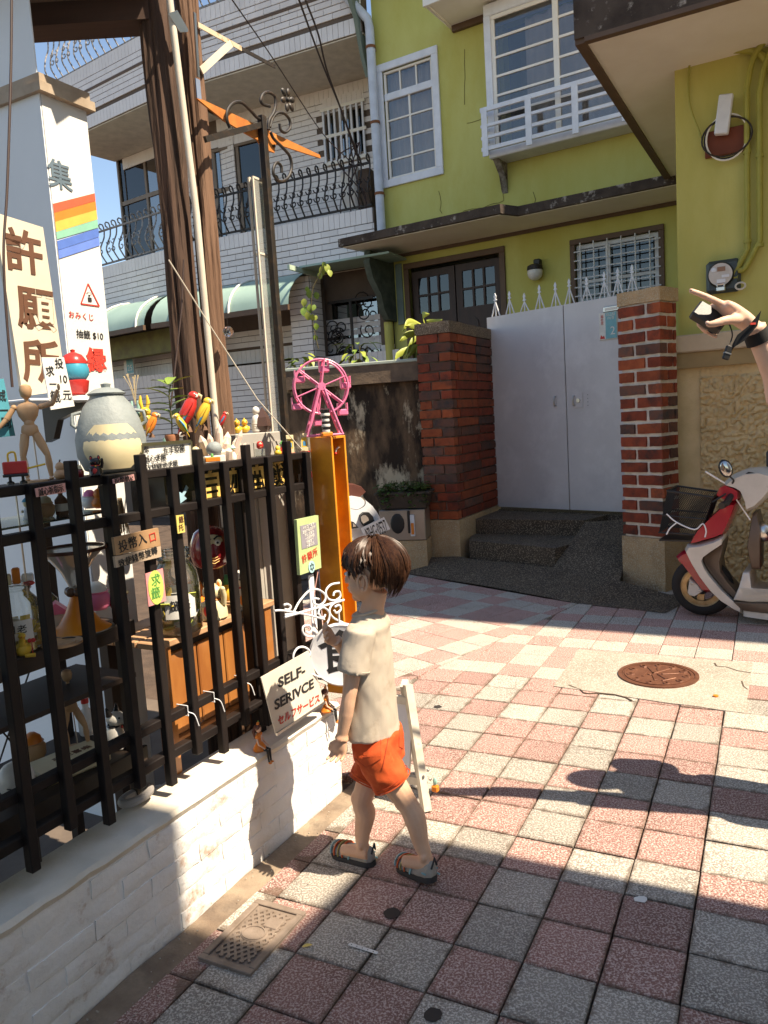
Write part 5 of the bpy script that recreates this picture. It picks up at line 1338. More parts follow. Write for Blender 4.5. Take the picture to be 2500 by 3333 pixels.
# daruma stickers on the crate edge
m_sk=plain('white_sticker',(.74,.70,.68),.4); m_pk=plain('pink_print',(.70,.18,.18),.5)
for (px,py,w,h) in ((1115,1722,.028,.05),(1118,1800,.024,.04),(1135,2000,.026,.05)):
    p,s=spot(px,py,cdep-.012); x=min(max(p.x,cx0+.03),cx1-.03)
    d=Thing('daruma_sticker',FEN,(x,cdep-.0125,p.z),{1722:'white daruma sticker, highest on the orange crate',1800:'red rimmed daruma sticker in the middle of the orange crate',2000:'grey daruma sticker, lowest on the orange crate'}[py],'sticker','daruma stickers')
    m=MB(); m.prism([(x+w*math.cos(a)*(1 if math.sin(a)>0 else 1.08),p.z+h*math.sin(a)) for a in [2*math.pi*i/20 for i in range(20)]],cdep-.0125,cdep-.0105); d.part('body',m,m_sk if py!=1800 else m_pk)
    for sx in (-1,1):
        m=MB(); m.ball((x+sx*w*.4,cdep-.013,p.z+h*.25),(w*.12,.001,w*.16),8,4); d.part('eye',m,m_letter)
        m=MB(); m.bar((x+sx*w*.15,cdep-.0132,p.z+h*.42),(x+sx*w*.6,cdep-.0132,p.z+h*.58),.001,h*.06); d.part('brow',m,m_letter)
    m=MB(); m.bar((x-w*.25,cdep-.0132,p.z-h*.1),(x+w*.25,cdep-.0132,p.z-h*.1),.001,h*.04); d.part('mouth',m,m_pk if py!=1800 else m_letter)
CRATE_TOP=czt; CRATE_X=(cx0+cx1)/2
# ================================================================== display items
CR=R(-40)
def col(n,c,r=.4,**k): return plain(n,c,r,**k)
mc_white=col('ceramic_white',(.74,.71,.66),.25); mc_red=col('ceramic_red',(.55,.035,.03),.3); mc_yel=col('ceramic_yellow',(.78,.50,.06),.35)
mc_org=col('ceramic_orange',(.75,.22,.03),.35); mc_blk=col('ceramic_black',(.02,.018,.018),.2); mc_grey=pm('grey_stoneware',(.24,.27,.27),.6,(.20,.225,.225),scale=12,bump=.002,bscale=60)
mc_cream=pm('cream_glaze',(.68,.58,.36),.45,(.6,.5,.3),scale=8); mc_blue=col('ceramic_blue',(.05,.25,.45),.35); mc_grn=col('ceramic_green',(.10,.32,.08),.4); mc_mint=col('mint_plastic',(.30,.52,.45),.4)
mc_pink=col('pink_plastic',(.80,.20,.36),.35); mc_wood=pm('beech_wood',(.56,.34,.19),.5,(.47,.27,.14),scale=16,stretch=(1,1,.2)); mc_dkred=col('lacquer_red',(.22,.015,.02),.2,coat=.5)
mc_paper=col('paper_white',(.72,.70,.66),.7); mc_teal=col('teal_card',(.06,.30,.38),.6); mc_palepink=col('pale_pink_label',(.70,.36,.33),.6); mc_ylab=col('yellow_label',(.72,.55,.15),.6)
class Item(Thing):
    def __init__(s,name,px,py,off,label,cat,rot=CR,group=None,z=None):
        p,s.s=spot(px,py,off)
        if z is not None: p=V((p.x,off,z))
        s.p=p; super().__init__(name,FEN,p,label,cat,group,rot)
    def ball(s,nm,c,r,mat,n=14,h=10,parent=None,m=None): b=MB(); b.ball(s.p+V(c),r,n,h,m); return s.part(nm,b,mat,parent,smooth=60)
    def lat(s,nm,prof,mat,n=20,c=(0,0,0),parent=None,rot=None,cap=True,**k):
        b=MB(); b.lathe(prof,n,M.Translation(s.p+V(c))@(rot if rot is not None else M.Identity(4)),cap=cap,**k); return s.part(nm,b,mat,parent,smooth=50)
    def bx(s,nm,x0,x1,y0,y1,z0,z1,mat,c=.002,parent=None): b=MB(); b.box(x0,x1,y0,y1,z0,z1,M.Translation(s.p),c); return s.part(nm,b,mat,parent)
    def tb(s,nm,pts,r,mat,n=8,parent=None,**k): b=MB(); b.tube([s.p+V(q) for q in pts],r,n,**k); return s.part(nm,b,mat,parent,smooth=60)
# ---- signs and cards
def card(name,corners,off,mat,label,cat='sign',th=.004,edge=None):
    P_=[spot(*c,off)[0] for c in corners]; o=P_[3]
    t=Thing(name,FEN,o,label,cat); m=MB(); m.prism([(p.x,p.z) for p in P_],off,off+th); t.part('board',m,mat); return t,P_
def ctext(t,txt,px,py,size_px,mat,off,rot=0,**k):
    p,s=spot(px,py,off); return t.part('lettering',text_mb(txt,size_px*s*1.15,front(p.x,off-.0015,p.z,rot),**k),mat)
t,_=card('wishing_board',((-20,690),(140,740),(218,1270),(75,1290)),.40,pm('cream_board',(.66,.58,.46),.6,(.6,.52,.4),scale=5),'tall cream board with three large brown characters','sign',.012)
m_brw=col('brown_brush',(.13,.055,.03),.6)
for ch,px,py in (('許',78,830),('願',118,1015),('所',135,1185)): ctext(t,ch,px,py,125,m_brw,.40,-.04,bold=.003)
t,_=card('price_notice',((135,1163),(208,1163),(243,1322),(166,1334)),.30,mc_paper,'white card asking ten coins for one fortune slip','sign')
for ch,px,py,h in (('投',192,1185,30),('10',204,1235,30),('元',218,1287,30),('求',162,1210,30),('一',172,1252,26),('籤',180,1293,36)): ctext(t,ch,px,py,h,m_letter,.30)
t,_=card('teal_banner',((-40,1240),(12,1232),(50,1418),(-40,1428)),.22,mc_teal,'teal paper banner with black writing at the picture edge','banner',.002)
for ch,px,py in (('誠',2,1290),('一',10,1338),('問',20,1378)): ctext(t,ch,px,py,34,m_letter,.22)
t,_=card('prayer_label',((115,1590),(212,1572),(215,1602),(120,1618)),.046,mc_palepink,'pink strip label with black writing on the fence rail below the mannequin','label',.003)
ctext(t,'誠心祈指示',166,1597,24,m_letter,.046,.06,width=.7)
t,_=card('coin_track_label',((367,1560),(436,1543),(439,1563),(370,1575)),.046,mc_palepink,'small pink label with an arrow beside the black cat figurine','label',.003)
ctext(t,'投幣軌↙',403,1561,19,m_letter,.046,.06)
t,_=card('coin_slot_sign',((370,1750),(515,1718),(523,1776),(378,1808)),.044,pm('raw_wood_sign',(.42,.25,.13),.7,(.32,.18,.09),scale=14,stretch=(.2,1,1)),'wooden sign board marking the coin entrance on the fence','sign',.010)
ctext(t,'投幣入',432,1768,36,m_letter,.044,.10); ctext(t,'口',496,1750,30,m_red_l,.044,.10)
t,_=card('coin_hint_sign',((373,1812),(523,1777),(526,1812),(378,1848)),.044,pm('pale_wood_sign',(.50,.38,.28),.7,(.42,.31,.22),scale=14),'pale wooden strip with black writing hung under the coin entrance sign','sign',.008)
ctext(t,'致使錢幣旋轉',450,1814,25,m_letter,.044,.10)
t,P_=card('draw_lots_card',((473,1868),(530,1850),(541,1955),(484,1975)),.044,col('pink_card',(.80,.30,.30),.5),'pink edged card with a green oval reading draw lots','card',.003)
c=spot(507,1912,.044)[0]; m=MB(); m.prism([(c.x+.034*math.cos(a)*.9,c.z+.052*math.sin(a)) for a in [2*math.pi*i/20 for i in range(20)]],.0425,.0438); t.part('green_oval',m,col('lime_print',(.50,.62,.14),.5))
for ch,py in (('求',1890),('籤',1932)):
    p,s=spot(507,py,.0425); t.part('lettering',text_mb(ch,36*s*1.15,front(p.x,.0415,p.z)),mc_grn)
t,_=card('stick_holder_label',((573,1678),(597,1675),(603,1732),(579,1737)),.044,mc_ylab,'small yellow label with two characters on a fence post','label',.003)
for ch,py in (('籤',1692),('托',1718)): ctext(t,ch,589,py,20,m_brw,.044)
# framed instructions
t,P_=card('framed_notice',((458,1448),(618,1436),(622,1520),(464,1535)),.12,mc_paper,'silver framed white notice with three lines of handwriting','sign',.006)
P4=P_+[P_[0]]
for a,b in zip(P4,P4[1:]):
    m=MB(); m.bar(a+V((0,-.002,0)),b+V((0,-.002,0)),.008,.010); t.part('frame',m,m_steel)
for tx,px,py,h in (('左手取籤',567,1463,22),('投幣',468,1466,20),('誠心求籤',505,1492,22),('一次問題再求籤',520,1518,21)): ctext(t,tx,px,py,h,m_letter,.118,.04)
# green book sign
t,_=card('green_notice',((966,1692),(1036,1677),(1046,1848),(977,1872)),.03,col('pale_green_board',(.44,.55,.26),.5),'pale green notice board with a grey panel hung on the end fence post','sign',.014)
pg=[spot(*c_,.03)[0] for c_ in ((976,1712),(1028,1700),(1034,1772),(982,1788))]; m=MB(); m.prism([(p.x,p.z) for p in pg],.0285,.0298); t.part('grey_panel',m,col('grey_print',(.28,.26,.30),.6))
for k,tx in enumerate(('不知道下輩子','還能不能遇見你','所以這輩子','一定要許願','把握當下','大家加油')):
    p,s=spot(1004+k*1.2,1713+k*12,.0285); t.part('lettering',text_mb(tx,11*s,front(p.x,.0275,p.z,.12)),mc_paper)
ctext(t,'許願所',1008,1810,26,m_red_l,.03,.14,space=1.15)
p,s=spot(1014,1845,.029); m=MB(); m.prism([(p.x+.022*math.cos(a),p.z+.024*math.sin(a)) for a in [2*math.pi*i/14 for i in range(14)]],.027,.0285); t.part('blue_seal',m,col('blue_seal',(.38,.62,.66),.5))
m=MB()
for f in (1,-1):
    tr=[(p.x+.014*math.sin(2*math.pi*i/3),.0265,p.z+f*.016*math.cos(2*math.pi*i/3)) for i in range(3)]
    for i in range(3): m.bar(tr[i],tr[(i+1)%3],.001,.0018)
t.part('seal_star',m,m_letter)
m=MB(); a=spot(1008,1872,.05)[0]; b=spot(1030,2085,.05)[0]; m.box(a.x-.006,a.x+.03,.05,.056,b.z,a.z,c=.002); single('white_strip_board',FEN,(a.x,.05,b.z),m,m_white,'upright narrow white board below the green notice','board')
# self service sign
S4=[spot(*c_,-.035)[0] for c_ in ((850,2205),(1004,2118),(1056,2288),(899,2394))]
t=Thing('self_service_sign',FEN,S4[3],'white plastic self service sign propped on the wall in front of the fence','sign')
m=MB(); m.prism([(p.x,p.z) for p in S4],-.035,-.031); t.part('panel',m,pm('cream_plastic',(.68,.63,.54),.35,(.6,.54,.45),scale=7,col3=(.5,.38,.24),c3scale=9,c3lo=.62,c3hi=.75))
m=MB(); m.bar(S4[3]+V((0,-.002,.004)),S4[2]+V((0,-.002,.004)),.006,.010); t.part('bottom_lip',m,m_steel)
def stext(tx,px,py,h,mat,**k):
    p,s=spot(px,py,-.035); t.part('lettering',text_mb(tx,h*s*1.25,front(p.x,-.0365,p.z,0)@M(((1,.0,0,0),(.02,1,0,0),(0,0,1,0),(0,0,0,1))),**k),mat)
def wideword(tx,a,b,h,mat,bold=0):
    pa,s=spot(*a,-.035); pb,_=spot(*b,-.035); mid=(pa+pb)/2
    mb=text_mb(tx,h,M.Identity(4),bold=bold); xs=[v.x for v in mb.v]; wn=max(xs)-min(xs); sc=(pb.x-pa.x)/wn; ang=math.atan2(pb.z-pa.z,pb.x-pa.x)
    mm=front(mid.x,-.0368,mid.z,ang)@M.Diagonal((sc,1,1,1)); mb.v=[mm@v for v in mb.v]; t.part('lettering',mb,mat)
wideword('SELF-',(905,2225),(992,2180),.050,m_letter,.0012)
wideword('SERIVCE',(893,2298),(1020,2224),.050,m_letter,.0012)
wideword('セルフサービス',(905,2350),(1040,2272),.038,m_red_l,.0006)
# white shelf with bracket
p,s=spot(150,1300,.36); q,_=spot(270,1290,.36)
t=Thing('white_shelf',FEN,p,'narrow white shelf on a black bracket on the wall end','shelf')
m=MB(); m.box(p.x-.1,q.x+.03,.30,.54,p.z-.008,p.z,c=.002); t.part('board',m,m_white)
bx_,_=spot(232,1360,.42); m=MB(); m.prism([(.54,p.z-.01),(.34,p.z-.01),(.36,p.z-.03),(.47,p.z-.06),(.50,p.z-.12),(.54,p.z-.13)],bx_.x-.012,bx_.x+.012,'x'); t.part('bracket',m,m_black)
SHELFZ=p.z
# ---- jar on the shelf (plain pot in red, blue and white)
i=Item('lidded_pot',252,1290,.40,'small red lidded pot with a blue band on the white shelf','pot',z=SHELFZ)
h=160*i.s; i.lat('foot',[(.19*h,0),(.2*h,.06*h),(.15*h,.10*h)],mc_white); i.lat('bowl',[(.15*h,.10*h),(.22*h,.16*h),(.26*h,.38*h),(.2*h,.40*h)],mc_red); i.lat('blue_band',[(.2*h,.40*h),(.27*h,.5*h),(.28*h,.62*h),(.24*h,.72*h)],col('sky_blue_glaze',(.04,.30,.42),.3)); i.lat('lid',[(.25*h,.72*h),(.25*h,.78*h),(.17*h,.9*h),(.04*h,.96*h),(.05*h,1.0*h),(.001,1.02*h)],mc_red)
# ---- big grey jar
i=Item('stoneware_jar',372,1530,.22,'large rounded grey stoneware jar with a cream glazed front on the counter','jar',z=1.389)
h=270*i.s; prof=[(.20*h,0),(.33*h,.05*h),(.40*h,.22*h),(.405*h,.42*h),(.35*h,.64*h),(.28*h,.80*h),(.20*h,.90*h),(.19*h,.93*h)]
i.lat('body',prof,mc_grey,28); i.lat('lid',[(.21*h,.93*h),(.22*h,.95*h),(.14*h,1.0*h),(.05*h,1.02*h),(.06*h,1.06*h),(.001,1.08*h)],mc_grey,24)
b=MB(); rings=[]
for k in range(9):
    f=k/8; zz_=h*(.06+.52*f); rr=.402*h*(.86+.14*math.sin(math.pi*min(1,f*1.1))) if f<.5 else .404*h-.07*h*(f-.5)*1.2; wd=R(52)*math.sin(math.pi*(.12+.76*f))**.6
    rings.append([i.p+V(((rr+.003)*math.sin(a),-(rr+.003)*math.cos(a),zz_)) for a in [wd*(-1+2*j/14) for j in range(15)]])
b.loft(rings,cap=False,close=False); i.part('glazed_front',b,mc_cream,smooth=60)
for sx in (-1,1): i.tb('loop_handle',[(sx*.30*h,0,.74*h),(sx*.40*h,0,.72*h),(sx*.42*h,0,.6*h),(sx*.37*h,0,.56*h)],.022*h,mc_grey)
# ---- artist mannequins
def mannequin(px,py,off,hpx,label,z=None,arm=(1,1),lean=0):
    i=Item('wooden_mannequin',px,py,off,label,'mannequin',group='wooden mannequins',z=z); h=hpx*i.s; w=mc_wood
    i.lat('base_disc',[(.13*h,0),(.13*h,.03*h)],w); i.tb('rod',[(.03*h,.06*h,.02*h),(.02*h,.05*h,.52*h)],.007*h,m_steel)
    for sx,fx_ in ((-1,-.02),(1,.07)):
        a=V((sx*.05*h,0,.50*h)); k=V((sx*.07*h+fx_*h,-.02*h,.28*h)); f=V((sx*.04*h+fx_*h*1.6,.01*h,.06*h))
        i.tb('thigh',[a,(a+k)/2,k],[.042*h,.045*h,.03*h],w); i.ball('knee',k,.027*h,w); i.tb('shin',[k,(k*.6+f*.4),f],[.028*h,.034*h,.02*h],w); i.ball('foot',f+V((0,-.03*h,-.02*h)),(.025*h,.06*h,.02*h),w)
    i.lat('pelvis',[(.055*h,.48*h),(.085*h,.52*h),(.075*h,.58*h),(.05*h,.60*h)],w,sy=.7); i.ball('waist',(0,0,.61*h),.05*h,w)
    i.lat('chest',[(.05*h,.62*h),(.09*h,.68*h),(.11*h,.76*h),(.08*h,.80*h),(.03*h,.82*h)],w,sy=.65); i.tb('neck',[(0,0,.81*h),(0,0,.86*h)],.02*h,w)
    i.lat('head',[(.02*h,.85*h),(.05*h,.88*h),(.062*h,.94*h),(.05*h,.985*h),(.015*h,1.0*h)],w)
    for sx,up in ((-1,arm[0]),(1,arm[1])):
        a=V((sx*.125*h,0,.77*h)); e=V((sx*.24*h,-.02*h,(.70+.10*max(0,up))*h)) if up>0 else V((sx*.20*h,-.02*h,.66*h)); hnd=V((sx*.30*h,-.04*h,.93*h)) if up>0 else V((sx*.30*h,-.06*h,.55*h))
        i.ball('shoulder',a,.03*h,w); i.tb('upper_arm',[a,e],[.026*h,.03*h],w); i.ball('elbow',e,.022*h,w); i.tb('forearm',[e,hnd],[.026*h,.016*h],w); i.ball('hand',hnd+(hnd-e).normalized()*.03*h,(.015*h,.012*h,.035*h),w)
mannequin(118,1578,.17,318,'pale wooden artist mannequin with one arm raised on the counter',1.389,(-1,1))
mannequin(245,2440,.30,270,'dark lit wooden mannequin standing on the lower shelf behind the fence',None,(-1,-1))
# ---- red lunch box toy (plain)
i=Item('red_box_toy',58,1590,.10,'small red box with a loop handle on two black legs at the fence top','toy',z=1.396)
h=95*i.s
for sx in (-1,1): i.lat('leg',[(.13*h,0),(.12*h,.08*h),(.05*h,.12*h),(.05*h,.28*h)],mc_blk,c=(sx*.2*h,0,0))
i.bx('box',-.38*h,.38*h,-.25*h,.25*h,.36*h,.78*h,mc_red,.03*h); i.bx('tray',-.40*h,.40*h,-.27*h,.27*h,.26*h,.36*h,mc_blk,.02*h); i.tb('handle',catmull([(-.2*h,0,.78*h),(-.18*h,0,1.05*h),(.02*h,0,1.08*h),(.05*h,0,.78*h)],5),.035*h,mc_yel); i.tb('stick',[(.3*h,-.2*h,.5*h),(.95*h,-.1*h,.62*h)],.035*h,mc_yel)
# ---- black lucky cat
def lucky_cat(name,px,py,off,hpx,label,body,trim,z=None,bib=None,rot=CR):
    i=Item(name,px,py,off,label,'cat figurine',rot=rot,group='lucky cats',z=z); h=hpx*i.s
    i.lat('body',[(.26*h,0),(.33*h,.06*h),(.32*h,.25*h),(.24*h,.48*h),(.20*h,.54*h)],body); i.ball('head',(0,-.02*h,.70*h),(.27*h,.24*h,.22*h),body)
    for sx in (-1,1):
        e=i.ball('ear',(sx*.18*h,0,.90*h),(.075*h,.05*h,.12*h),body); b=MB(); b.ball(i.p+V((sx*.18*h,-.04*h,.89*h)),(.04*h,.02*h,.08*h),8,6); i.sub(e,'inner_ear',b,trim)
        i.ball('eye',(sx*.10*h,-.235*h,.73*h),(.035*h,.012*h,.02*h),m_letter,8,6); i.ball('foot',(sx*.17*h,-.24*h,.06*h),(.09*h,.12*h,.06*h),body)
    i.ball('nose',(0,-.265*h,.67*h),(.02*h,.015*h,.015*h),trim,8,6)
    for sx in (-1,1): i.tb('mouth',[(0,-.262*h,.65*h),(sx*.03*h,-.255*h,.62*h),(sx*.06*h,-.25*h,.635*h)],.006*h,m_letter,5)
    i.lat('collar',[(.215*h,.50*h),(.24*h,.525*h),(.215*h,.55*h)],trim,cap=False); i.ball('bell',(0,-.26*h,.50*h),.04*h,mc_yel,8,6)
    i.tb('raised_paw',[(.27*h,-.02*h,.40*h),(.33*h,-.08*h,.62*h),(.32*h,-.12*h,.78*h)],[.08*h,.075*h,.07*h],body); i.ball('paw_tip',(.32*h,-.13*h,.80*h),(.075*h,.06*h,.07*h),body)
    i.tb('lower_paw',[(-.25*h,-.06*h,.40*h),(-.18*h,-.26*h,.30*h)],[.075*h,.07*h],body)
    if bib: i.ball('coin',(-.05*h,-.30*h,.26*h),(.11*h,.03*h,.15*h),bib)
    return i
lucky_cat('lucky_cat',314,1550,.085,66,'tiny glossy black lucky cat on the fence rail',mc_blk,mc_red,1.394,mc_red)
lucky_cat('lucky_cat',797,1975,.19,140,'white lucky cat with a red collar on the wooden table',mc_white,mc_red,tz,mc_org)
lucky_cat('lucky_cat',700,1998,.20,128,'beige lucky cat with gold coin on the wooden table behind the fence',mc_cream,mc_org,tz,mc_red,rot=R(-75))
# ---- rabbits
def rabbit(px,py,off,hpx,label,mat,z=None):
    i=Item('rabbit_figurine',px,py,off,label,'rabbit figurine',group='rabbits',z=z); h=hpx*i.s
    i.ball('body',(0,0,.24*h),(.2*h,.18*h,.25*h),mat); i.ball('head',(0,-.02*h,.52*h),(.16*h,.15*h,.14*h),mat)
    for sx in (-1,1): i.tb('ear',[(sx*.06*h,0,.6*h),(sx*.11*h,0,.8*h),(sx*.09*h,.01*h,1.0*h)],[.04*h,.06*h,.025*h],mat); i.ball('paw',(sx*.12*h,-.15*h,.22*h),(.05*h,.05*h,.07*h),mat); i.ball('eye',(sx*.07*h,-.15*h,.54*h),.018*h,m_letter,8,6)
rabbit(478,1400,.34,112,'yellow long eared rabbit figurine behind the big grey jar',mc_yel,None)
rabbit(448,1405,.38,100,'mint green rabbit figurine behind the big grey jar',mc_mint,None)
# ---- parrots
def parrot(px,py,off,hpx,label,body,wing,wing2,z=None,rot=CR,lean=.35,flip=1):
    i=Item('parrot_figurine',px,py,off,label,'parrot figurine',rot=rot,group='parrots',z=z); h=hpx*i.s
    i.tb('body',[(-.18*h*flip,0,.15*h),(-.08*h*flip,0,.40*h),(.06*h*flip,0,.66*h),(.12*h*flip,0,.80*h)],[.10*h,.19*h,.17*h,.12*h],body,12)
    hd_=i.ball('head',(.15*h*flip,0,.87*h),(.14*h,.12*h,.13*h),body)
    i.tb('beak',[(.26*h*flip,0,.90*h),(.34*h*flip,0,.86*h),(.33*h*flip,0,.76*h)],[.06*h,.05*h,.012*h],mc_cream); i.ball('cheek',(.20*h*flip,-.07*h,.87*h),(.06*h,.05*h,.06*h),mc_white); i.ball('eye',(.2*h*flip,-.115*h,.89*h),.016*h,m_letter,8,6)
    for sy in (-1,1):
        w=i.tb('wing',[(.08*h*flip,sy*.14*h,.70*h),(-.10*h*flip,sy*.17*h,.45*h),(-.26*h*flip,sy*.10*h,.16*h)],[.08*h,.12*h,.03*h],wing,8,flat=.45)
        b=MB(); b.tube([i.p+V(q) for q in ((-.05*h*flip,sy*.19*h,.48*h),(-.16*h*flip,sy*.185*h,.30*h),(-.28*h*flip,sy*.12*h,.08*h))],[.06*h,.08*h,.02*h],8,flat=.5); i.sub(w,'flight_feathers',b,wing2,smooth=60)
    i.tb('tail',[(-.2*h*flip,0,.18*h),(-.34*h*flip,0,-.12*h)],[.07*h,.03*h],body,8,flat=.5); i.tb('perch',[(-.05*h*flip,-.2*h,.12*h),(-.05*h*flip,.2*h,.12*h)],.03*h,m_timber); i.lat('stand',[(.14*h,-.05*h),(.10*h,.05*h),(.05*h,.10*h)],m_timber,c=(-.05*h*flip,0,0))
parrot(620,1400,.27,125,'tall red parrot figurine in front of the timber posts',mc_red,mc_red,mc_blue,None)
parrot(668,1395,.22,100,'yellow parrot figurine perched beside the cream conduit',mc_yel,mc_yel,mc_blue,None)
parrot(728,1392,.24,52,'small red and blue parrot figurine beside the crystal cluster',mc_red,mc_blue,mc_red,None)
parrot(592,1415,.16,70,'blue winged yellow parrot figurine under the green leaves',mc_yel,mc_blue,mc_grn,None,flip=-1)
parrot(498,1420,.20,78,'golden scaly bird figurine next to the green plant',mc_org,mc_org,mc_yel,None)
# ---- crystal cluster
i=Item('crystal_cluster',715,1475,.18,'pale pink crystal cluster on the black box','crystal',z=1.39); h=118*i.s; rc=random.Random(5)
mcx=pm('rose_quartz',(.66,.48,.38),.2,(.75,.62,.52),scale=20,sss=.0,coat=.3)
for k in range(26):
    a=rc.random()*6.28; d=rc.random()*.55*h; L=(.45+.6*rc.random())*h*(1.1-d/h*.6); dr=V((math.cos(a)*d/h*1.1,math.sin(a)*d/h*.7,1)).normalized(); b=MB(); c0=i.p+V((math.cos(a)*d,math.sin(a)*d*.7,0)); r0=(.07+.06*rc.random())*h
    b.tube([c0,c0+dr*L*.8,c0+dr*L],[r0,r0*.9,r0*.1],6); i.part('crystal_point',b,mcx,smooth=None)
# ---- small things on top of the fence box
i=Item('white_plinth',698,1500,.135,'small white plinth carrying a grey pebble on the black box','ornament',z=1.389); h=24*i.s; i.bx('plinth',-1.4*h,1.4*h,-.8*h,.8*h,0,h,mc_white,.003); i.ball('pebble',(.1*h,0,1.9*h),(1.1*h,.9*h,1.0*h),mc_grey)
i=Item('orange_block',692,1503,.10,'flat orange block lying in front of the white plinth','block',z=1.396); h=15*i.s; i.bx('block',-1.6*h,1.6*h,-.8*h,.8*h,0,h,mc_org,.002); i.lat('knob',[(.35*h,h),(.3*h,1.6*h),(.12*h,1.8*h)],mc_grn)
def daruma(px,py,off,hpx,label,mat,z=None,rot=CR):
    i=Item('daruma_doll',px,py,off,label,'daruma doll',rot=rot,group='daruma dolls',z=z); h=hpx*i.s
    i.lat('body',[(.22*h,0),(.40*h,.12*h),(.46*h,.35*h),(.44*h,.62*h),(.34*h,.85*h),(.18*h,.97*h),(.02*h,1.0*h)],mat,24)
    i.ball('face',(0,-.30*h,.62*h),(.26*h,.14*h,.22*h),mc_cream)
    for sx in (-1,1):
        i.ball('eye',(sx*.11*h,-.425*h,.64*h),(.075*h,.02*h,.075*h),mc_white,10,6); i.ball('pupil',(sx*.11*h,-.442*h,.64*h),(.03*h,.01*h,.03*h),m_letter,8,6); i.tb('brow',[(sx*.03*h,-.42*h,.72*h),(sx*.12*h,-.40*h,.78*h),(sx*.22*h,-.35*h,.76*h)],.02*h,m_letter,6)
    i.tb('mouth',[(-.06*h,-.435*h,.50*h),(0,-.44*h,.485*h),(.06*h,-.435*h,.50*h)],.01*h,m_letter,5)
    for k in range(3): i.tb('gold_line',[(-.16*h+.02*k*h,-.41*h,(.34-.06*k)*h),(0,-.47*h,(.30-.06*k)*h),(.16*h-.02*k*h,-.41*h,(.34-.06*k)*h)],.008*h,m_gold,5)
daruma(690,1850,.28,142,'large dark red lacquered daruma doll on the wooden table',mc_dkred)
i=Item('acrylic_block',845,1482,.16,'clear acrylic block under a tiny red ball figure','block',z=1.389); h=27*i.s; i.bx('block',-.6*h,.6*h,-.5*h,.5*h,0,h,glass('acrylic2',(.85,.88,.86),.15),.001)
daruma(846,1453,.16,25,'tiny red daruma doll on the clear block',mc_red,1.389+27*i.s)
daruma(966,1558,.20,42,'small pink and white daruma doll inside the end of the black box',mc_red,1.263); daruma(997,1556,.20,44,'small red daruma doll nearest the open end of the black box',mc_red,1.263)
for (px,lab) in ((946,'small yellow picture card at the fence top, nearer the grey cabinet'),(992,'small yellow picture card at the fence top, nearer the orange crate')):
    i=Item('picture_card',px,1464,.12,lab,'card',group='picture cards',z=1.389); h=62*i.s
    i.bx('card',-.2*h,.2*h,-.01*h,.02*h,.06*h,h,mc_cream,.001); i.bx('picture',-.14*h,.14*h,-.014*h,-.0101*h,.3*h,.8*h,mc_yel,.0); i.bx('foot',-.26*h,.26*h,-.12*h,.12*h,0,.07*h,mc_red,.002); i.bx('motif',-.08*h,.08*h,-.018*h,-.0141*h,.36*h,.6*h,mc_blue,0)
# rubber ducks and wrapped figure on the grey cabinet
def duck(px,lab,tilt=0):
    i=Item('rubber_duck',px,1405,.36,lab,'rubber duck',group='rubber ducks',z=gzt); h=52*i.s
    i.ball('body',(0,0,.28*h),(.30*h,.38*h,.26*h),mc_yel); i.ball('head',(0,-.12*h,.68*h),(.2*h,.2*h,.2*h),mc_yel); i.ball('beak',(0,-.33*h,.64*h),(.10*h,.09*h,.04*h),mc_org); i.ball('topknot',(0,-.08*h,.88*h),(.05*h,.05*h,.09*h),mc_yel); i.tb('tail',[(0,.3*h,.32*h),(0,.44*h,.5*h)],[.1*h,.02*h],mc_yel)
    for sx in (-1,1): i.ball('eye',(sx*.1*h,-.28*h,.74*h),.03*h,m_letter,8,6); i.ball('wing',(sx*.28*h,.02*h,.3*h),(.06*h,.2*h,.14*h),mc_yel)
duck(772,'yellow rubber duck beside the timber post'); duck(797,'pale yellow rubber duck beside the wrapped white figure')
i=Item('wrapped_figure',838,1405,.35,'white bandaged figurine beside a dark faceted stone','figurine',z=gzt); h=88*i.s
i.lat('body',[(.16*h,0),(.2*h,.15*h),(.19*h,.45*h),(.14*h,.62*h),(.08*h,.66*h)],mc_white); i.ball('head',(0,0,.80*h),(.14*h,.14*h,.16*h),mc_white)
for k in range(7): i.lat('bandage',[(.205*h-.012*k*h*(k>3),(.06+.08*k)*h),(.213*h-.012*k*h*(k>3),(.09+.08*k)*h),(.20*h-.012*k*h*(k>3),(.12+.08*k)*h)],mc_paper,cap=False)
i=Item('faceted_stone',858,1405,.33,'dark brown faceted stone on the grey cabinet','stone',z=gzt); h=80*i.s; b=MB(); b.lathe([(.22*h,0),(.36*h,.25*h),(.28*h,.6*h),(.04*h,1.0*h)],5,M.Translation(i.p)); i.part('stone',b,pm('smoky_stone',(.09,.05,.04),.25),smooth=None)
# white egg figure in a red box
i=Item('egg_in_box',508,1662,.20,'white rounded figurine sitting in a small red box','figurine',z=1.262); h=62*i.s
i.bx('box',-.45*h,.45*h,-.3*h,.3*h,0,.42*h,mc_org,.02*h); i.ball('figure',(-.05*h,0,.62*h),(.34*h,.26*h,.36*h),mc_white); i.bx('label',-.2*h,.2*h,-.31*h,-.301*h,.1*h,.3*h,mc_ylab,0)
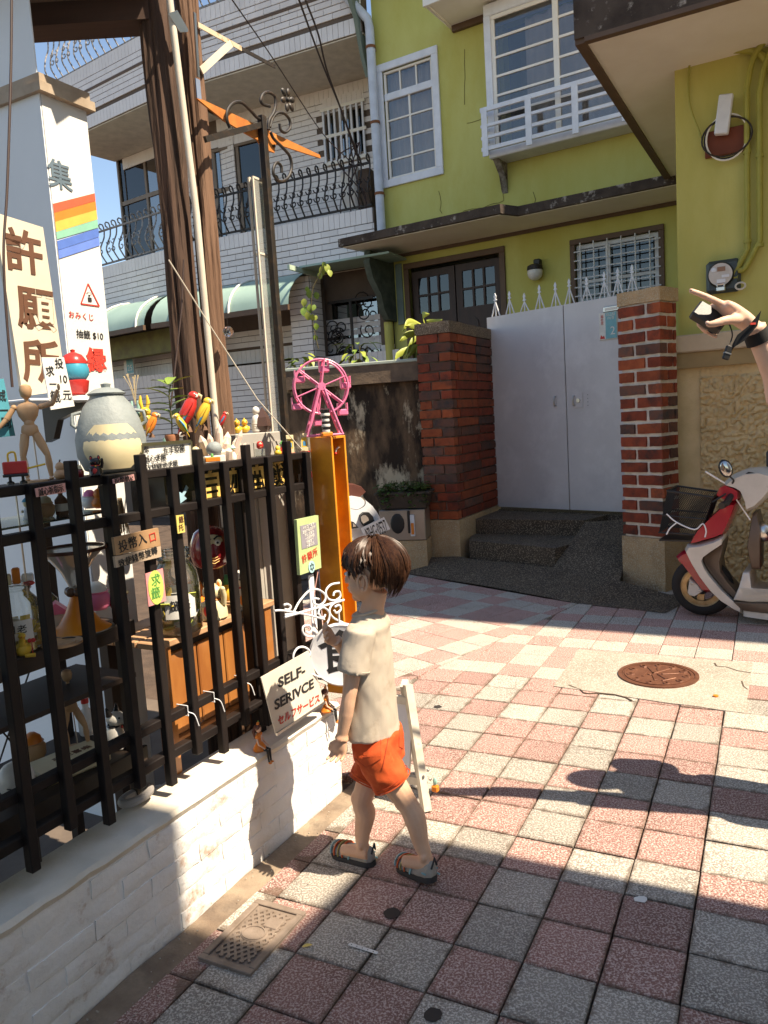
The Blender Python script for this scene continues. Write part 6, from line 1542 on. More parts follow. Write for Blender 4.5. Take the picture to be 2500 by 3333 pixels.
# ---- coin funnel
i=Item('coin_funnel',265,2070,.22,'coin funnel with a clear upper cone above an orange cone','coin funnel',z=SH1,rot=0); h=(2070-1760)*i.s; h=fx(265,1775,.22)[1]-SH1
cg=glass('clear_plastic',(.92,.90,.86),.05,.5)
up=[(.06*h,.50*h),(.09*h,.58*h),(.15*h,.72*h),(.25*h,.86*h),(.36*h,.97*h)]; i.lat('clear_cone',up,cg,32,cap=False); i.lat('rim',[(.36*h,.955*h),(.385*h,.96*h),(.385*h,1.0*h),(.355*h,1.0*h)],pm('brown_rim',(.10,.04,.025),.3),36,cap=False)
i.lat('orange_cone',[(.36*h,.02*h),(.24*h,.10*h),(.15*h,.24*h),(.09*h,.38*h),(.06*h,.47*h)],pm('amber_plastic',(.70,.24,.02),.3,(.6,.17,.015),scale=6),32,cap=False); i.lat('base_ring',[(.37*h,0),(.38*h,.03*h),(.35*h,.035*h)],m_black,36,cap=False)
for k in range(6): a=k*math.pi/3; i.ball('bead',(.085*h*math.cos(a),.085*h*math.sin(a),.485*h),.055*h,pm('brown_bead',(.13,.07,.045),.25))
# ---- glass jars
def jar(px,py,off,hpx,wpx,label,z,slips,lab):
    i=Item('glass_jar',px,py,off,label,'jar',group='fortune jars',z=z,rot=0); h=hpx*i.s; r=wpx/2*i.s
    i.lat('glass_body',[(.8*r,0),(r,.05*h),(r,.62*h),(.92*r,.74*h),(.66*r,.84*h),(.66*r,.88*h),(.72*r,.90*h),(.72*r,1.0*h),(.66*r,1.0*h)],glass('jar_glass',(.96,.97,.95),.04,.06),28,cap=False)
    for k in range(3): i.lat('thread',[(.70*r,(.88+.035*k)*h),(.745*r,(.895+.035*k)*h),(.70*r,(.91+.035*k)*h)],MATS['jar_glass'],24,cap=False)
    rj=random.Random(px); 
    for k in range(60):
        a=rj.random()*6.28; d=rj.random()**.5*.8*r; zc_=rj.random()*.40*h+.02*h; b=MB(); q=M.Translation(i.p+V((d*math.cos(a),d*math.sin(a),zc_)))@M.Rotation(rj.random()*6,4,'Z')@M.Rotation(rj.uniform(-.9,.9),4,'X'); w=r*.22; b.box(-w,w,-.0012,.0012,0,.14*h,q); i.part('paper_slip',b,rj.choice(slips))
    b=MB(); b.lathe([(1.012*r,.22*h),(1.012*r,.50*h)],28,M.Translation(i.p),cap=False); b.f=[f for f in b.f if (lambda c:(c-i.p).xy.angle_signed(V((-.64,-.77)))if True else 0)(sum((b.v[j] for j in f),V())/4).__abs__()<.75]; i.part('paper_label',b,mc_paper,smooth=60)
    for k,ch in enumerate(lab):
        an=math.atan2(-.77,-.64)+(k-(len(lab)-1)/2)*.42; dr=V((math.cos(an),math.sin(an),0)); tn=V((-dr.y,dr.x,0)); p=i.p+dr*1.02*r+V((0,0,.37*h)); i.part('lettering',text_mb(ch,.13*h,facing(p,tn,(0,0,1))),m_letter)
    return i
my=col('yellow_paper',(.72,.52,.08),.7)
jar(588,2070,.20,275,150,'big glass jar of folded paper slips on the wooden table',tz,[my,mc_paper,col('lime_paper',(.5,.55,.1),.7)],'籤條')
jar(70,2120,.22,230,140,'glass jar of yellow fortune sticks with a lid of toys, nearest the picture edge',SH1,[my,my,mc_yel,mc_paper],'月老')
i=Item('blocks_on_jar',62,1900,.22,'jumble of red and white blocks on top of the fortune stick jar','blocks',z=SH1+235*_[0].length*0 if False else None); h=60*i.s
i.bx('red_block',-.3*h,.1*h,-.2*h,.2*h,0,.9*h,mc_org,.004); i.bx('white_block',.15*h,.75*h,-.2*h,.3*h,.05*h,.5*h,mc_white,.004); i.ball('red_bead',(.5*h,-.2*h,.0),(.3*h,.2*h,.14*h),mc_red); i.bx('cream_block',-.7*h,-.35*h,-.2*h,.2*h,0,.6*h,mc_cream,.004)
# pink paper house, yellow bird with heart, plate
i=Item('paper_house',188,2030,.34,'tiny pink and white paper house on the shelf','ornament',z=SH1); h=85*i.s; i.bx('walls',-.35*h,.35*h,-.3*h,.3*h,0,.55*h,mc_white,.003); b=MB(); b.prism([(-.5*h,.55*h),(.5*h,.55*h),(0,h)],-.35*h,.35*h,'y',M.Translation(i.p)); i.part('roof',b,mc_pink)
i=Item('yellow_bird',80,2165,.17,'yellow ceramic bird holding a red heart on the shelf','bird figurine',z=SH1); h=75*i.s
i.ball('body',(0,0,.3*h),(.36*h,.45*h,.3*h),mc_yel); i.tb('neck',[(.0,-.2*h,.45*h),(.05*h,-.25*h,.85*h)],[.16*h,.12*h],mc_yel); i.ball('head',(.05*h,-.28*h,.95*h),(.16*h,.18*h,.14*h),mc_yel); i.tb('beak',[(.05*h,-.42*h,.95*h),(.05*h,-.56*h,.92*h)],[.05*h,.01*h],mc_org); i.tb('heart_stem',[(.4*h,-.2*h,.1*h),(.4*h,-.2*h,.6*h)],.02*h,mc_red)
for sx in (-1,1): i.ball('heart_lobe',(.4*h+sx*.07*h,-.2*h,.68*h),(.09*h,.05*h,.1*h),mc_red)
i.tb('leg',[(.1*h,-.3*h,.08*h),(.5*h,-.35*h,.06*h)],.09*h,mc_yel)
i=Item('wooden_plate',205,2110,.15,'round carved wooden plate lying on the shelf','plate',z=SH1); i.lat('plate',[(.001,.006),(.05,.006),(.055,.010),(.055,.004),(.04,0)],mc_wood,24,cap=False); i.lat('carved_ring',[(.03,.006),(.033,.009),(.036,.006)],mc_wood,20,cap=False)
# dog figurine, yellow cheese box on the low shelf
i=Item('dog_figurine',378,2430,.24,'white dog figurine with black ears on the low shelf','dog figurine',z=SH2,rot=R(10)); h=fx(378,2290,.24)[1]-SH2; h=max(.1,h)
i.lat('body',[(.22*h,0),(.26*h,.15*h),(.2*h,.4*h),(.13*h,.52*h)],mc_white); i.ball('head',(.03*h,-.05*h,.68*h),(.2*h,.22*h,.17*h),mc_white); i.tb('muzzle',[(.05*h,-.2*h,.66*h),(.07*h,-.42*h,.62*h)],[.11*h,.07*h],mc_white); i.ball('nose',(.07*h,-.47*h,.64*h),.045*h,mc_blk); i.lat('collar',[(.14*h,.50*h),(.16*h,.53*h),(.14*h,.56*h)],mc_blk,cap=False); i.ball('tag',(.05*h,-.18*h,.48*h),(.03*h,.02*h,.04*h),mc_red)
for sx in (-1,1): i.tb('ear',[(sx*.12*h,.0,.80*h),(sx*.18*h,.02*h,1.0*h)],[.08*h,.02*h],mc_blk); i.ball('paw',(sx*.12*h,-.2*h,.05*h),(.07*h,.1*h,.05*h),mc_white); i.ball('eye',(sx*.1*h+.03*h,-.22*h,.74*h),.025*h,mc_blk,8,6)
i=Item('cheese_box',225,2545,.25,'yellow block shaped box with writing on the low shelf','box',z=SH2,rot=R(-10)); i.bx('block',-.11,.11,-.06,.06,0,.045,mc_cream,.006); b=text_mb('平安喜樂',.03,M.Translation(i.p+V((.02,0,.0455)))); i.part('lettering',b,m_brw)
i=Item('round_mask',50,2520,.25,'small white smiling ball figure on the low shelf','figurine',z=SH2); i.ball('ball',(0,0,.05),.05,mc_white); i.tb('smile',[(-.02,-.047,.045),(0,-.05,.04),(.02,-.047,.045)],.0015,m_letter,5); i.lat('foot_ring',[(.03,0),(.035,.008),(.03,.014)],mc_org,cap=False)
# coiled rope and hose on the floor
for k,(px,py,lab) in enumerate(((430,2640,'coil of grey corrugated hose lying on the wall top'),(470,2520,'tangled pale cable coil on the floor behind the fence'))):
    p,s=spot(px,py,.17 if k==0 else .5); zf=(WH+.012) if k==0 else .115
    if k==0: pts=[V((p.x+.05*math.cos(a),.145+.03*math.sin(a),WH+.02+.002*a)) for a in [i_*.35 for i_ in range(20)]]
    else: pts=[V((p.x+(.07+.02*math.sin(a*1.7))*math.cos(a),.5+(.06+.02*math.cos(a*2.1))*math.sin(a),.115+.0022*a)) for a in [i_*.3 for i_ in range(80)]]
    m=MB(); m.tube(pts,.014 if k==0 else .004,8); single('hose_coil' if k==0 else 'cable_coil',FEN,pts[0],m,pm('grey_hose',(.30,.28,.27),.6) if k==0 else mc_paper,lab,'hose' if k==0 else 'cable')
# ---- more small ornaments
def gourd(px,py,off,hpx,mat,label,z=None,name='gourd_ornament'):
    i=Item(name,px,py,off,label,'ornament',z=z); h=hpx*i.s; i.lat('body',[(.2*h,0),(.34*h,.12*h),(.36*h,.3*h),(.2*h,.5*h),(.25*h,.66*h),(.18*h,.84*h),(.06*h,.92*h)],mat); i.tb('stalk',[(0,0,.9*h),(.05*h,0,1.05*h)],.04*h,m_timber)
def pot(px,py,off,hpx,mat,mat2,label,z=None):
    i=Item('small_pot',px,py,off,label,'pot',z=z); h=hpx*i.s; i.lat('pot',[(.3*h,0),(.42*h,.15*h),(.44*h,.5*h),(.36*h,.6*h),(.40*h,.66*h)],mat); i.lat('contents',[(.36*h,.62*h),(.30*h,.85*h),(.12*h,1.0*h)],mat2)
def bottle(px,py,off,hpx,mat,cap,label,z=None):
    i=Item('small_bottle',px,py,off,label,'bottle',z=z); h=hpx*i.s; i.lat('body',[(.2*h,0),(.22*h,.05*h),(.22*h,.55*h),(.08*h,.72*h),(.08*h,.86*h)],mat); i.lat('cap',[(.1*h,.86*h),(.1*h,1.0*h)],cap); i.lat('label_band',[(.223*h,.15*h),(.223*h,.42*h)],mc_paper,cap=False)
def blockfig(px,py,off,hpx,m1,m2,label,z=None):
    i=Item('peg_figure',px,py,off,label,'figurine',z=z); h=hpx*i.s; i.lat('body',[(.26*h,0),(.28*h,.1*h),(.2*h,.5*h),(.12*h,.6*h)],m1); i.ball('head',(0,0,.76*h),(.2*h,.2*h,.2*h),mc_cream); i.lat('hat',[(.24*h,.84*h),(.2*h,.92*h),(.03*h,1.08*h)],m2)
    for sx in (-1,1): i.ball('hand',(sx*.24*h,-.05*h,.4*h),.07*h,mc_cream)
gourd(455,1545,.15,48,mc_org,'small orange gourd in front of the framed notice',1.389); gourd(640,1500,.20,60,mc_cream,'cream gourd beside the crystal cluster',1.39); blockfig(668,1470,.24,55,mc_blue,mc_red,'tiny blue peg figure with a red hat behind the white plinth',1.39)
blockfig(760,1490,.14,48,mc_white,mc_mint,'tiny white peg figure with a mint hat on the black box',1.389); pot(780,1488,.17,40,mc_blk,mc_org,'tiny black pot of orange beads on the black box',1.389); gourd(905,1478,.15,34,mc_yel,'yellow gourd near the grey cabinet edge',1.389); blockfig(920,1470,.18,40,mc_red,mc_grn,'tiny red peg figure with a green hat on the black box',1.389)
pot(430,1420,.30,75,mc_mint,m_timber,'mint green pot behind the big grey jar',1.389); bottle(538,1420,.30,90,glass('blue_bottle',(.55,.75,.8),.1,.1),mc_mint,'pale blue bottle behind the golden bird figurine',1.389); bottle(585,1400,.36,100,glass('clear_bottle',(.85,.85,.82),.1,.1),mc_paper,'clear bottle behind the green plant',1.389); pot(255,1560,.16,45,mc_dkred,mc_cream,'dark red cup beside the mannequin',1.389); gourd(200,1570,.22,60,mc_wood,'wooden gourd between the mannequin and the grey jar',1.389)
blockfig(345,1590,.30,60,mc_pink,mc_paper,'pink peg figure behind the coin track label',1.262 if False else 1.389)
# things on the glass shelf and rack
pot(150,1690,.30,70,mc_wood,mc_cream,'stacked wooden bowl on the glass shelf',gs); bottle(205,1690,.28,90,m_timber,mc_blk,'brown stoppered bottle on the glass shelf',gs); pot(300,1690,.34,60,mc_white,mc_pink,'white cup with pink petals on the glass shelf',gs); gourd(330,1690,.30,70,mc_org,'orange gourd on the glass shelf',gs); blockfig(95,1690,.30,70,mc_white,mc_teal,'white peg figure with a teal hat on the glass shelf',gs)
bottle(165,2060,.40,150,glass('green_bottle',(.35,.6,.35),.1,.08),mc_paper,'green bottle behind the coin funnel',SH1); pot(330,2060,.40,90,mc_pink,mc_white,'pink bowl behind the coin funnel',SH1); blockfig(395,2040,.36,110,mc_dkred,mc_yel,'dark red peg figure with a yellow hat on the rack',SH1); pot(130,2080,.30,70,mc_dkred,mc_pink,'dark red pot of berries beside the coin funnel',SH1)
gourd(640,2000,.34,120,mc_org,'large orange gourd on the wooden table',tz); pot(745,1985,.36,80,mc_yel,mc_grn,'yellow pot of clover on the wooden table',tz); bottle(560,2060,.38,190,glass('amber_bottle',(.7,.5,.2),.1,.1),mc_ylab,'amber bottle behind the big glass jar',tz); pot(860,1960,.34,70,mc_red,mc_white,'red bowl of white beads at the table end',tz)
pot(120,2540,.42,90,mc_wood,mc_org,'wooden tub on the low shelf',SH2); bottle(300,2500,.42,120,mc_white,mc_red,'white bottle with red cap on the low shelf',SH2)
# straw tassel
i=Item('straw_tassel',392,1650,.34,'bundle of straw hanging behind the fence','tassel')
for k in range(40): a=rnd.uniform(-1,1); i.tb('straw',[(.006*a,rnd.uniform(-.01,.01),.03),(.02*a+rnd.uniform(-.004,.004),rnd.uniform(-.012,.012),-.08+rnd.uniform(-.02,.01))],.0011,pm('straw_pale',(.46,.34,.2),.8),4)
# cable ties on the rails
for n_,(px,py,zz_) in enumerate(((605,2320,.628),(690,2270,.628),(790,2215,.628))):
    p=spot(px,py,.08)[0]; t=Thing('cable_tie',FEN,p,('white cable tie with a long tail on the lower fence rail, nearest the picture edge','white cable tie in the middle of the lower fence rail','white cable tie on the lower fence rail, nearest the self service sign')[n_],'cable tie','cable ties'); m=MB(); m.tube([V((p.x,.07,.60)),V((p.x,.07,.632)),V((p.x,.115,.632)),V((p.x,.115,.598))],.0022,5,closed=True); t.part('loop',m,m_white); m=MB(); m.tube(catmull([(p.x,.07,.612),(p.x+.012,.055,.60),(p.x+.022,.05,.56)],4),.0018,5); t.part('tail',m,m_white)
# ---- dolls in orange dresses
def doll(px,py,off,hpx,label,z,rot):
    i=Item('doll_figurine',px,py,off,label,'doll',rot=rot,group='orange dolls',z=z); h=hpx*i.s
    sk=col('doll_skin',(.72,.46,.34),.4); hr=col('doll_hair',(.12,.045,.03),.4)
    i.lat('skirt',[(.20*h,-.02*h),(.22*h,.03*h),(.14*h,.16*h),(.08*h,.24*h)],mc_org,sy=.9); i.lat('bodice',[(.08*h,.22*h),(.10*h,.36*h),(.075*h,.48*h),(.03*h,.50*h)],mc_org,sy=.75)
    for k in range(3):
        for sx in (-1,1): i.tb('lacing',[(-sx*.04*h,-.085*h,(.26+.06*k)*h),(sx*.04*h,-.085*h,(.32+.06*k)*h)],.006*h,mc_white,5)
    i.tb('neck',[(0,0,.48*h),(0,0,.54*h)],.03*h,sk); i.ball('head',(0,0,.62*h),(.085*h,.09*h,.105*h),sk); i.ball('hair',(0,.02*h,.65*h),(.1*h,.1*h,.105*h),hr); i.tb('ponytail',[(.02*h,.08*h,.70*h),(-.08*h,.12*h,.55*h),(-.08*h,.09*h,.34*h)],[.05*h,.05*h,.02*h],hr)
    i.ball('hair_bow',(0,.0,.78*h),(.06*h,.04*h,.05*h),mc_org); i.ball('bow_leaf',(.03*h,0,.83*h),(.03*h,.02*h,.025*h),mc_grn)
    for sx in (-1,1):
        i.ball('puff_sleeve',(sx*.11*h,0,.42*h),(.06*h,.055*h,.07*h),mc_org); i.tb('arm',[(sx*.12*h,0,.38*h),(sx*.16*h,-.06*h,.20*h),(sx*.13*h,-.2*h,.10*h)],[.028*h,.026*h,.018*h],sk); i.ball('hand',(sx*.13*h,-.22*h,.09*h),.025*h,sk)
        i.tb('leg',[(sx*.06*h,-.12*h,.04*h),(sx*.07*h,-.28*h,.0),(sx*.06*h,-.30*h,-.34*h)],[.045*h,.04*h,.028*h],mc_blk); i.ball('shoe',(sx*.06*h,-.33*h,-.37*h),(.035*h,.06*h,.03*h),mc_org)
        i.ball('eye',(sx*.035*h,-.088*h,.63*h),(.012*h,.006*h,.016*h),m_letter,6,5)
doll(845,2425,.022,112,'orange dressed doll with dark pigtail sitting on the white wall edge',WH+.004,R(10))
doll(1062,2285,-.01,100,'orange dressed doll sitting at the far end of the white wall',WH+.004,R(20))
# ---- ferris wheel
p,s=spot(1020,1405,.05); fwx=CRATE_X-.03; fz=CRATE_TOP
t=Thing('ferris_wheel',FEN,(fwx,.05,fz),'bright pink toy ferris wheel on top of the orange crate','toy',rot=R(-50)); R_=.108; hub=V((fwx,.05,fz+.20)); mp=mc_pink
for sy in (-.03,.03):
    m=MB(); m.tube([hub+V((R_*math.cos(a),sy,R_*math.sin(a))) for a in [2*math.pi*i/36 for i in range(36)]],.0042,6,closed=True); t.part('rim',m,mp)
    for k in range(6):
        a=k*math.pi/3+.35; m=MB(); m.tube([hub+V((0,sy,0)),hub+V((R_*math.cos(a),sy,R_*math.sin(a)))],.0035,6); t.part('spoke',m,mp)
    for sx in (-1,1): m=MB(); m.tube([hub+V((sx*.006,sy*1.35,0)),V((fwx+sx*.07,.05+sy*1.5,fz+.006))],.0055,6); t.part('stand_leg',m,mp)
    m=MB(); m.tube([V((fwx-.075,.05+sy*1.5,fz+.006)),V((fwx+.075,.05+sy*1.5,fz+.006))],.0055,6); t.part('stand_foot',m,mp)
m=MB(); m.tube([hub+V((0,-.045,0)),hub+V((0,.045,0))],.016,12); t.part('hub',m,mp)
for k in range(6):
    a=k*math.pi/3+.35; c=hub+V((R_*math.cos(a),0,R_*math.sin(a))); m=MB(); m.tube([c+V((0,-.034,0)),c+V((0,.034,0))],.004,6); m.box(c.x-.02,c.x+.02,.05-.022,.05+.022,c.z-.05,c.z-.025,c=.004); m.box(c.x-.02,c.x-.016,.028,.072,c.z-.03,c.z); m.box(c.x+.016,c.x+.02,.028,.072,c.z-.03,c.z); t.part('gondola',m,mp)
# striped bottle figure, red box, on crate
p=V((fwx+.03,-.0,fz)); i=Item('striped_bottle',1062,1400,.0,'black and white striped bottle on a small orange box beside the pink wheel','bottle',z=fz); h=92*i.s
i.bx('box',-.2*h,.2*h,-.15*h,.15*h,0,.16*h,mc_org,.004)
for k in range(8): r0=(.14,.15,.16,.15,.14,.15,.17,.16)[k]*h; i.lat('band',[(r0*.95,(.16+.095*k)*h),(r0,(.19+.095*k)*h),(r0*.95,(.255+.095*k)*h)],mc_blk if k%2 else mc_white,16)
i.lat('cap',[(.2*h,.92*h),(.2*h,.95*h),(.12*h,1.0*h)],mc_blk,14)
# shells in the crate top
p,s=spot(1090,1460,.05); i=Item('bone_trinket',1092,1470,.04,'small white and red trinket hanging inside the orange crate','trinket'); i.tb('bone',[(0,0,0),(.006,0,.012),(.016,-.004,.018)],.004,mc_white); i.ball('bead',(0,0,-.008),.006,mc_red)
# ---- white wrought iron bracket and round sign
OB=.0
zb=Z(800,1650,3.318)
t=Thing('scroll_bracket',FEN,spot(*zb(400,1120),.03)[0],'white wrought iron scroll bracket reaching from the fence','bracket')
def wsc(pts,r=.0042,nm='scroll',o0=.02,o1=-.10):
    n=len(pts); P_=[]
    for q in pts:
        f=min(1,max(0,(q[0]-320)/900)); P_.append(spot(*zb(*q),o0+(o1-o0)*f)[0])
    m=MB(); m.tube(catmull(P_,5),r,7); t.part(nm,m,m_white)
wsc([(310,1122),(400,1120),(640,1160),(850,1215)],.004,'arm'); wsc([(420,1190),(700,1110),(1060,1005)],.0048,'arm'); wsc([(420,1165),(560,1150)],.004,'arm')
wsc([(410,1060),(450,1050),(485,1075),(465,1110),(420,1105)]); wsc([(520,1130),(580,1020),(680,910),(770,890),(850,940),(855,1010),(800,1060),(735,1040),(730,990),(790,995)])
wsc([(1010,820),(920,840),(865,910),(890,990),(960,1010),(1020,970),(1010,915),(960,920),(945,960)]); wsc([(1020,1000),(930,1060),(905,1130),(950,1200),(1050,1250)]); wsc([(960,1080),(1010,1060),(1025,1110),(980,1145),(955,1115)]); wsc([(780,1160),(800,1100),(850,1090),(900,1140),(895,1220),(850,1300)]); wsc([(860,1160),(845,1190),(810,1190),(790,1150)])
wsc([(720,1400),(650,1390),(615,1345),(625,1290),(680,1280),(710,1320),(690,1360),(650,1345)])
wsc([(610,1760),(530,1680),(515,1600),(560,1525),(630,1515),(690,1560),(680,1620),(640,1650),(610,1600)]); wsc([(610,1760),(700,1800),(800,1840)])
dc=spot(1112,2130,-.09)[0]; dr=100*spot(1112,2130,-.09)[1]
t2=Thing('round_sign',FEN,dc,'round white double sided sign with a black brush character hanging from the white bracket','sign',rot=R(-62))
m=MB(); m.lathe([(.001,-.008),(dr*.93,-.008),(dr,-.011),(dr,.011),(dr*.93,.008),(.001,.008)],40,M.Translation(dc)@M.Rotation(R(90),4,'X'),cap=False); t2.part('disc',m,m_white)
m=MB(); m.tube([dc+V((dr*math.cos(a),0,dr*math.sin(a))) for a in [2*math.pi*i/36 for i in range(36)]],.008,6,closed=True); t2.part('rim',m,m_white)
t2.part('character',text_mb('食',dr*1.5,front(dc.x,dc.y-.0085,dc.z),bold=.003),m_letter)
m=MB(); m.tube([dc+V((0,0,dr)),dc+V((0,0,dr+.05))],.004,6); t2.part('hanger',m,m_white)
# pink cord
m=MB(); m.tube(catmull([spot(*zb(*q),-.02)[0] for q in ((780,700),(750,880),(735,1060),(735,1200),(750,1280),(775,1330))],5),.0018,5); single('pink_cord',FEN,spot(1030,2040,-.02)[0],m,col('pink_cord',(.6,.3,.25),.6),'thin pink cord hanging down to the child hand','cord')
# ---- A-frame board behind the boy
fa=gnd(1395,2630); ab=Frame((fa.x,fa.y,0),300)
t=Thing('a_frame_board',ab,(0,0,0),'weathered white wooden A frame board standing behind the child','board')
topp=ab.loc(at(1300,2180,2.95)); 
zt_=.46; cp_=MATS_cp=pm('chipped_white_paint',(.66,.62,.52),.7,(.5,.44,.35),scale=12,col3=(.25,.18,.12),c3scale=14,c3lo=.63,c3hi=.7)
for (x0,x1,y0,y1,nm) in ((0,.10,.02,-.07,'leg'),(.27,.20,.02,-.07,'leg'),(.16,.12,-.24,-.08,'rear_leg'),(.30,.20,-.24,-.08,'rear_leg')):
    m=MB(); m.bar((x0,y0,0),(x1,y1,zt_),.03 if nm=='leg' else .024,.046); t.part(nm,m,cp_)
for z_ in (.10,.40):
    m=MB(); m.bar((.22*z_+.01,.01-.17*z_,z_),(.265-.14*z_,.01-.17*z_,z_),.02,.03); t.part('cross_rail',m,cp_)
q=M.Translation((.145,-.03,.25))@M.Rotation(math.atan2(.11,zt_),4,'X'); m=MB(); m.box(-.07,.07,-.006,.006,-.14,.14,q); t.part('panel',m,m_white)
for (x,y,z,c_) in ((-.014,.0,.12,m_steel),(-.012,.01,.16,m_steel)):
    m=MB(); m.ball((x,y,z),.006,8,6); t.part('bolt_head',m,c_)
i_=Thing('peg_toy',ab,(-.035,-.0,.10),'small blue and orange toy hanging on the A frame leg','toy'); m=MB(); m.box(-.048,-.022,-.01,.012,.075,.10,c=.004); i_.part('orange_block',m,mc_org); m=MB(); m.ball((-.035,0,.115),(.009,.008,.016),8,6); i_.part('blue_bead',m,mc_mint)
# ---- hanging crystal ball and diagonal string
p=spot(*Z(300,700,2.37)(1050,900),.28)[0]; t=Thing('crystal_ball',FEN,p,'faceted glass ball hanging from a thread beside the round post','ornament')
b=bmesh.new(); bmesh.ops.create_icosphere(b,subdivisions=2,radius=.021); m=MB(); m.add([v.co.copy()+p for v in b.verts],[tuple(v.index for v in f.verts) for f in b.faces]); b.free()
mg=bpy.data.materials.new('cut_glass'); mg.use_nodes=True; bs=mg.node_tree.nodes['Principled BSDF']; bs.inputs['Transmission Weight'].default_value=1; bs.inputs['Roughness'].default_value=0; bs.inputs['IOR'].default_value=1.5
t.part('ball',m,mg,smooth=None); m=MB(); m.tube([p+V((0,0,.02)),p+V((-.004,0,.09))],.0008,4); t.part('thread',m,m_iron)
a=spot(*Z(300,700,2.37)(590,345),.25)[0]; b_=spot(*Z(300,700,2.37)(1275,1421),.15)[0]; c_=spot(983,1464,.10)[0]
m=MB(); m.tube([a,a.lerp(b_,.5)+V((0,0,-.004)),b_,c_],.0022,6); single('guy_wire',FEN,a,m,MATS['cream_pvc'],'pale wire slanting from the split post down to the fence','wire')
m=MB(); m.tube([spot(598,845,.25)[0],spot(592,1000,.26)[0],spot(555,1330,.27)[0]],.003,6); single('dark_cord',FEN,spot(555,1330,.27)[0],m,MATS['dark_cable'],'dark cord hanging beside the split timber post','cord')
# ================================================================== red scooter
def puff(m,poly,w,b,k=.88,mat=None):
    """rounded slab: outline at +-w, a smaller outline at +-(w+b); poly in (x,z)"""
    n=len(poly); ar=sum(poly[i][0]*poly[(i+1)%n][1]-poly[(i+1)%n][0]*poly[i][1] for i in range(n))
    if ar<0: poly=poly[::-1]
    cx=sum(p[0] for p in poly)/n; cz=sum(p[1] for p in poly)/n
    ins=[(cx+(p[0]-cx)*k,cz+(p[1]-cz)*k) for p in poly]
    rings=[[V((p[0],-w-b,p[1])) for p in ins],[V((p[0],-w,p[1])) for p in poly],[V((p[0],w,p[1])) for p in poly],[V((p[0],w+b,p[1])) for p in ins]]
    m.loft(rings); return m
wc=gnd(2300,2003)
SC=Frame((wc.x,wc.y,0),122)
zs_=Z(2000,1300,2.764)
sp=lambda x,y,o=0.0: SC.px(*zs_(x,y),o)
def poly(pts,o=0.0): return [sp(*p,o) for p in pts]
m_sred=pm('scooter_red',(.38,.012,.03),.22,(.33,.012,.025),scale=4,coat=.6,rvar=.06); m_swht=pm('scooter_white',(.60,.57,.53),.3,(.5,.47,.43),scale=6,coat=.3,col3=(.34,.29,.24),c3scale=8,c3lo=.6,c3hi=.75)
m_sbrn=pm('scooter_brown_plastic',(.12,.085,.065),.4,(.10,.07,.05),scale=6); m_tyre=pm('tyre_rubber',(.022,.018,.017),.8,bump=.002,bscale=120); m_rimg=pm('gold_rim',(.50,.36,.20),.35,(.35,.22,.1),scale=20,metal=.6)
t=Thing('red_scooter',SC,(0,0,0),'red and white motor scooter with a black wire basket, partly cut by the picture edge','scooter')
wcx,wcz=sp(790,1700); wr=.205; wcz=wr+.003; wcx=sp(792,1700)[0]
RX=M.Translation((wcx,0,wcz))@M.Rotation(R(90),4,'X')
wh=t.part('front_wheel',(lambda m:(m.lathe([(.10,-.03),(.135,-.028),(.135,.028),(.10,.03)],32,RX,cap=False),m)[-1])(MB()),m_rimg)
m=MB(); m.tube([V((wcx+(wr-.042)*math.cos(a),0,wcz+(wr-.042)*math.sin(a))) for a in [2*math.pi*i/44 for i in range(44)]],.043,12,closed=True); t.sub(wh,'tyre',m,m_tyre,smooth=60)
for k in range(3):
    a=k*2.094+.4; m=MB(); m.bar((wcx+.03*math.cos(a),0,wcz+.03*math.sin(a)),(wcx+.125*math.cos(a),0,wcz+.125*math.sin(a)),.045,.03,up=(0,1,0)); t.sub(wh,'spoke',m,m_rimg)
m=MB(); m.lathe([(.03,-.05),(.05,-.04),(.05,.04),(.03,.05)],18,RX); t.sub(wh,'hub',m,m_black)
m=MB(); m.tube([V((wcx+.137*math.cos(a),-.03,wcz+.137*math.sin(a))) for a in [2*math.pi*i/36 for i in range(36)]],.006,6,closed=True); t.sub(wh,'rim_edge',m,m_rimg)
m=MB(); puff(m,poly([(565,1400),(610,1362),(660,1340),(700,1380),(770,1490),(850,1590),(930,1690),(935,1712),(880,1722),(818,1718),(740,1620),(680,1540),(620,1460),(575,1420)]),.045,.03,.86); t.part('front_fender',m,m_sred,smooth=50)
m=MB(); puff(m,poly([(692,1590),(760,1640),(812,1708),(780,1730),(735,1755),(690,1745),(672,1720)]),.062,.012); t.part('fork_cover',m,m_swht,smooth=50)
for (x,y) in ((700,1655),(760,1718)): 
    q=sp(x,y,-.075); m=MB(); m.lathe([(.009,0),(.009,.006),(.004,.008)],8,M.Translation((q[0],-.075,q[1]))@M.Rotation(R(90),4,'X')); t.part('bolt',m,m_steel)
m=MB(); puff(m,poly([(665,1320),(690,1272),(800,1262),(930,1225),(1010,1185),(1008,1240),(900,1310),(830,1362),(812,1400),(830,1460),(880,1540),(1000,1680),(1100,1775),(1188,1838),(1188,1893),(1120,1862),(1000,1785),(900,1690),(800,1560),(720,1430)]),.13,.05,.90); t.part('leg_shield',m,m_swht,smooth=50)
m=MB(); puff(m,poly([(690,1282),(760,1160),(860,1060),(1000,930),(1110,885),(1140,890),(1110,990),(1060,1100),(1020,1185),(930,1222),(800,1258),(720,1282)]),.10,.07,.84); t.part('front_panel',m,m_sred,smooth=50)
m=MB(); puff(m,poly([(835,1365),(1005,1240),(985,1330),(960,1420),(972,1520),(1040,1620),(1130,1720),(1262,1838),(1190,1842),(1100,1770),(1000,1675),(880,1535),(830,1455),(815,1400)]),.10,.02); t.part('inner_shield',m,m_sbrn,smooth=50)
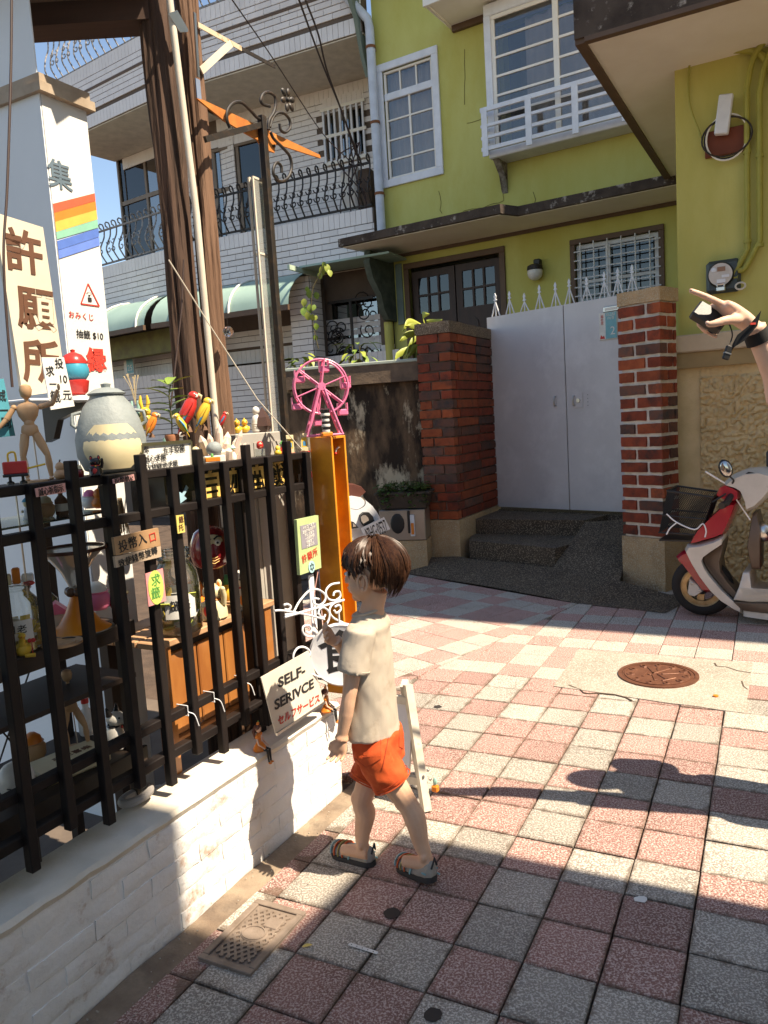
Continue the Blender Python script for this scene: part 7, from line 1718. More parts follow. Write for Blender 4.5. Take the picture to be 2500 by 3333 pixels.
m=MB(); puff(m,poly([(1100,1755),(1150,1640),(1185,1515),(1240,1515),(1255,1640),(1310,1690),(1500,1700),(1500,1775),(1250,1775)]),.165,.01); fb=t.part('floor_fairing',m,m_swht,smooth=50)
for k in range(7):
    q0=sp(1130+k*4,1700+k*10,-.18); q1=sp(1480,1715+k*9,-.18); m=MB(); m.bar((q0[0],-.178,q0[1]),(q1[0],-.178,q1[1]),.004,.004); t.sub(fb,'ridge',m,m_swht)
m=MB(); puff(m,poly([(1105,1765),(1250,1775),(1600,1775),(1600,1865),(1260,1850),(1185,1838)]),.19,.01); t.part('floorboard',m,m_sbrn,smooth=50)
m=MB(); puff(m,poly([(1188,1840),(1400,1862),(1600,1870),(1600,1935),(1400,1925),(1188,1895)]),.17,.02); t.part('side_skirt',m,m_swht,smooth=50)
# head cowl, dash
m=MB(); puff(m,poly([(945,830),(980,760),(1030,740),(1110,770),(1150,800),(1150,870),(1110,890),(1040,880),(980,860)]),.14,.05); t.part('handlebar_cowl_side',m,m_sred,smooth=50)
m=MB(); puff(m,poly([(1000,740),(1080,670),(1200,625),(1340,612),(1460,640),(1480,760),(1380,880),(1290,962),(1215,992),(1195,900),(1150,800),(1090,765)]),.10,.09,.82); hc=t.part('head_cowl',m,m_swht,smooth=55)
q=sp(1215,695,-.16); m=MB(); m.prism(poly([(1122,705),(1205,652),(1300,665),(1290,700),(1200,735)],-.165),-.178,-.150); t.sub(hc,'instrument_panel',m,m_black)
m=MB(); m.tube([V((*(lambda s:(s[0],-.181,s[1]))(sp(1210+28*math.cos(a),697+16*math.sin(a),-.18)),)) for a in [2*math.pi*i/14 for i in range(14)]],.003,5,closed=True); t.sub(hc,'dial_ring',m,m_steel)
gq=sp(1010,930,-.24); g0=sp(1060,850,-.16); m=MB(); m.tube([(g0[0],-.16,g0[1]),(gq[0],-.26,gq[1]),(gq[0]-.02,-.33,gq[1]-.01)],[.02,.022,.022],10); t.part('hand_grip',m,m_black)
m=MB(); m.tube([(g0[0]+.04,.16,g0[1]+.06),(g0[0]-.0,.30,g0[1]+.04)],.02,10); t.part('hand_grip',m,m_black)
a=sp(990,752,-.2); b=sp(820,650,-.26); m=MB(); m.tube([(a[0],-.2,a[1]),(b[0],-.26,b[1])],.006,6); t.part('brake_lever',m,m_white)
a=sp(1000,850,-.2); b=sp(880,925,-.27); m=MB(); m.tube([(a[0],-.2,a[1]),(b[0],-.27,b[1])],.006,6); t.part('lever',m,m_black)
a=sp(1098,900,-.14); b=sp(1222,1085,-.12); m=MB(); m.tube([(a[0],-.14,a[1]),(b[0],-.12,b[1])],.005,6); t.part('cable',m,m_white)
c=sp(1000,622,-.22); m=MB(); m.ball((c[0],-.22,c[1]),(.042,.018,.062),16,10,M.Rotation(R(-18),4,'Y')); mr=t.part('mirror',m,m_black); m=MB(); m.ball((c[0]+.004,-.232,c[1]),(.034,.010,.052),16,10,M.Rotation(R(-18),4,'Y')); t.sub(mr,'mirror_glass',m,pm('mirror_face',(.5,.5,.5),.08,metal=1.0)); e=sp(1050,770,-.2); m=MB(); m.tube(catmull([(c[0]+.02,-.21,c[1]-.05),(c[0]+.045,-.2,c[1]-.08),(e[0],-.18,e[1])],4),.006,6); t.sub(mr,'mirror_stem',m,m_black)
c2=sp(1375,560,.2); m=MB(); m.tube([(c2[0],.2,c2[1]-.06),(c2[0],.2,c2[1]+.06),(c2[0]+.05,.22,c2[1]+.14)],.007,6); t.part('mirror_stem',m,m_black)
# seat and body beyond the picture edge
m=MB(); puff(m,poly([(1260,1010),(1300,1000),(1330,1130),(1330,1500),(1250,1500),(1210,1300)]),.10,.02); t.part('frame_tunnel',m,m_sbrn,smooth=50)
m=MB(); puff(m,poly([(1420,1230),(1800,1230),(2250,1150),(2330,1250),(2250,1700),(1800,1840),(1480,1700),(1400,1500)]),.13,.05); t.part('rear_body',m,m_sred,smooth=50)
m=MB(); puff(m,poly([(1380,1180),(1500,1120),(2250,1060),(2330,1150),(1800,1235),(1420,1235)]),.12,.04); t.part('seat',m,m_black,smooth=50)
q=sp(1345,1190,-.05); m=MB(); m.ball((q[0],-.06,q[1]),(.06,.05,.065),16,10); t.part('steel_lock_cover',m,m_steel)
RX2=M.Translation((wcx+1.18,0,wr))@M.Rotation(R(90),4,'X'); m=MB(); m.tube([V((wcx+1.18+(wr-.042)*math.cos(a),0,wr+(wr-.042)*math.sin(a))) for a in [2*math.pi*i/36 for i in range(36)]],.045,10,closed=True); m.lathe([(.02,-.04),(.125,-.03),(.125,.03),(.02,.04)],28,RX2); t.part('rear_wheel',m,m_tyre,smooth=60)
# wire basket
bt=[sp(600,800),sp(690,748),sp(960,832),sp(880,950)]; 
TL=sp(470,1010); TR=sp(790,1105); BL=sp(440,1170); BR=sp(720,1240); UL=sp(600,800); UR=sp(950,830)
bw=.14
def bp(u,v,y):      # u along front->back (0..1), v up (0..1)
    lo=V((BL[0],y,BL[1])).lerp(V((BR[0]+.06,y,BR[1]+.04)),u); hi=V((UL[0]-.06,y*1.15,UL[1])).lerp(V((UR[0]-.02,y*1.15,UR[1]-.02)),u)
    return lo.lerp(hi,v)
bk=t.part('basket_frame',(lambda m:([m.tube([bp(0,v,-bw),bp(1,v,-bw),bp(1,v,bw),bp(0,v,bw)],r,6,closed=True) for v,r in ((1,.008),(.42,.006),(0,.007))],m)[-1])(MB()),m_black)
def mesh_wall(f,nu,nv):
    m=MB()
    for k in range(-nv,nu+1):
        for sgn in (1,-1):
            pts=[]
            for s in range(nv*2+1):
                v=s/(nv*2); u=(k+ (v*nv if sgn>0 else nv-v*nv))/nu
                if 0<=u<=1: pts.append(f(u,v))
            if len(pts)>1: m.tube([pts[0],pts[-1]],.0016,4,cap=False)
    return m
for f,nm,nu in ((lambda u,v:bp(u,v,-bw),'basket_mesh',22),(lambda u,v:bp(u,v,bw),'basket_mesh',22),(lambda u,v:bp(0,v,-bw+2*bw*u),'basket_mesh',18),(lambda u,v:bp(1,v,-bw+2*bw*u),'basket_mesh',18)): t.sub(bk,nm,mesh_wall(f,nu,16),m_black,smooth=None)
m=MB(); m.prism([(BL[0],-bw),(BR[0]+.06,-bw),(BR[0]+.06,bw),(BL[0],bw)],min(BL[1],BR[1])-.01,min(BL[1],BR[1])+.0,'z'); t.sub(bk,'basket_floor',m,m_black)
a=[sp(470,1030,-.17),sp(560,1105,-.17),sp(720,1170,-.17),sp(795,1118,-.17),sp(825,1180,-.17),sp(815,1240,-.17)]; m=MB(); m.tube(catmull([V((q[0],-.172,q[1])) for q in a],4),.005,6); t.part('basket_stay',m,m_white)
a=[sp(565,1105,-.17),sp(500,1160,-.17),sp(470,1215,-.17)]; m=MB(); m.tube(catmull([V((q[0],-.174,q[1])) for q in a],4),.005,6); t.part('basket_stay',m,m_white)

# ================================================================== white scooter by the mossy wall
p0=at(1195,1700,6.6); WS=Frame((p0.x,p0.y,0),68)
zw=Z(1050,1500,2.72); wp=lambda x,y,o=0: WS.P(*zw(x,y),o)
t=Thing('white_scooter',WS,(0,0,0),'white scooter with licence plate parked against the mossy wall behind the child','scooter')
m_w2=pm('white_fairing',(.66,.68,.70),.2,(.6,.62,.64),scale=4,coat=.6)
def wpoly(pts,o=0): return [(q.x,q.z) for q in (wp(*p,o) for p in pts)]
m=MB(); puff(m,wpoly([(60,310),(200,290),(300,305),(390,380),(440,450),(475,520),(360,585),(240,610),(60,620)]),.10,.07,.90); fr=t.part('front_fairing',m,m_w2,smooth=60)
for pts in ([(335,480),(365,455),(405,455),(440,490),(455,530),(370,580),(345,545)],[(255,535),(270,540),(315,590),(258,600)]):
    m=MB(); m.prism(wpoly(pts,-.20),-.215,-.15); hl=t.part('headlight',m,m_black,smooth=None); m=MB(); m.prism(wpoly([(375+(a-395)*.6,520+(b-520)*.6) for a,b in pts] if pts[0][0]>300 else [(280+(a-280)*.5,570+(b-570)*.5) for a,b in pts],-.216),-.219,-.2155); t.sub(hl,'reflector',m,m_steel,smooth=None)
m=MB(); m.tube(catmull([wp(*q,-.16) for q in ((245,420),(310,425),(365,395),(372,355),(345,325))],4),.012,8); t.part('chrome_guard',m,m_steel)
m=MB(); m.tube(catmull([wp(*q,-.05) for q in ((235,290),(300,262),(335,268),(345,320))],4),.016,8); t.part('grab_rail',m,m_steel)
m=MB(); puff(m,wpoly([(60,200),(200,190),(270,215),(310,260),(240,320),(60,330)],.1),.10,.04); t.part('seat',m,pm('brown_seat',(.10,.03,.02),.5),smooth=60)
pc=[wp(*q,-.26) for q in ((335,598),(545,498),(600,604),(395,706))]
m=MB(); m.add([p+V((0,d,0)) for d in (0,.004) for p in pc],[(0,1,2,3),(7,6,5,4),(0,4,5,1),(1,5,6,2),(2,6,7,3),(3,7,4,0)]); pl=t.part('licence_plate',m,pm('plate_white',(.66,.68,.70),.4))
ux=(pc[1]-pc[0]).normalized(); uy=(pc[0]-pc[3]).normalized(); ctr=(pc[0]+pc[1]+pc[2]+pc[3])/4
tm=text_mb('NHG·0537',.125,M.Identity(4)); xs=[v.x for v in tm.v]; sc=(pc[1]-pc[0]).length*.84/(max(xs)-min(xs)); mm=facing(ctr+V((0,-.003,0))-uy*.02,ux,uy)@M.Diagonal((sc,1.25,1,1)); tm.v=[mm@v for v in tm.v]; t.sub(pl,'plate_number',tm,m_letter)
for f in (.22,.76):
    m=MB(); q=pc[0].lerp(pc[1],f)-uy*.03; m.ball(q+V((0,-.005,0)),(.012,.004,.007),8,5); t.sub(pl,'plate_bolt',m,m_black)
m=MB(); fw_=wp(300,900,-.1); m.tube([V((fw_.x+.02*math.cos(a),-.1+.19*math.cos(a),.2+.19*math.sin(a))) for a in [2*math.pi*i/30 for i in range(30)]],.05,8,closed=True); t.part('front_wheel',m,m_tyre,smooth=60)
m=MB(); puff(m,[(fw_.x-.09,.32),(fw_.x+.09,.32),(fw_.x+.07,.62),(fw_.x-.07,.62)],.12,.03); t.part('front_fender',m,m_w2,smooth=50)
# planter box and steel cabinet at the mossy wall
px=lambda x,y,o: MW.P(*zw(x,y),o)
OPL=-.42
a=px(475,285,OPL); b=px(930,290,OPL); c_=px(495,430,OPL)
t=Thing('planter_box',MW,(a.x,OPL,c_.z),'dark plastic planter of trailing ivy on top of the steel cabinet','planter')
m_plk=pm('dark_planter',(.06,.045,.035),.6)
m=MB(); m.loft([[V((a.x+.03,OPL+.02,c_.z)),V((b.x-.03,OPL+.02,c_.z)),V((b.x-.03,OPL+.25,c_.z)),V((a.x+.03,OPL+.25,c_.z))],[V((a.x,OPL,a.z-.03)),V((b.x,OPL,a.z-.03)),V((b.x,OPL+.28,a.z-.03)),V((a.x,OPL+.28,a.z-.03))]]); t.part('box',m,m_plk)
m=MB(); m.box(a.x-.02,b.x+.02,OPL-.02,OPL+.30,a.z-.03,a.z,c=.006); t.part('rim',m,m_plk)
PLANT=(a.x,b.x,OPL,a.z)
d0=px(500,435,OPL); d1=px(920,700,OPL)
t=Thing('steel_cabinet',MW,(d0.x,OPL,d1.z),'brushed steel cabinet with an orange thermometer strip beside the brick pillar','cabinet')
m=MB(); m.box(d0.x,d1.x,OPL-.01,OPL+.26,d1.z,d0.z-.004,c=.008); t.part('case',m,pm('dull_steel',(.42,.38,.34),.38,(.35,.31,.27),scale=3,metal=.85))
q=px(665,555,OPL); m=MB(); m.ball((q.x,OPL-.012,q.z),(.07,.012,.10),16,8); t.part('round_recess',m,m_black)
q0=px(795,475,OPL); q1=px(795,665,OPL); m=MB(); m.box(q0.x-.022,q0.x+.022,OPL-.028,OPL-.011,q1.z,q0.z,c=.004); g=t.part('gauge',m,m_white); m=MB(); m.box(q0.x-.014,q0.x+.014,OPL-.032,OPL-.0285,q1.z+.02,q0.z-.08); t.sub(g,'orange_strip',m,mc_org)
q=px(770,530,OPL); m=MB(); m.box(q.x-.015,q.x+.01,OPL-.03,OPL-.011,q.z-.12,q.z+.10,c=.004); t.part('handle',m,m_black)
m=MB(); m.box(d0.x,d1.x,OPL,OPL+.25,0,d1.z-.004); t.part('concrete_plinth',m,m_aggr2)
# ================================================================== people
def fuse(m,name,voxel,smooth=8,fac=.5,shift=None):
    """overlapping closed pieces to one continuous skin"""
    me=bpy.data.meshes.new(name); me.from_pydata([tuple(p) for p in m.v],[],m.f); me.update(); fixn(me)
    o=link(bpy.data.objects.new(name,me))
    r=o.modifiers.new('r','REMESH'); r.mode='VOXEL'; r.voxel_size=voxel; r.use_smooth_shade=True
    if smooth: s=o.modifiers.new('s','SMOOTH'); s.factor=fac; s.iterations=smooth
    bake(o); me=o.data; bpy.data.objects.remove(o)
    return me
def me_part(t,name,me,mat,parent=None,label=None):
    for v in me.vertices: v.co-=t.o
    me.polygons.foreach_set('use_smooth',[True]*len(me.polygons)); me.materials.append(mat)
    o=link(bpy.data.objects.new(name,me)); o.parent=parent or t.e
    if label: o['label']=label
    return o
def ell_tube(m,pts,n=20):
    """pts: list of (centre, half-width vector a, half-depth vector b)"""
    rings=[[c+a*math.cos(s)+b*math.sin(s) for s in [2*math.pi*k/n for k in range(n)]] for c,a,b in pts]
    m.loft(rings); return m
def skin_mat(n,c,c2): 
    m=pm(n,c,.5,c2,scale=14,sss=.12,bump=.0004,bscale=220,spec=.35); return m
m_skin=skin_mat('child_skin',(.70,.43,.29),(.64,.37,.24)); m_skin2=skin_mat('adult_skin',(.70,.45,.33),(.64,.39,.28))
m_hair=pm('dark_brown_hair',(.072,.029,.014),.42,(.030,.012,.006),scale=90,spec=.35)
# ---------------------------------------------------------------- the child
O=gnd(1300,2850); O=V((-.015,2.41,0))
BOY=Thing('person',WORLD,WORLD.loc(O),'child in a beige t-shirt and orange shorts reaching towards the fence, back turned','person')
W=lambda px,py,Y: WORLD.loc(at(px,py,Y))
fdir=WORLD.loc(hd(-68))-WORLD.loc(V((0,0,0))); fdir=V((fdir.x,fdir.y,0)).normalized(); ldir=V((-fdir.y,fdir.x,0)); up=V((0,0,1))
if ldir.dot(WORLD.loc(V((0,-1,0))))<0: pass
ldir=up.cross(fdir)       # child's own left, towards the camera
# joints
hipc=W(1232,2420,2.43); hipL=hipc+ldir*.062; hipR=hipc-ldir*.062
kneeL=W(1322,2610,2.365); ankL=W(1384,2782,2.345); kneeR=W(1180,2600,2.455); ankR=W(1180,2745,2.46)
chest=W(1196,2105,2.43); neck=W(1200,1990,2.425); headc=W(1212,1862,2.42)
shL=W(1172,2060,2.345); shR=W(1205,2062,2.52); elL=W(1136,2270,2.32); wrL=W(1112,2405,2.33); elR=W(1150,2150,2.55); wrR=W(1092,2085,2.50)
body=MB()
def limb(m,pts,rs,n=14): m.tube(catmull(pts,5),[rs[min(int(i/5),len(rs)-2)]+(rs[min(int(i/5)+1,len(rs)-1)]-rs[min(int(i/5),len(rs)-2)])*((i%5)/5) for i in range((len(pts)-1)*5+1)],n)
# legs with calf
for (h,k,a) in ((hipL,kneeL,ankL),(hipR,kneeR,ankR)):
    mid=k.lerp(a,.32)-fdir*.010
    limb(body,[h,h.lerp(k,.5),k,mid,k.lerp(a,.75),a,a+V((0,0,-.02))],[.050,.045,.034,.036,.027,.0215,.023])
    body.ball(k+fdir*.012,(.030,.030,.032)); body.ball(a+ldir*.02,(.012,.012,.014),8,6); body.ball(a-ldir*.02,(.012,.012,.014),8,6)
    body.tube([a+V((0,0,-.03))-fdir*.02,a+V((0,0,-.035))+fdir*.08],[.026,.018],10)
# arms
limb(body,[shL,shL.lerp(elL,.55),elL,elL.lerp(wrL,.4),wrL],[.030,.027,.0225,.0235,.0165])
limb(body,[shR,shR.lerp(elR,.55),elR,elR.lerp(wrR,.4),wrR],[.030,.027,.0225,.0235,.0165])
# torso core and neck
ell_tube(body,[(hipc,fdir*.07,ldir*.09),(hipc.lerp(chest,.5),fdir*.062,ldir*.085),(chest,fdir*.068,ldir*.10),(neck-up*.03,fdir*.05,ldir*.075)])
nk=headc+up*(-.085)-fdir*.012
body.tube([neck-up*.03-fdir*.005,neck.lerp(nk,.5),nk+up*.03],[.046,.037,.036],16)
# head
_bf,_bl=fdir,ldir
fdir=WORLD.loc(hd(-63)).normalized(); ldir=up.cross(fdir)
def H(x,y,z): return headc+fdir*x+ldir*y+up*z
hm=M(((fdir.x,ldir.x,0,0),(fdir.y,ldir.y,0,0),(fdir.z,ldir.z,1,0),(0,0,0,1)))
body.ball(H(-.008,0,.022),(.088,.073,.078),24,16,hm); body.ball(H(.028,0,-.035),(.056,.054,.062),20,14,hm); body.ball(H(.034,.028,-.045),(.036,.030,.034),14,10,hm); body.ball(H(.034,-.028,-.045),(.036,.030,.034),14,10,hm)
body.ball(H(.058,0,-.082),(.020,.022,.017),12,8,hm); body.ball(H(.050,0,.022),(.032,.05,.035),14,10,hm)
body.tube([H(.078,0,.005),H(.089,0,-.018),H(.096,0,-.030)],[.008,.009,.011],8); body.ball(H(.092,.007,-.034),(.008,.007,.006),8,6,hm); body.ball(H(.092,-.007,-.034),(.008,.007,.006),8,6,hm)
body.ball(H(.083,0,-.053),(.011,.018,.006),10,6,hm); body.ball(H(.080,0,-.064),(.011,.016,.007),10,6,hm)
def hand(m,w,d,side,pose,L=.088):
    """w wrist, d direction of hand, side = thumb side direction, pose curl"""
    d=d.normalized(); s=side.normalized(); nrm=d.cross(s).normalized()
    pl=L*.48
    ell_tube(m,[(w,s*.017,nrm*.013),(w+d*pl*.35,s*.023,nrm*.0135),(w+d*pl*.8,s*.027,nrm*.0125),(w+d*pl*1.05,s*.025,nrm*.010)],12)
    for k,(off,ln) in enumerate(((.0215,.85),(.0075,.95),(-.0070,.9),(-.0205,.72))):
        b=w+d*pl*.92+s*off; c=pose if not isinstance(pose,(list,tuple)) else pose[k]
        dd=(d+s*off*6).normalized(); pts=[b-d*.01]; rr=[.0066]; seg=L*.5*ln/3; p=b
        for q in range(3):
            ang=c*(.7 if q==0 else 1.0); dd=(M.Rotation(ang,3,s)@dd).normalized(); p=p+dd*seg*(1.15 if q==0 else .95); pts.append(p); rr.append(.0062-.0006*q)
        m.tube(pts,rr,8); m.ball(p,rr[-1],8,6)
    b=w+d*pl*.25+s*.018; t1=b+(d*.6+s*.75).normalized()*L*.24; t2=t1+(d*.9+s*.25+nrm*.15).normalized()*L*.22; m.tube([b-s*.008,t1,t2],[.011,.0085,.007],8); m.ball(t2,.007,8,6)
_hf,_hl=fdir,ldir; fdir,ldir=_bf,_bl
hand(body,wrL,(W(1098,2480,2.33)-wrL),(fdir*.9-ldir*.1),.42)
hand(body,wrR,(W(1030,2055,2.47)-wrR),up*1.0+fdir*.1,.95)
fdir,ldir=_hf,_hl
me=fuse(body,'body',.0032,4,.5); bo=me_part(BOY,'body',me,m_skin)
# ear, eye
m=MB()
for sd in (1,-1):
    e=H(-.004,sd*.071,-.018); m2=MB(); pts=[]
    for k in range(15):
        a=R(-75)+R(300)*k/14; rx,rz=.0175,.027
        pts.append(e+fdir*(-.002+rx*-math.cos(a)*-1*.9*(-1))+up*(rz*math.sin(a))+ldir*(sd*(.007+.006*(1-math.cos(a))*.5)))
    m2.tube(pts,[.0035+.0022*math.sin(math.pi*k/14) for k in range(15)],7)
    m2.ball(e+up*-.022+ldir*sd*.004+fdir*.003,(.008,.006,.009),8,6,hm); m2.ball(e+ldir*sd*.001,(.013,.005,.021),10,8,hm); m2.tube([e+fdir*-.004+up*.015+ldir*sd*.006,e+fdir*-.007+ldir*sd*.007,e+fdir*-.003+up*-.013+ldir*sd*.006],.003,6)
    BOY.part('ear',m2,m_skin,smooth=70)
    m2=MB(); m2.ball(H(.074,sd*.03,-.002),(.010,.012,.008),10,8,hm); ey=BOY.part('eye',m2,m_white); m2=MB(); m2.ball(H(.081,sd*.033,-.002),(.004,.005,.005),8,6,hm); BOY.sub(ey,'pupil',m2,m_letter)
    m2=MB(); m2.tube([H(.083,sd*.014,.018),H(.078,sd*.032,.022),H(.064,sd*.046,.017)],[.002,.003,.001],6); BOY.part('eyebrow',m2,m_hair)
# hair: cap plus combed locks
cap=MB(); rings=[]; nn=72
def hair_end(phi):
    """lowest angle (from the crown, radians) of the hairline in direction phi (0 = face)"""
    c=math.cos(phi); K=((-1.0,2.28),(-.75,2.24),(-.50,2.12),(-.36,1.95),(-.22,1.58),(-.05,1.40),(.12,1.42),(.22,1.72),(.34,1.78),(.48,1.60),(.75,1.46),(1.0,1.44))
    for (a,x),(b,y) in zip(K,K[1:]):
        if a<=c<=b: return x+(y-x)*(c-a)/(b-a)
    return 1.45
hc=H(-.012,0,.020); hr=(.105,.0865,.093)
def hp(phi,th,off=0.0):
    sh_=1.0 if th<1.7 else 1.0-.28*(th-1.7)      # tuck in towards the nape
    return hc+fdir*((hr[0]+off)*max(.2,math.sin(min(th,1.57+ (th-1.57)*.75)))*math.cos(phi)*sh_)+ldir*((hr[1]+off)*math.sin(min(th,1.57+(th-1.57)*.75))*math.sin(phi)*sh_)+up*((hr[2]+off)*math.cos(th)*(1.0 if th<1.57 else 1.15))
for i_ in range(13):
    ring=[]
    for k in range(nn):
        phi=2*math.pi*k/nn; th=max(.02,hair_end(phi)*i_/12); ring.append(hp(phi,th*.98,-.004+.002*mnoise.noise(V((math.cos(phi)*4,math.sin(phi)*4,th*2)))))
    rings.append(ring)
cap.loft(rings,cap=True); BOY_h=BOY.part('hair',cap,m_hair,smooth=80)
rh=random.Random(8); lk=MB()
for k in range(1500):
    # clumps: strands gather in locks that share direction
    g=k//5; rg=random.Random(g*13+1); ph0=rg.random()*2*math.pi; ph=ph0+.07*(rh.random()-.5); st0=.08+.95*rg.random()**1.1
    en=hair_end(ph)*(.80+.28*rg.random()+.06*rh.random())
    if st0>en-.3: st0=max(.08,en-.7)
    st=st0+.1*rh.random(); tw=.5*(rg.random()-.42)+.06*rh.random(); lift=-.002+.011*rg.random()+.003*rh.random(); wv=rg.random()*6; flick=.014*rg.random() if rg.random()<.55 else 0; pts=[]; n=8
    for q in range(n+1):
        f=q/n; th=st+(en-st)*f; pp=ph+tw*f*f+.05*math.sin(4*f+wv); pts.append(hp(pp,th,lift*math.sin(math.pi*min(1,.25+.75*f))+flick*max(0,f-.7)*3))
    r0=.0013+.0016*rh.random(); lk.tube(pts,[r0*.5]+[r0]*(n-2)+[r0*.65,r0*.12],4,cap=False)
BOY.sub(BOY_h,'hair_locks',lk,m_hair,smooth=80,kind='stuff')
# t-shirt
fdir,ldir=_bf,_bl
sh=MB()
hem=W(1205,2375,2.43)
def ring(c,a,b): return (c,a,b)
ell_tube(sh,[(hem-up*.004,fdir*.097,ldir*.105),(hem+up*.05,fdir*.093,ldir*.103),(hem.lerp(chest,.5),fdir*.086,ldir*.099),(chest-up*.03,fdir*.080,ldir*.100),(chest+up*.05,fdir*.072,ldir*.100),(neck-up*.045,fdir*.062,ldir*.095),(neck-up*.012,fdir*.050,ldir*.064),(neck+up*.004,fdir*.045,ldir*.050)],28)
for (s_,e_,f_) in ((shL,elL,.60),(shR,elR,.60)):
    d=(e_-s_).normalized(); x=d.cross(ldir)
    if x.length<.1: x=d.cross(fdir)
    x.normalize(); y=d.cross(x).normalized(); en=s_.lerp(e_,f_)
    ell_tube(sh,[(s_.lerp(neck,.35)+up*.0,x*.045,y*.040),(s_-d*.005,x*.047,y*.044),(s_.lerp(en,.5),x*.048,y*.045),(en,x*.050,y*.046)],18)
me=fuse(sh,'t_shirt',.0048,5,.5)
# cloth folds
dn=M.Identity(3)
for v in me.vertices:
    p=v.co; q=p-hem
    f=.0085*mnoise.noise(V((p.x*9+p.z*5,p.y*9,p.z*4.5)))+.0042*abs(mnoise.noise(V((p.x*17-p.z*13,p.y*17,p.z*7+4))))+.0016*mnoise.noise(V((p.x*38+p.z*16,p.y*38,p.z*14)))
    low=max(0,1-(p.z-hem.z)/.10); f+=.004*low*mnoise.noise(V((p.x*24,p.y*24,1)))
    nrm=v.normal; v.co=p+nrm*f
m_shirt=pm('beige_cotton',(.47,.40,.325),.9,(.41,.345,.275),scale=5,bump=.0006,bscale=500,col3=(.33,.26,.195),c3scale=9,c3lo=.56,c3hi=.75)
SH=me_part(BOY,'t_shirt',me,m_shirt)
# collar rib, hem seam
m=MB(); m.tube([neck+up*.0+fdir*(.046*math.cos(a)+.004)+ldir*(.052*math.sin(a))+up*(-.012*math.cos(a)) for a in [2*math.pi*i/28 for i in range(28)]],.0055,7,closed=True); BOY.sub(SH,'collar_rib',m,m_shirt,smooth=70)
d=(elL-shL).normalized(); en=shL.lerp(elL,.56); x=d.cross(ldir).normalized(); y=d.cross(x).normalized(); m=MB(); m.tube([en+x*.0505*math.cos(a)+y*.0465*math.sin(a) for a in [2*math.pi*i/24 for i in range(24)]],.0028,6,closed=True); BOY.sub(SH,'sleeve_hem',m,m_shirt,smooth=70)
# shorts
so=MB(); ends=[]
for (h,k,fr_) in ((hipL,kneeL,.60),(hipR,kneeR,.72)):
    e=h.lerp(k,fr_); d=(k-h).normalized(); x=(fdir-d*fdir.dot(d)).normalized(); y=d.cross(x).normalized(); ends.append((e,x,y))
    ell_tube(so,[(h+up*.02,x*.066,y*.058),(h.lerp(e,.4),x*.069,y*.061),(e,x*.068,y*.061)],20)
ell_tube(so,[(hipc+up*.055,fdir*.080,ldir*.094),(hipc,fdir*.086,ldir*.102),(hipc-up*.045,fdir*.082,ldir*.098)],24)
me=fuse(so,'shorts',.0048,4,.5)
for v in me.vertices:
    p=v.co; f=.0045*mnoise.noise(V((p.x*20,p.y*20,p.z*34)))+.0035*mnoise.noise(V((p.x*40,p.y*40,p.z*20+3))); v.co=p+v.normal*f
m_short=pm('orange_cotton',(.60,.088,.018),.85,(.50,.062,.013),scale=9,bump=.0007,bscale=420,col3=(.68,.14,.035),c3scale=16,c3lo=.55,c3hi=.72)
SO=me_part(BOY,'shorts',me,m_short)
m_stitch=pm('dark_orange_stitch',(.40,.05,.012),.85)
for (e,x,y) in ends:
    for o_ in (0.0,.014):
        m=MB(); d=x.cross(y); dd=(e-hipc); dd=dd-x*dd.dot(x)-y*dd.dot(y); dd.normalize(); m.tube([e-dd*o_+x*.0690*math.cos(a)+y*.0620*math.sin(a) for a in [2*math.pi*i/28 for i in range(28)]],.0022 if o_==0 else .0012,5,closed=True); BOY.sub(SO,'leg_hem',m,m_short if o_==0 else m_stitch,smooth=70)
# back pocket as a raised patch on the left seat
from mathutils.bvhtree import BVHTree
bm=bmesh.new(); bm.from_mesh(SO.data); tree=BVHTree.FromBMesh(bm)
def on_short(px,py,lift=.003):
    o_=WORLD.loc(CAM)-BOY.o; d=(W(px,py,2.4)-WORLD.loc(CAM)).normalized(); hit=tree.ray_cast(o_,d)
    return (hit[0]-d*lift+BOY.o) if hit[0] else W(px,py,2.36)
def seam(pts,nm,r=.0014,mat=m_stitch):
    m=MB(); P_=[]
    for (a,b) in zip(pts,pts[1:]):
        for k in range(5): P_.append(on_short(a[0]+(b[0]-a[0])*k/5,a[1]+(b[1]-a[1])*k/5,.0015))
    P_.append(on_short(*pts[-1],.0015)); m.tube(P_,r,5); BOY.sub(SO,nm,m,mat,smooth=70)
zk=Z(950,2300,2.765)
pk=[zk(*q) for q in ((535,262),(800,250),(800,470),(668,545),(560,460))]
m=MB(); rows=[]
for j in range(9):
    tt=j/8; row=[]
    for k in range(9):
        u=k/8; a=(pk[0][0]*(1-u)+pk[1][0]*u,pk[0][1]*(1-u)+pk[1][1]*u); bot=(zk(560+ (800-560)*u, 460+ (85*math.sin(min(1,u/.5)*math.pi/2) if u<.5 else 85-75*(u-.5)/.5)))
        row.append(on_short(a[0]+(bot[0]-a[0])*tt,a[1]+(bot[1]-a[1])*tt,.0028))
    rows.append(row)
m.loft(rows,cap=False,close=False); pkp=BOY.sub(SO,'back_pocket',m,m_short,smooth=70)
seam([pk[0],pk[1]],'pocket_stitch'); seam([pk[1],pk[2],pk[3],pk[4]],'pocket_stitch'); seam([zk(640,455),zk(790,450)],'pocket_stitch'); seam([zk(880,190),zk(860,330),zk(815,560)],'seat_seam',.0018); seam([zk(968,160),zk(965,360),zk(1000,380)],'pocket_stitch')
bm.free()
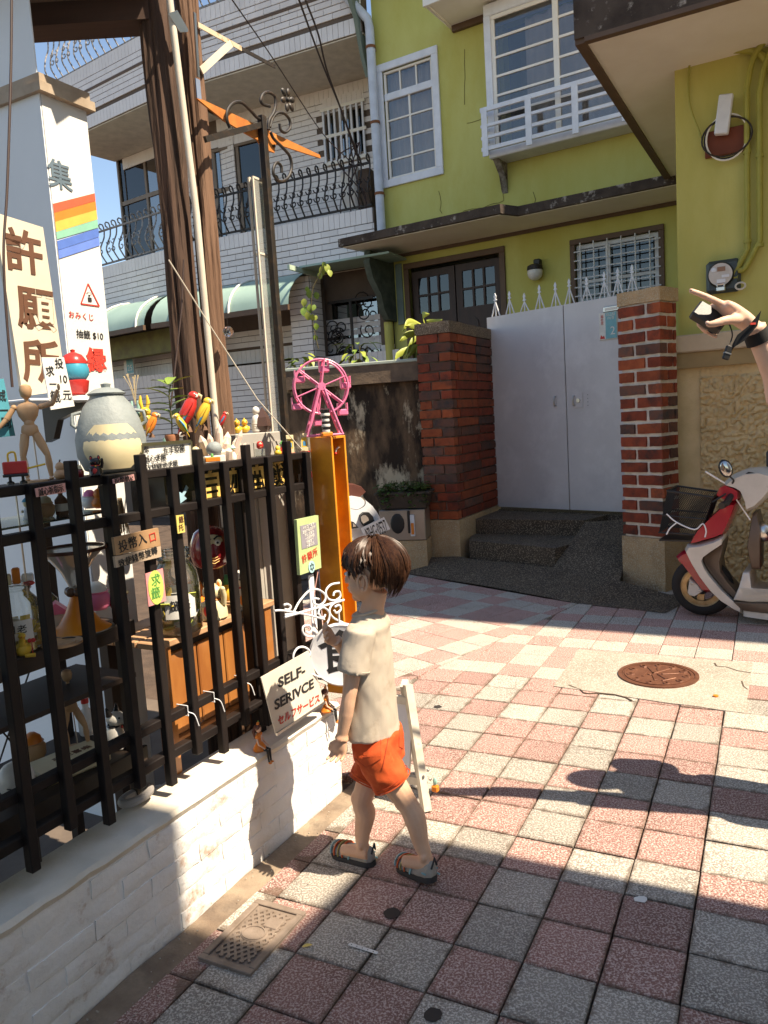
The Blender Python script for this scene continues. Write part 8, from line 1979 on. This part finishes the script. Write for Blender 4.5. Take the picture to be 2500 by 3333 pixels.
# sandals
m_sgrey=pm('sandal_grey',(.36,.32,.27),.8,(.26,.24,.22),scale=30); m_sblue=plain('sandal_blue',(.20,.42,.48),.6); m_sole=plain('sandal_sole',(.035,.032,.032),.7); m_sorg=plain('sandal_orange',(.55,.10,.03),.7); m_solv=plain('sandal_olive',(.30,.27,.10),.7)
def sandal(heel,toe,lift,label):
    d=(toe-heel); L=d.length; d.normalize(); s=up.cross(d).normalized(); base=MB()
    def S(f,w,z): return heel+d*(L*f)+s*w+up*(z+lift*(1-f)**2)
    wid=lambda f: .90*(.026+.010*math.sin(math.pi*min(1,f*.95))+.006*(f>.55)*math.sin(math.pi*(f-.55)/.45))*(1 if f<.9 else 1-(f-.9)*5)
    rings=[]
    for k in range(13):
        f=-.04+1.08*k/12; w=wid(max(0,min(1,f)))*(1 if 0<k<12 else .4); rings.append([S(f,w,.0),S(f,w*1.05,.014),S(f,w*.9,.020),S(f,-w*.9,.020),S(f,-w*1.05,.014),S(f,-w,.0)])
    base.loft(rings); so_=BOY.part('sandal',base,m_sole,smooth=50,label=label)
    m=MB(); rings=[]
    for k in range(15):
        f=-.03+.98*k/14; w=wid(max(0,f)); h=(.050 if f<.22 else .050-.022*(f-.22)/.5 if f<.72 else .028-.012*(f-.72)/.28); 
        if k in (0,14): w*=.5; h*=.75
        rings.append([S(f,w*math.cos(a),.018+h*math.sin(a)**.8) for a in [math.pi*q/12 for q in range(13)]])
    m.loft(rings,cap=True,close=True); me=fuse(m,'upper',.004,3,.5); up_=me_part(BOY,'upper',me,m_sgrey,so_)
    for k,(f0,mt) in enumerate(((.60,m_sorg),(.70,m_solv),(.80,m_sorg),(.90,m_sblue),(.46,m_sblue))):
        m=MB(); w=wid(f0)*1.04; h=(.044-.034*max(0,f0-.3)); m.tube([S(f0+.05*math.sin(a)*(.8 if k<4 else -1.2),w*math.cos(a),.020+h*math.sin(a)) for a in [math.pi*q/12 for q in range(13)]],.0062,6,flat=.5); BOY.sub(so_,'strap',m,mt,smooth=70)
    m=MB(); m.tube([S(-.04,.012,.05),S(-.07,.0,.085),S(-.03,-.012,.055)],.0035,6); BOY.sub(so_,'heel_loop',m,m_sole,smooth=70)
    m=MB(); w=wid(.1)*1.05; m.tube([S(.02+.3*abs(math.sin(a)),w*math.cos(a)*1.0,.034) for a in [math.pi*(-.1+1.2*q/10) for q in range(11)]],.003,5); BOY.sub(so_,'side_trim',m,m_sblue,smooth=70)
    m=MB(); m.tube([S(f,-wid(max(0,min(1,f)))*1.06,.016) for f in [-.02+1.02*q/12 for q in range(13)]],.003,5); BOY.sub(so_,'sole_line',m,m_sblue,smooth=70)
    return so_
def gl(px,py,z=0): return WORLD.loc(gnd(px,py,z))
sandal(gl(1214,2818),gl(1085,2775),.0,'sandal planted flat in the sunlit patch')
s2=sandal(gl(1412,2885),gl(1300,2815),.016,'sandal with its heel lifted and a yellow sole patch showing')
m=MB(); q=gl(1385,2868); m.ball(q+up*.006,(.016,.012,.006),10,6); BOY.sub(s2,'yellow_sole_patch',m,mc_yel)

# ---------------------------------------------------------------- the adult whose arm enters the picture
hw=lambda px,py,Y=2.42: WORLD.loc(at(px,py,Y))
AO=WORLD.loc(V((1.80,2.46,0)))
AD=Thing('person',WORLD,AO,'arm of an adult holding out a small camera with a wrist strap','person')
fa_=(WORLD.loc(V((-1,-.15,0)))).normalized(); la=up.cross(fa_)
def Apt(f,l,z): return AO+fa_*f+la*l+up*z
wrist=hw(2452,1065,2.42); elb=hw(2575,1330,2.46); sho=Apt(-.02,.16,1.40)
ab_=MB()
limb(ab_,[sho,sho.lerp(elb,.5),elb,elb.lerp(wrist,.45),wrist],[.052,.048,.040,.038,.0275],16)
# hand: palm from wrist towards the knuckles
kn=hw(2352,992,2.41); dh=(kn-wrist).normalized(); toward=(WORLD.loc(CAM)-wrist).normalized()
upn=(up-dh*up.dot(dh)).normalized(); dpt=dh.cross(upn).normalized()      # dpt along the depth of the view
if dpt.dot(toward)<0: dpt=-dpt
ell_tube(ab_,[(wrist-dh*.03,upn*.027,dpt*.026),(wrist,upn*.024,dpt*.028),(wrist.lerp(kn,.35),upn*.027,dpt*.036),(wrist.lerp(kn,.75),upn*.024,dpt*.040),(kn,upn*.017,dpt*.038)],18)
def fing(pts,rs,m=ab_):
    m.tube(catmull(pts,4),[rs[0]+(rs[-1]-rs[0])*i/(4*(len(pts)-1)) for i in range(4*(len(pts)-1)+1)],10); m.ball(pts[-1],rs[-1],10,8)
fing([kn-dh*.02+upn*.004,hw(2318,975,2.40),hw(2280,958,2.395),hw(2248,946,2.39)],[.0125,.0085])
tb_=hw(2405,1040,2.39)
fing([tb_,hw(2365,1042,2.36),hw(2330,1052,2.35),hw(2306,1056,2.35)],[.017,.0095])
for k,(dy,tips) in enumerate(((0,((2315,1000),(2285,1030),(2275,1055),(2300,1075))),(1,((2320,1010),(2290,1042),(2288,1070),(2318,1088))))):
    fing([kn-dpt*(.012+.022*k)]+[hw(*q,2.455+.018*k) for q in tips],[.0115,.0085])
fing([kn-dpt*.055-dh*.02,hw(2345,1040,2.49),hw(2322,1075,2.49),hw(2330,1096,2.47)],[.0105,.008])
# rest of the body, outside the picture
for sd in (1,-1):
    limb(ab_,[Apt(0,.10*sd,.92),Apt(.01,.11*sd,.5),Apt(0,.11*sd,.08)],[.09,.06,.042]); ab_.tube([Apt(-.04,.11*sd,.05),Apt(.17,.12*sd,.04)],[.045,.035],10)
ell_tube(ab_,[(Apt(0,0,.88),fa_*.11,la*.17),(Apt(0,0,1.12),fa_*.10,la*.15),(Apt(0,0,1.36),fa_*.11,la*.19),(Apt(0,0,1.47),fa_*.06,la*.09)])
ab_.tube([Apt(0,0,1.44),Apt(.01,0,1.56)],.055,14); ab_.ball(Apt(.02,0,1.63),(.095,.075,.115),18,12); limb(ab_,[Apt(-.02,-.19,1.40),Apt(0,-.24,1.12),Apt(.12,-.2,.95)],[.05,.042,.03])
me=fuse(ab_,'body',.0055,5,.5); me_part(AD,'body',me,m_skin2)
m=MB(); tp=hw(2249,943,2.386); m.ball(tp,(.005,.004,.0035),8,6); AD.part('fingernail',m,plain('nail',(.66,.42,.34),.3)); m=MB(); m.ball(hw(2303,1051,2.34),(.007,.004,.006),8,6); AD.part('fingernail',m,MATS['nail'])
m=MB(); ell_tube(m,[(Apt(0,0,.84),fa_*.125,la*.19),(Apt(0,0,1.12),fa_*.115,la*.17),(Apt(0,0,1.36),fa_*.125,la*.205),(Apt(0,0,1.47),fa_*.07,la*.11)]); d=(elb-sho); m.tube([sho,sho+d*.55],[.065,.062],14); m.tube([Apt(-.02,-.19,1.40),Apt(0,-.235,1.18)],[.062,.06],14); AD.part('shirt',m,plain('navy_cotton',(.04,.05,.08),.9),smooth=60)
m=MB()
for sd in (1,-1): m.tube([Apt(0,.10*sd,.95),Apt(.01,.11*sd,.5),Apt(0,.11*sd,.06)],[.105,.08,.07],14)
AD.part('trousers',m,plain('grey_denim',(.08,.08,.09),.9),smooth=60)
m=MB(); m.ball(Apt(-.0,0,1.67),(.105,.085,.10),18,12); AD.part('hair',m,m_hair,smooth=70)
# wrist strap: wide black band
m=MB(); rings=[]
ax=(elb-wrist).normalized(); sx=ax.cross(toward).normalized(); sy=ax.cross(sx).normalized()
for k in range(2):
    pass
b0=wrist+ax*.012; b1=wrist+ax*.05
ell_tube(m,[(b0,sx*.036,sy*.034),(b1,sx*.040,sy*.038)],20)
cm=Thing('camera',WORLD,hw(2300,1040,2.44),'small dark compact camera held in the outstretched hand','camera')
cm_strap=plain('black_webbing',(.012,.011,.011),.8)
st=Thing('wrist_strap',WORLD,wrist,'wide black camera strap with a red logo around the wrist','strap')
st.part('wrist_band',m,cm_strap)
pts=[hw(2472,1035,2.36),hw(2430,1085,2.37),hw(2395,1110,2.38),hw(2380,1135,2.39)]
m=MB(); wv=[.030,.028,.024,.016]; rows=[[p+up*w*.75+V((.2*w,0,0)),p-up*w*.75-V((.2*w,0,0))] for p,w in zip(pts,wv)]
m.loft([[a,b,b+toward*-.004,a+toward*-.004] for a,b in rows]); st.part('webbing',m,cm_strap)
c=(pts[0]+pts[1])/2; m=MB(); m.bar(c-V((.008,0,-.006)) +toward*.003,c+V((.008,0,.006))+toward*.003,.004,.006); st.part('red_logo',m,m_red_l)
m=MB(); m.box(-.010,.010,-.006,.006,-.022,.022,M.Translation(hw(2368,1148,2.39))@M.Rotation(R(20),4,'Y'),c=.003); bk_=st.part('buckle',m,m_black); m=MB(); m.box(-.010,.010,-.0075,.0075,-.004,.000,M.Translation(hw(2368,1148,2.39))@M.Rotation(R(20),4,'Y')); st.sub(bk_,'buckle_bar',m,m_steel)
m=MB(); m.tube(catmull([hw(2376,1120,2.40),hw(2384,1090,2.41),hw(2376,1060,2.42),hw(2368,1048,2.43)],4),.0022,6); st.part('cord',m,m_black)
# camera body: box lying under the hand
A0=hw(2240,1022,2.44); A1=hw(2283,986,2.47); A2=hw(2378,1042,2.44); A3=hw(2332,1086,2.41)
cx_=(A2-A1).normalized(); cy_=(A0-A1); cy_=(cy_-cx_*cy_.dot(cx_)); 
cyl=cy_.length; cy_.normalize(); cz_=cx_.cross(cy_).normalized()
ctr=(A0+A1+A2+A3)/4; CM=M(((cx_.x,cy_.x,cz_.x,ctr.x),(cx_.y,cy_.y,cz_.y,ctr.y),(cx_.z,cy_.z,cz_.z,ctr.z),(0,0,0,1)))
Lc=(A2-A1).length; m=MB(); m.box(-Lc/2,Lc/2,-cyl/2,cyl/2,-.016,.016,CM,c=.006); cm.part('body',m,pm('camera_black',(.025,.022,.02),.45,bump=.0006,bscale=300))
m=MB(); m.box(-Lc*.42,Lc*.02,-cyl*.50,-cyl*.2,.0,.022,CM,c=.004); cm.part('viewfinder',m,m_sgrey if False else pm('camera_grey',(.10,.10,.10),.35))
m=MB(); m.box(-Lc*.25,Lc*.12,-cyl*.58,-cyl*.48,-.008,.012,CM,c=.002); cm.part('lens_glint',m,plain('blue_glint_paint',(.05,.35,.50),.1))  # solid blue block, the glint of the lens is put into its colour
m=MB(); m.lathe([(.012,0),(.014,.006),(.010,.008)],18,CM@M.Translation((Lc*.28,cyl*.22,.016))); cm.part('dial',m,m_black)
cm.part('numeral',text_mb('50',.016,CM@M.Translation((Lc*.18,cyl*.3,.0245))),m_steel)
# ================================================================== plants
def leafm(n,a,b): return pm(n,a,.5,b,scale=9,vary=.15)
m_leaf=leafm('fresh_leaf',(.13,.22,.03),(.20,.27,.05)); m_leaf2=leafm('yellow_green_leaf',(.30,.32,.05),(.22,.27,.05)); m_ivy=leafm('ivy_leaf',(.05,.10,.02),(.09,.14,.03)); m_stem=pm('stem',(.10,.08,.03),.7)
def leaf(c,d,nrm,L,w,curl=.25,n=4):
    """one curved leaf blade as a small mesh"""
    d=V(d).normalized(); nrm=V(nrm); s=d.cross(nrm)
    if s.length<1e-3: s=d.cross(V((.3,.5,.8)))
    s.normalize(); nn=s.cross(d).normalized(); rows=[]
    for i in range(n+1):
        t_=i/n; ww=w*math.sin(math.pi*min(.98,.06+t_*.92))**.8*.5; p=V(c)+d*(L*t_)-nn*(curl*L*t_*t_)
        rows.append([p-s*ww+nn*ww*.25,p,p+s*ww+nn*ww*.25])
    m=MB(); m.loft(rows,cap=False,close=False); return m
rp=random.Random(21)
# potted sprig on the counter
i=Item('potted_plant',560,1420,.20,'small green leafed plant among the parrot figurines','plant'); s=i.s
i.lat('pot',[(18*s,-30*s),(24*s,0),(22*s,6*s)],pm('terracotta',(.35,.14,.07),.8)); top=V((8*s,0,170*s)); i.tb('stem',catmull([(0,0,0),(4*s,0,60*s),(2*s,2*s,120*s),(10*s,0,165*s)],4),2.2*s,m_stem,6)
for k,(z,a,L) in enumerate(((40,200,62),(55,-20,55),(75,120,60),(90,30,70),(100,170,66),(118,-30,62),(125,150,75),(140,60,60),(150,200,62),(160,-10,72),(165,110,70),(168,80,75),(60,60,50),(30,10,50))):
    dr=V((math.cos(R(a)),.5*math.sin(R(a)),.35+.4*(k%3==0))); m=leaf(i.p+V((4*s,0,z*s)),dr,(0,0,1),L*s*1.15,36*s,.3); i.part('leaf',m,m_leaf,smooth=60)
# dry grass tuft behind the jar
i=Item('dry_grass',440,1300,.42,'dry grass stalks rising behind the grey jar','grass')
for k in range(9): a=rp.uniform(-.6,.6); i.tb('stalk',catmull([(0,0,-.02),(.02*a,0,.04),(.05*a,.01,.075+.02*rp.random())],4),[.0012]*8+[.0035],pm('straw',(.45,.36,.22),.8),5)
# hanging vine by the tiled column
vz=Z(900,650,2.765)
vp=[at(*vz(*q),9.3) for q in ((420,590),(385,680),(330,790),(315,900),(318,1000),(325,1100),(345,1200),(365,1290),(378,1340))]
t=Thing('hanging_vine',WORLD,WORLD.loc(vp[-1]),'leafy vine stem hanging in front of the tiled column','vine')
m=MB(); m.tube([WORLD.loc(q) for q in catmull(vp,4)],.006,5); t.part('stem',m,m_stem)
for (x,y,L) in ((400,620,90),(455,600,80),(470,650,70),(395,670,70),(300,830,85),(350,850,75),(275,800,60),(250,910,80),(250,985,95),(300,960,85),(275,1030,80),(325,1050,70),(345,965,60),(350,1130,70),(340,1240,60),(355,1060,50),(420,580,60)):
    p=WORLD.loc(at(*vz(x,y-20),9.3+rp.uniform(-.06,.06))); m=leaf(p,(rp.uniform(-.5,.5),rp.uniform(-.4,.4),-1),(rp.uniform(-.4,.4),-1,.3),L*.0012,L*.00095,.2); t.part('leaf',m,m_leaf2 if rp.random()<.6 else m_leaf,smooth=60)
# strap leaved plant on the brick pillar
base=at(1392,1150,8.0)
t=Thing('strap_leaf_plant',WORLD,WORLD.loc(base),'yellow green strap leaved plant spilling over beside the dark brick pillar','plant')
for q in (((1375,1060),(1330,1048),(1310,1080)),((1372,1080),(1325,1090),(1300,1112)),((1375,1100),(1340,1112),(1318,1170)),((1376,1110),(1345,1140),(1325,1165)),((1385,1060),(1375,1028),(1398,1022)),((1388,1045),(1420,1050),(1440,1040)),((1376,1120),(1300,1150),(1285,1170)),((1380,1085),(1350,1062),(1318,1062)),((1378,1095),(1360,1130),(1352,1172))):
    P_=[WORLD.loc(at(*x,8.0-.10*k)) for k,x in enumerate(q)]; pts=catmull(P_,5); rows=[]
    for k,p in enumerate(pts):
        tt=k/(len(pts)-1); w=.035*math.sin(math.pi*min(.97,.12+.85*tt)); rows.append([p+V((0,0,w)),p+V((0,-.02,0)),p+V((.2*w,0,-w))])
    m=MB(); m.loft(rows,cap=False,close=False); t.part('leaf',m,m_leaf2,smooth=60)
m=MB(); m.tube([WORLD.loc(base)+V((0,0,-.5)),WORLD.loc(base)],.02,6); t.part('stem',m,m_stem)
# bushy plants behind the coping
for (px,py,lab) in ((1165,1150,'leafy shrub growing behind the mossy wall coping'),(985,1195,'small dark leafed shrub behind the mossy wall, by the pink wheel')):
    c=WORLD.loc(at(px,py+20,9.2)); t=Thing('wall_shrub',WORLD,c-V((0,0,.6)),lab,'shrub','wall shrubs'); m=MB()
    for k in range(9): a=rp.uniform(0,6.28); m.tube([c+V((0,0,-.6)),c+V((.12*math.cos(a),.1*math.sin(a),rp.uniform(0,.2)))],.006,4)
    t.part('stems',m,m_stem,kind='stuff')
    for k in range(34): a=rp.uniform(0,6.28); d=rp.uniform(.03,.2); p=c+V((d*math.cos(a),d*math.sin(a),rp.uniform(-.15,.22))); t.part('leaf',leaf(p,(math.cos(a),math.sin(a),rp.uniform(-.6,.6)),(0,0,1),rp.uniform(.10,.18),.06,.4),m_leaf if k%3 else m_leaf2,smooth=60)
# ivy in the planter
x0,x1,yp,zp=PLANT; mv=MB()
for k in range(420):
    x=rp.uniform(x0,x1); y=rp.uniform(yp-.05,yp+.28); z=zp+rp.uniform(-.02,.09)*(1-.4*abs((x-(x0+x1)/2)/(x1-x0)))
    if rp.random()<.12: y=yp-.04; z=zp-rp.uniform(0,.14)
    a=rp.uniform(0,6.28); l=leaf((x,y,z),(math.cos(a),math.sin(a),rp.uniform(-.5,.5)),(0,0,1),rp.uniform(.03,.055),.04,.2,2); mv.add(l.v,l.f)
iv=Thing('ivy',MW,((x0+x1)/2,yp,zp),'small leafed ivy growing in the dark planter box','plant'); iv.part('foliage',mv,m_ivy,smooth=60,kind='stuff')
mv=MB()
for k in range(26): x=rp.uniform(x0,x1); mv.tube([V((x,yp+.1,zp-.02)),V((x+rp.uniform(-.1,.1),yp+rp.uniform(-.05,.2),zp+rp.uniform(.03,.12)))],.003,4)
iv.part('stems',mv,m_stem,kind='stuff')
# ================================================================== overhead wires
zq=Z(600,0,2.37)
for k,(pts,lab) in enumerate((([(370,0),(690,460),(1060,1020),(1280,1245)],'thin overhead wire crossing nearest the timber posts'),([(885,0),(1060,480),(1210,850),(1320,1170),(1380,1280)],'thick overhead cable, the nearer of the pair to the timber posts'),([(935,0),(1035,270),(1100,540),(1230,900),(1360,1250)],'thick overhead cable, the one of the pair nearer the downpipe'))):
    P_=[WORLD.loc(at(*zq(*q),7.5+4.2*q[1]/1280)) for q in pts]; a=P_[0]+(P_[0]-P_[1])*.6; m=MB(); m.tube(catmull([a]+P_,6),.010 if k else .007,6); single('overhead_wire',WORLD,P_[-1],m,MATS['dark_cable'],lab,'wire','overhead wires')
# junction clutter on the balcony corner
jx=GR.P(*zq(1310,1400),.25)
t=Thing('meter_boxes',GR,jx,'white plastic bottle and brown box tangled in cables on the balcony corner','utility box')
m=MB(); m.box(jx.x-.22,jx.x+.05,.2,.4,jx.z-.5,jx.z+.25,c=.03); t.part('white_box',m,m_white2); m=MB(); m.box(jx.x+.08,jx.x+.3,.2,.4,jx.z-.55,jx.z+.15,c=.03); t.part('brown_box',m,m_brown)
for k in range(5):
    m=MB(); m.tube(catmull([jx+V((rp.uniform(-.1,.3),-.15,.5)),jx+V((rp.uniform(-.2,.3),-.2,rp.uniform(-.1,.3))),jx+V((rp.uniform(-.2,.3),-.18,-.4)),jx+V((rp.uniform(0,.1),-.1,-1.3))],6),.010,5); t.part('cable',m,MATS['dark_cable'])
# ================================================================== litter and stains on the paving
zl=Z(400,2800,1.659)
a=gnd(*zl(1220,458)); b=gnd(*zl(1375,508)); LF=Frame((a.x,a.y,0),math.degrees(math.atan2((b-a).x,(b-a).y))); L=(b-a).length
t=Thing('paper_wristband',LF,(0,0,.004),'torn white paper wristband with punched holes lying on the paving','litter')
m=MB(); pts=[(0,-.006),(L*.5,-.0055),(L,-.005),(L*1.02,.0),(L*.98,.006),(L*.5,.0065),(0,.006)]; m.prism(pts,.0035,.0043,'z'); t.part('band',m,mc_paper)
for k in range(5): m=MB(); m.lathe([(.0018,.0044),(.0018,.0047),(.0001,.0047)],8,M.Translation((L*(.1+.19*k),0,0)),cap=False); t.part('punched_hole',m,m_letter)
for (px,py,r,lab) in ((1276,2975,.026,'dark round stain on the paving beside the lit patch'),(1410,3305,.024,'dark stain on the paving at the bottom picture edge'),(1425,2302,.022,'small round brown stain on the sunlit paving near the shorts')):
    p=gnd(px,py); m=MB(); m.prism([(p.x+r*(1+.3*mnoise.noise(V((math.cos(a)*2,math.sin(a)*2,px))))*math.cos(a),p.y+r*(1+.3*mnoise.noise(V((math.cos(a)*2,math.sin(a)*2,px))))*math.sin(a)) for a in [2*math.pi*i/18 for i in range(18)]],.0022,.0030,'z'); single('stain',WORLD,WORLD.loc(p),m,pm('dark_stain',(.035,.028,.025),.7),lab,'stain') if False else None
    me=m.mesh('stain'); me.materials.append(pm('dark_stain',(.035,.028,.025),.7)); o=link(bpy.data.objects.new('stain',me)); o.parent=pavement
p=gnd(*Z(1200,2500,1.276)(1130,548)); m=MB(); m.prism([(p.x+.02*(1+.5*mnoise.noise(V((math.cos(a)*3,math.sin(a)*3,2))))*math.cos(a),p.y+.016*(1+.5*mnoise.noise(V((math.cos(a)*3,math.sin(a)*3,5))))*math.sin(a)) for a in [2*math.pi*i/16 for i in range(16)]],.0025,.0036,'z'); me=m.mesh('white_splat'); me.materials.append(mc_paper); o=link(bpy.data.objects.new('white_splat',me)); o.parent=pavement
for k,(px,py,c_,lab) in enumerate(((985,3088,mc_ylab,'yellow leaf scrap beside the drain cover'),(2330,2270,mc_org,'orange bottle cap on the concrete patch'))):
    p=gnd(px,py); t=Thing('scrap',WORLD,WORLD.loc(p),lab,'litter'); m=leaf((p.x and WORLD.loc(p)+V((0,0,.006))),(1,.4,0),(0,0,1),.03,.014,.1) if k==0 else MB().lathe([(.013,.005),(.013,.012),(.001,.013)],14,M.Translation(WORLD.loc(p))); t.part('scrap_piece',m,c_)
# loose grit by the wall
mv=MB()
for k in range(260):
    x=rp.uniform(-.6,1.3); y=-rp.uniform(.0,.30)**1.0; p=FEN.w((x,y,.002)); r=rp.uniform(.0012,.004); mv.ball((p.x,p.y,.004),(r,r*.8,r*.6),5,3)
me=mv.mesh('grit'); me.materials.append(m_conc); o=link(bpy.data.objects.new('grit',me)); o['kind']='stuff'; o['label']='fine grit scattered along the foot of the white wall'
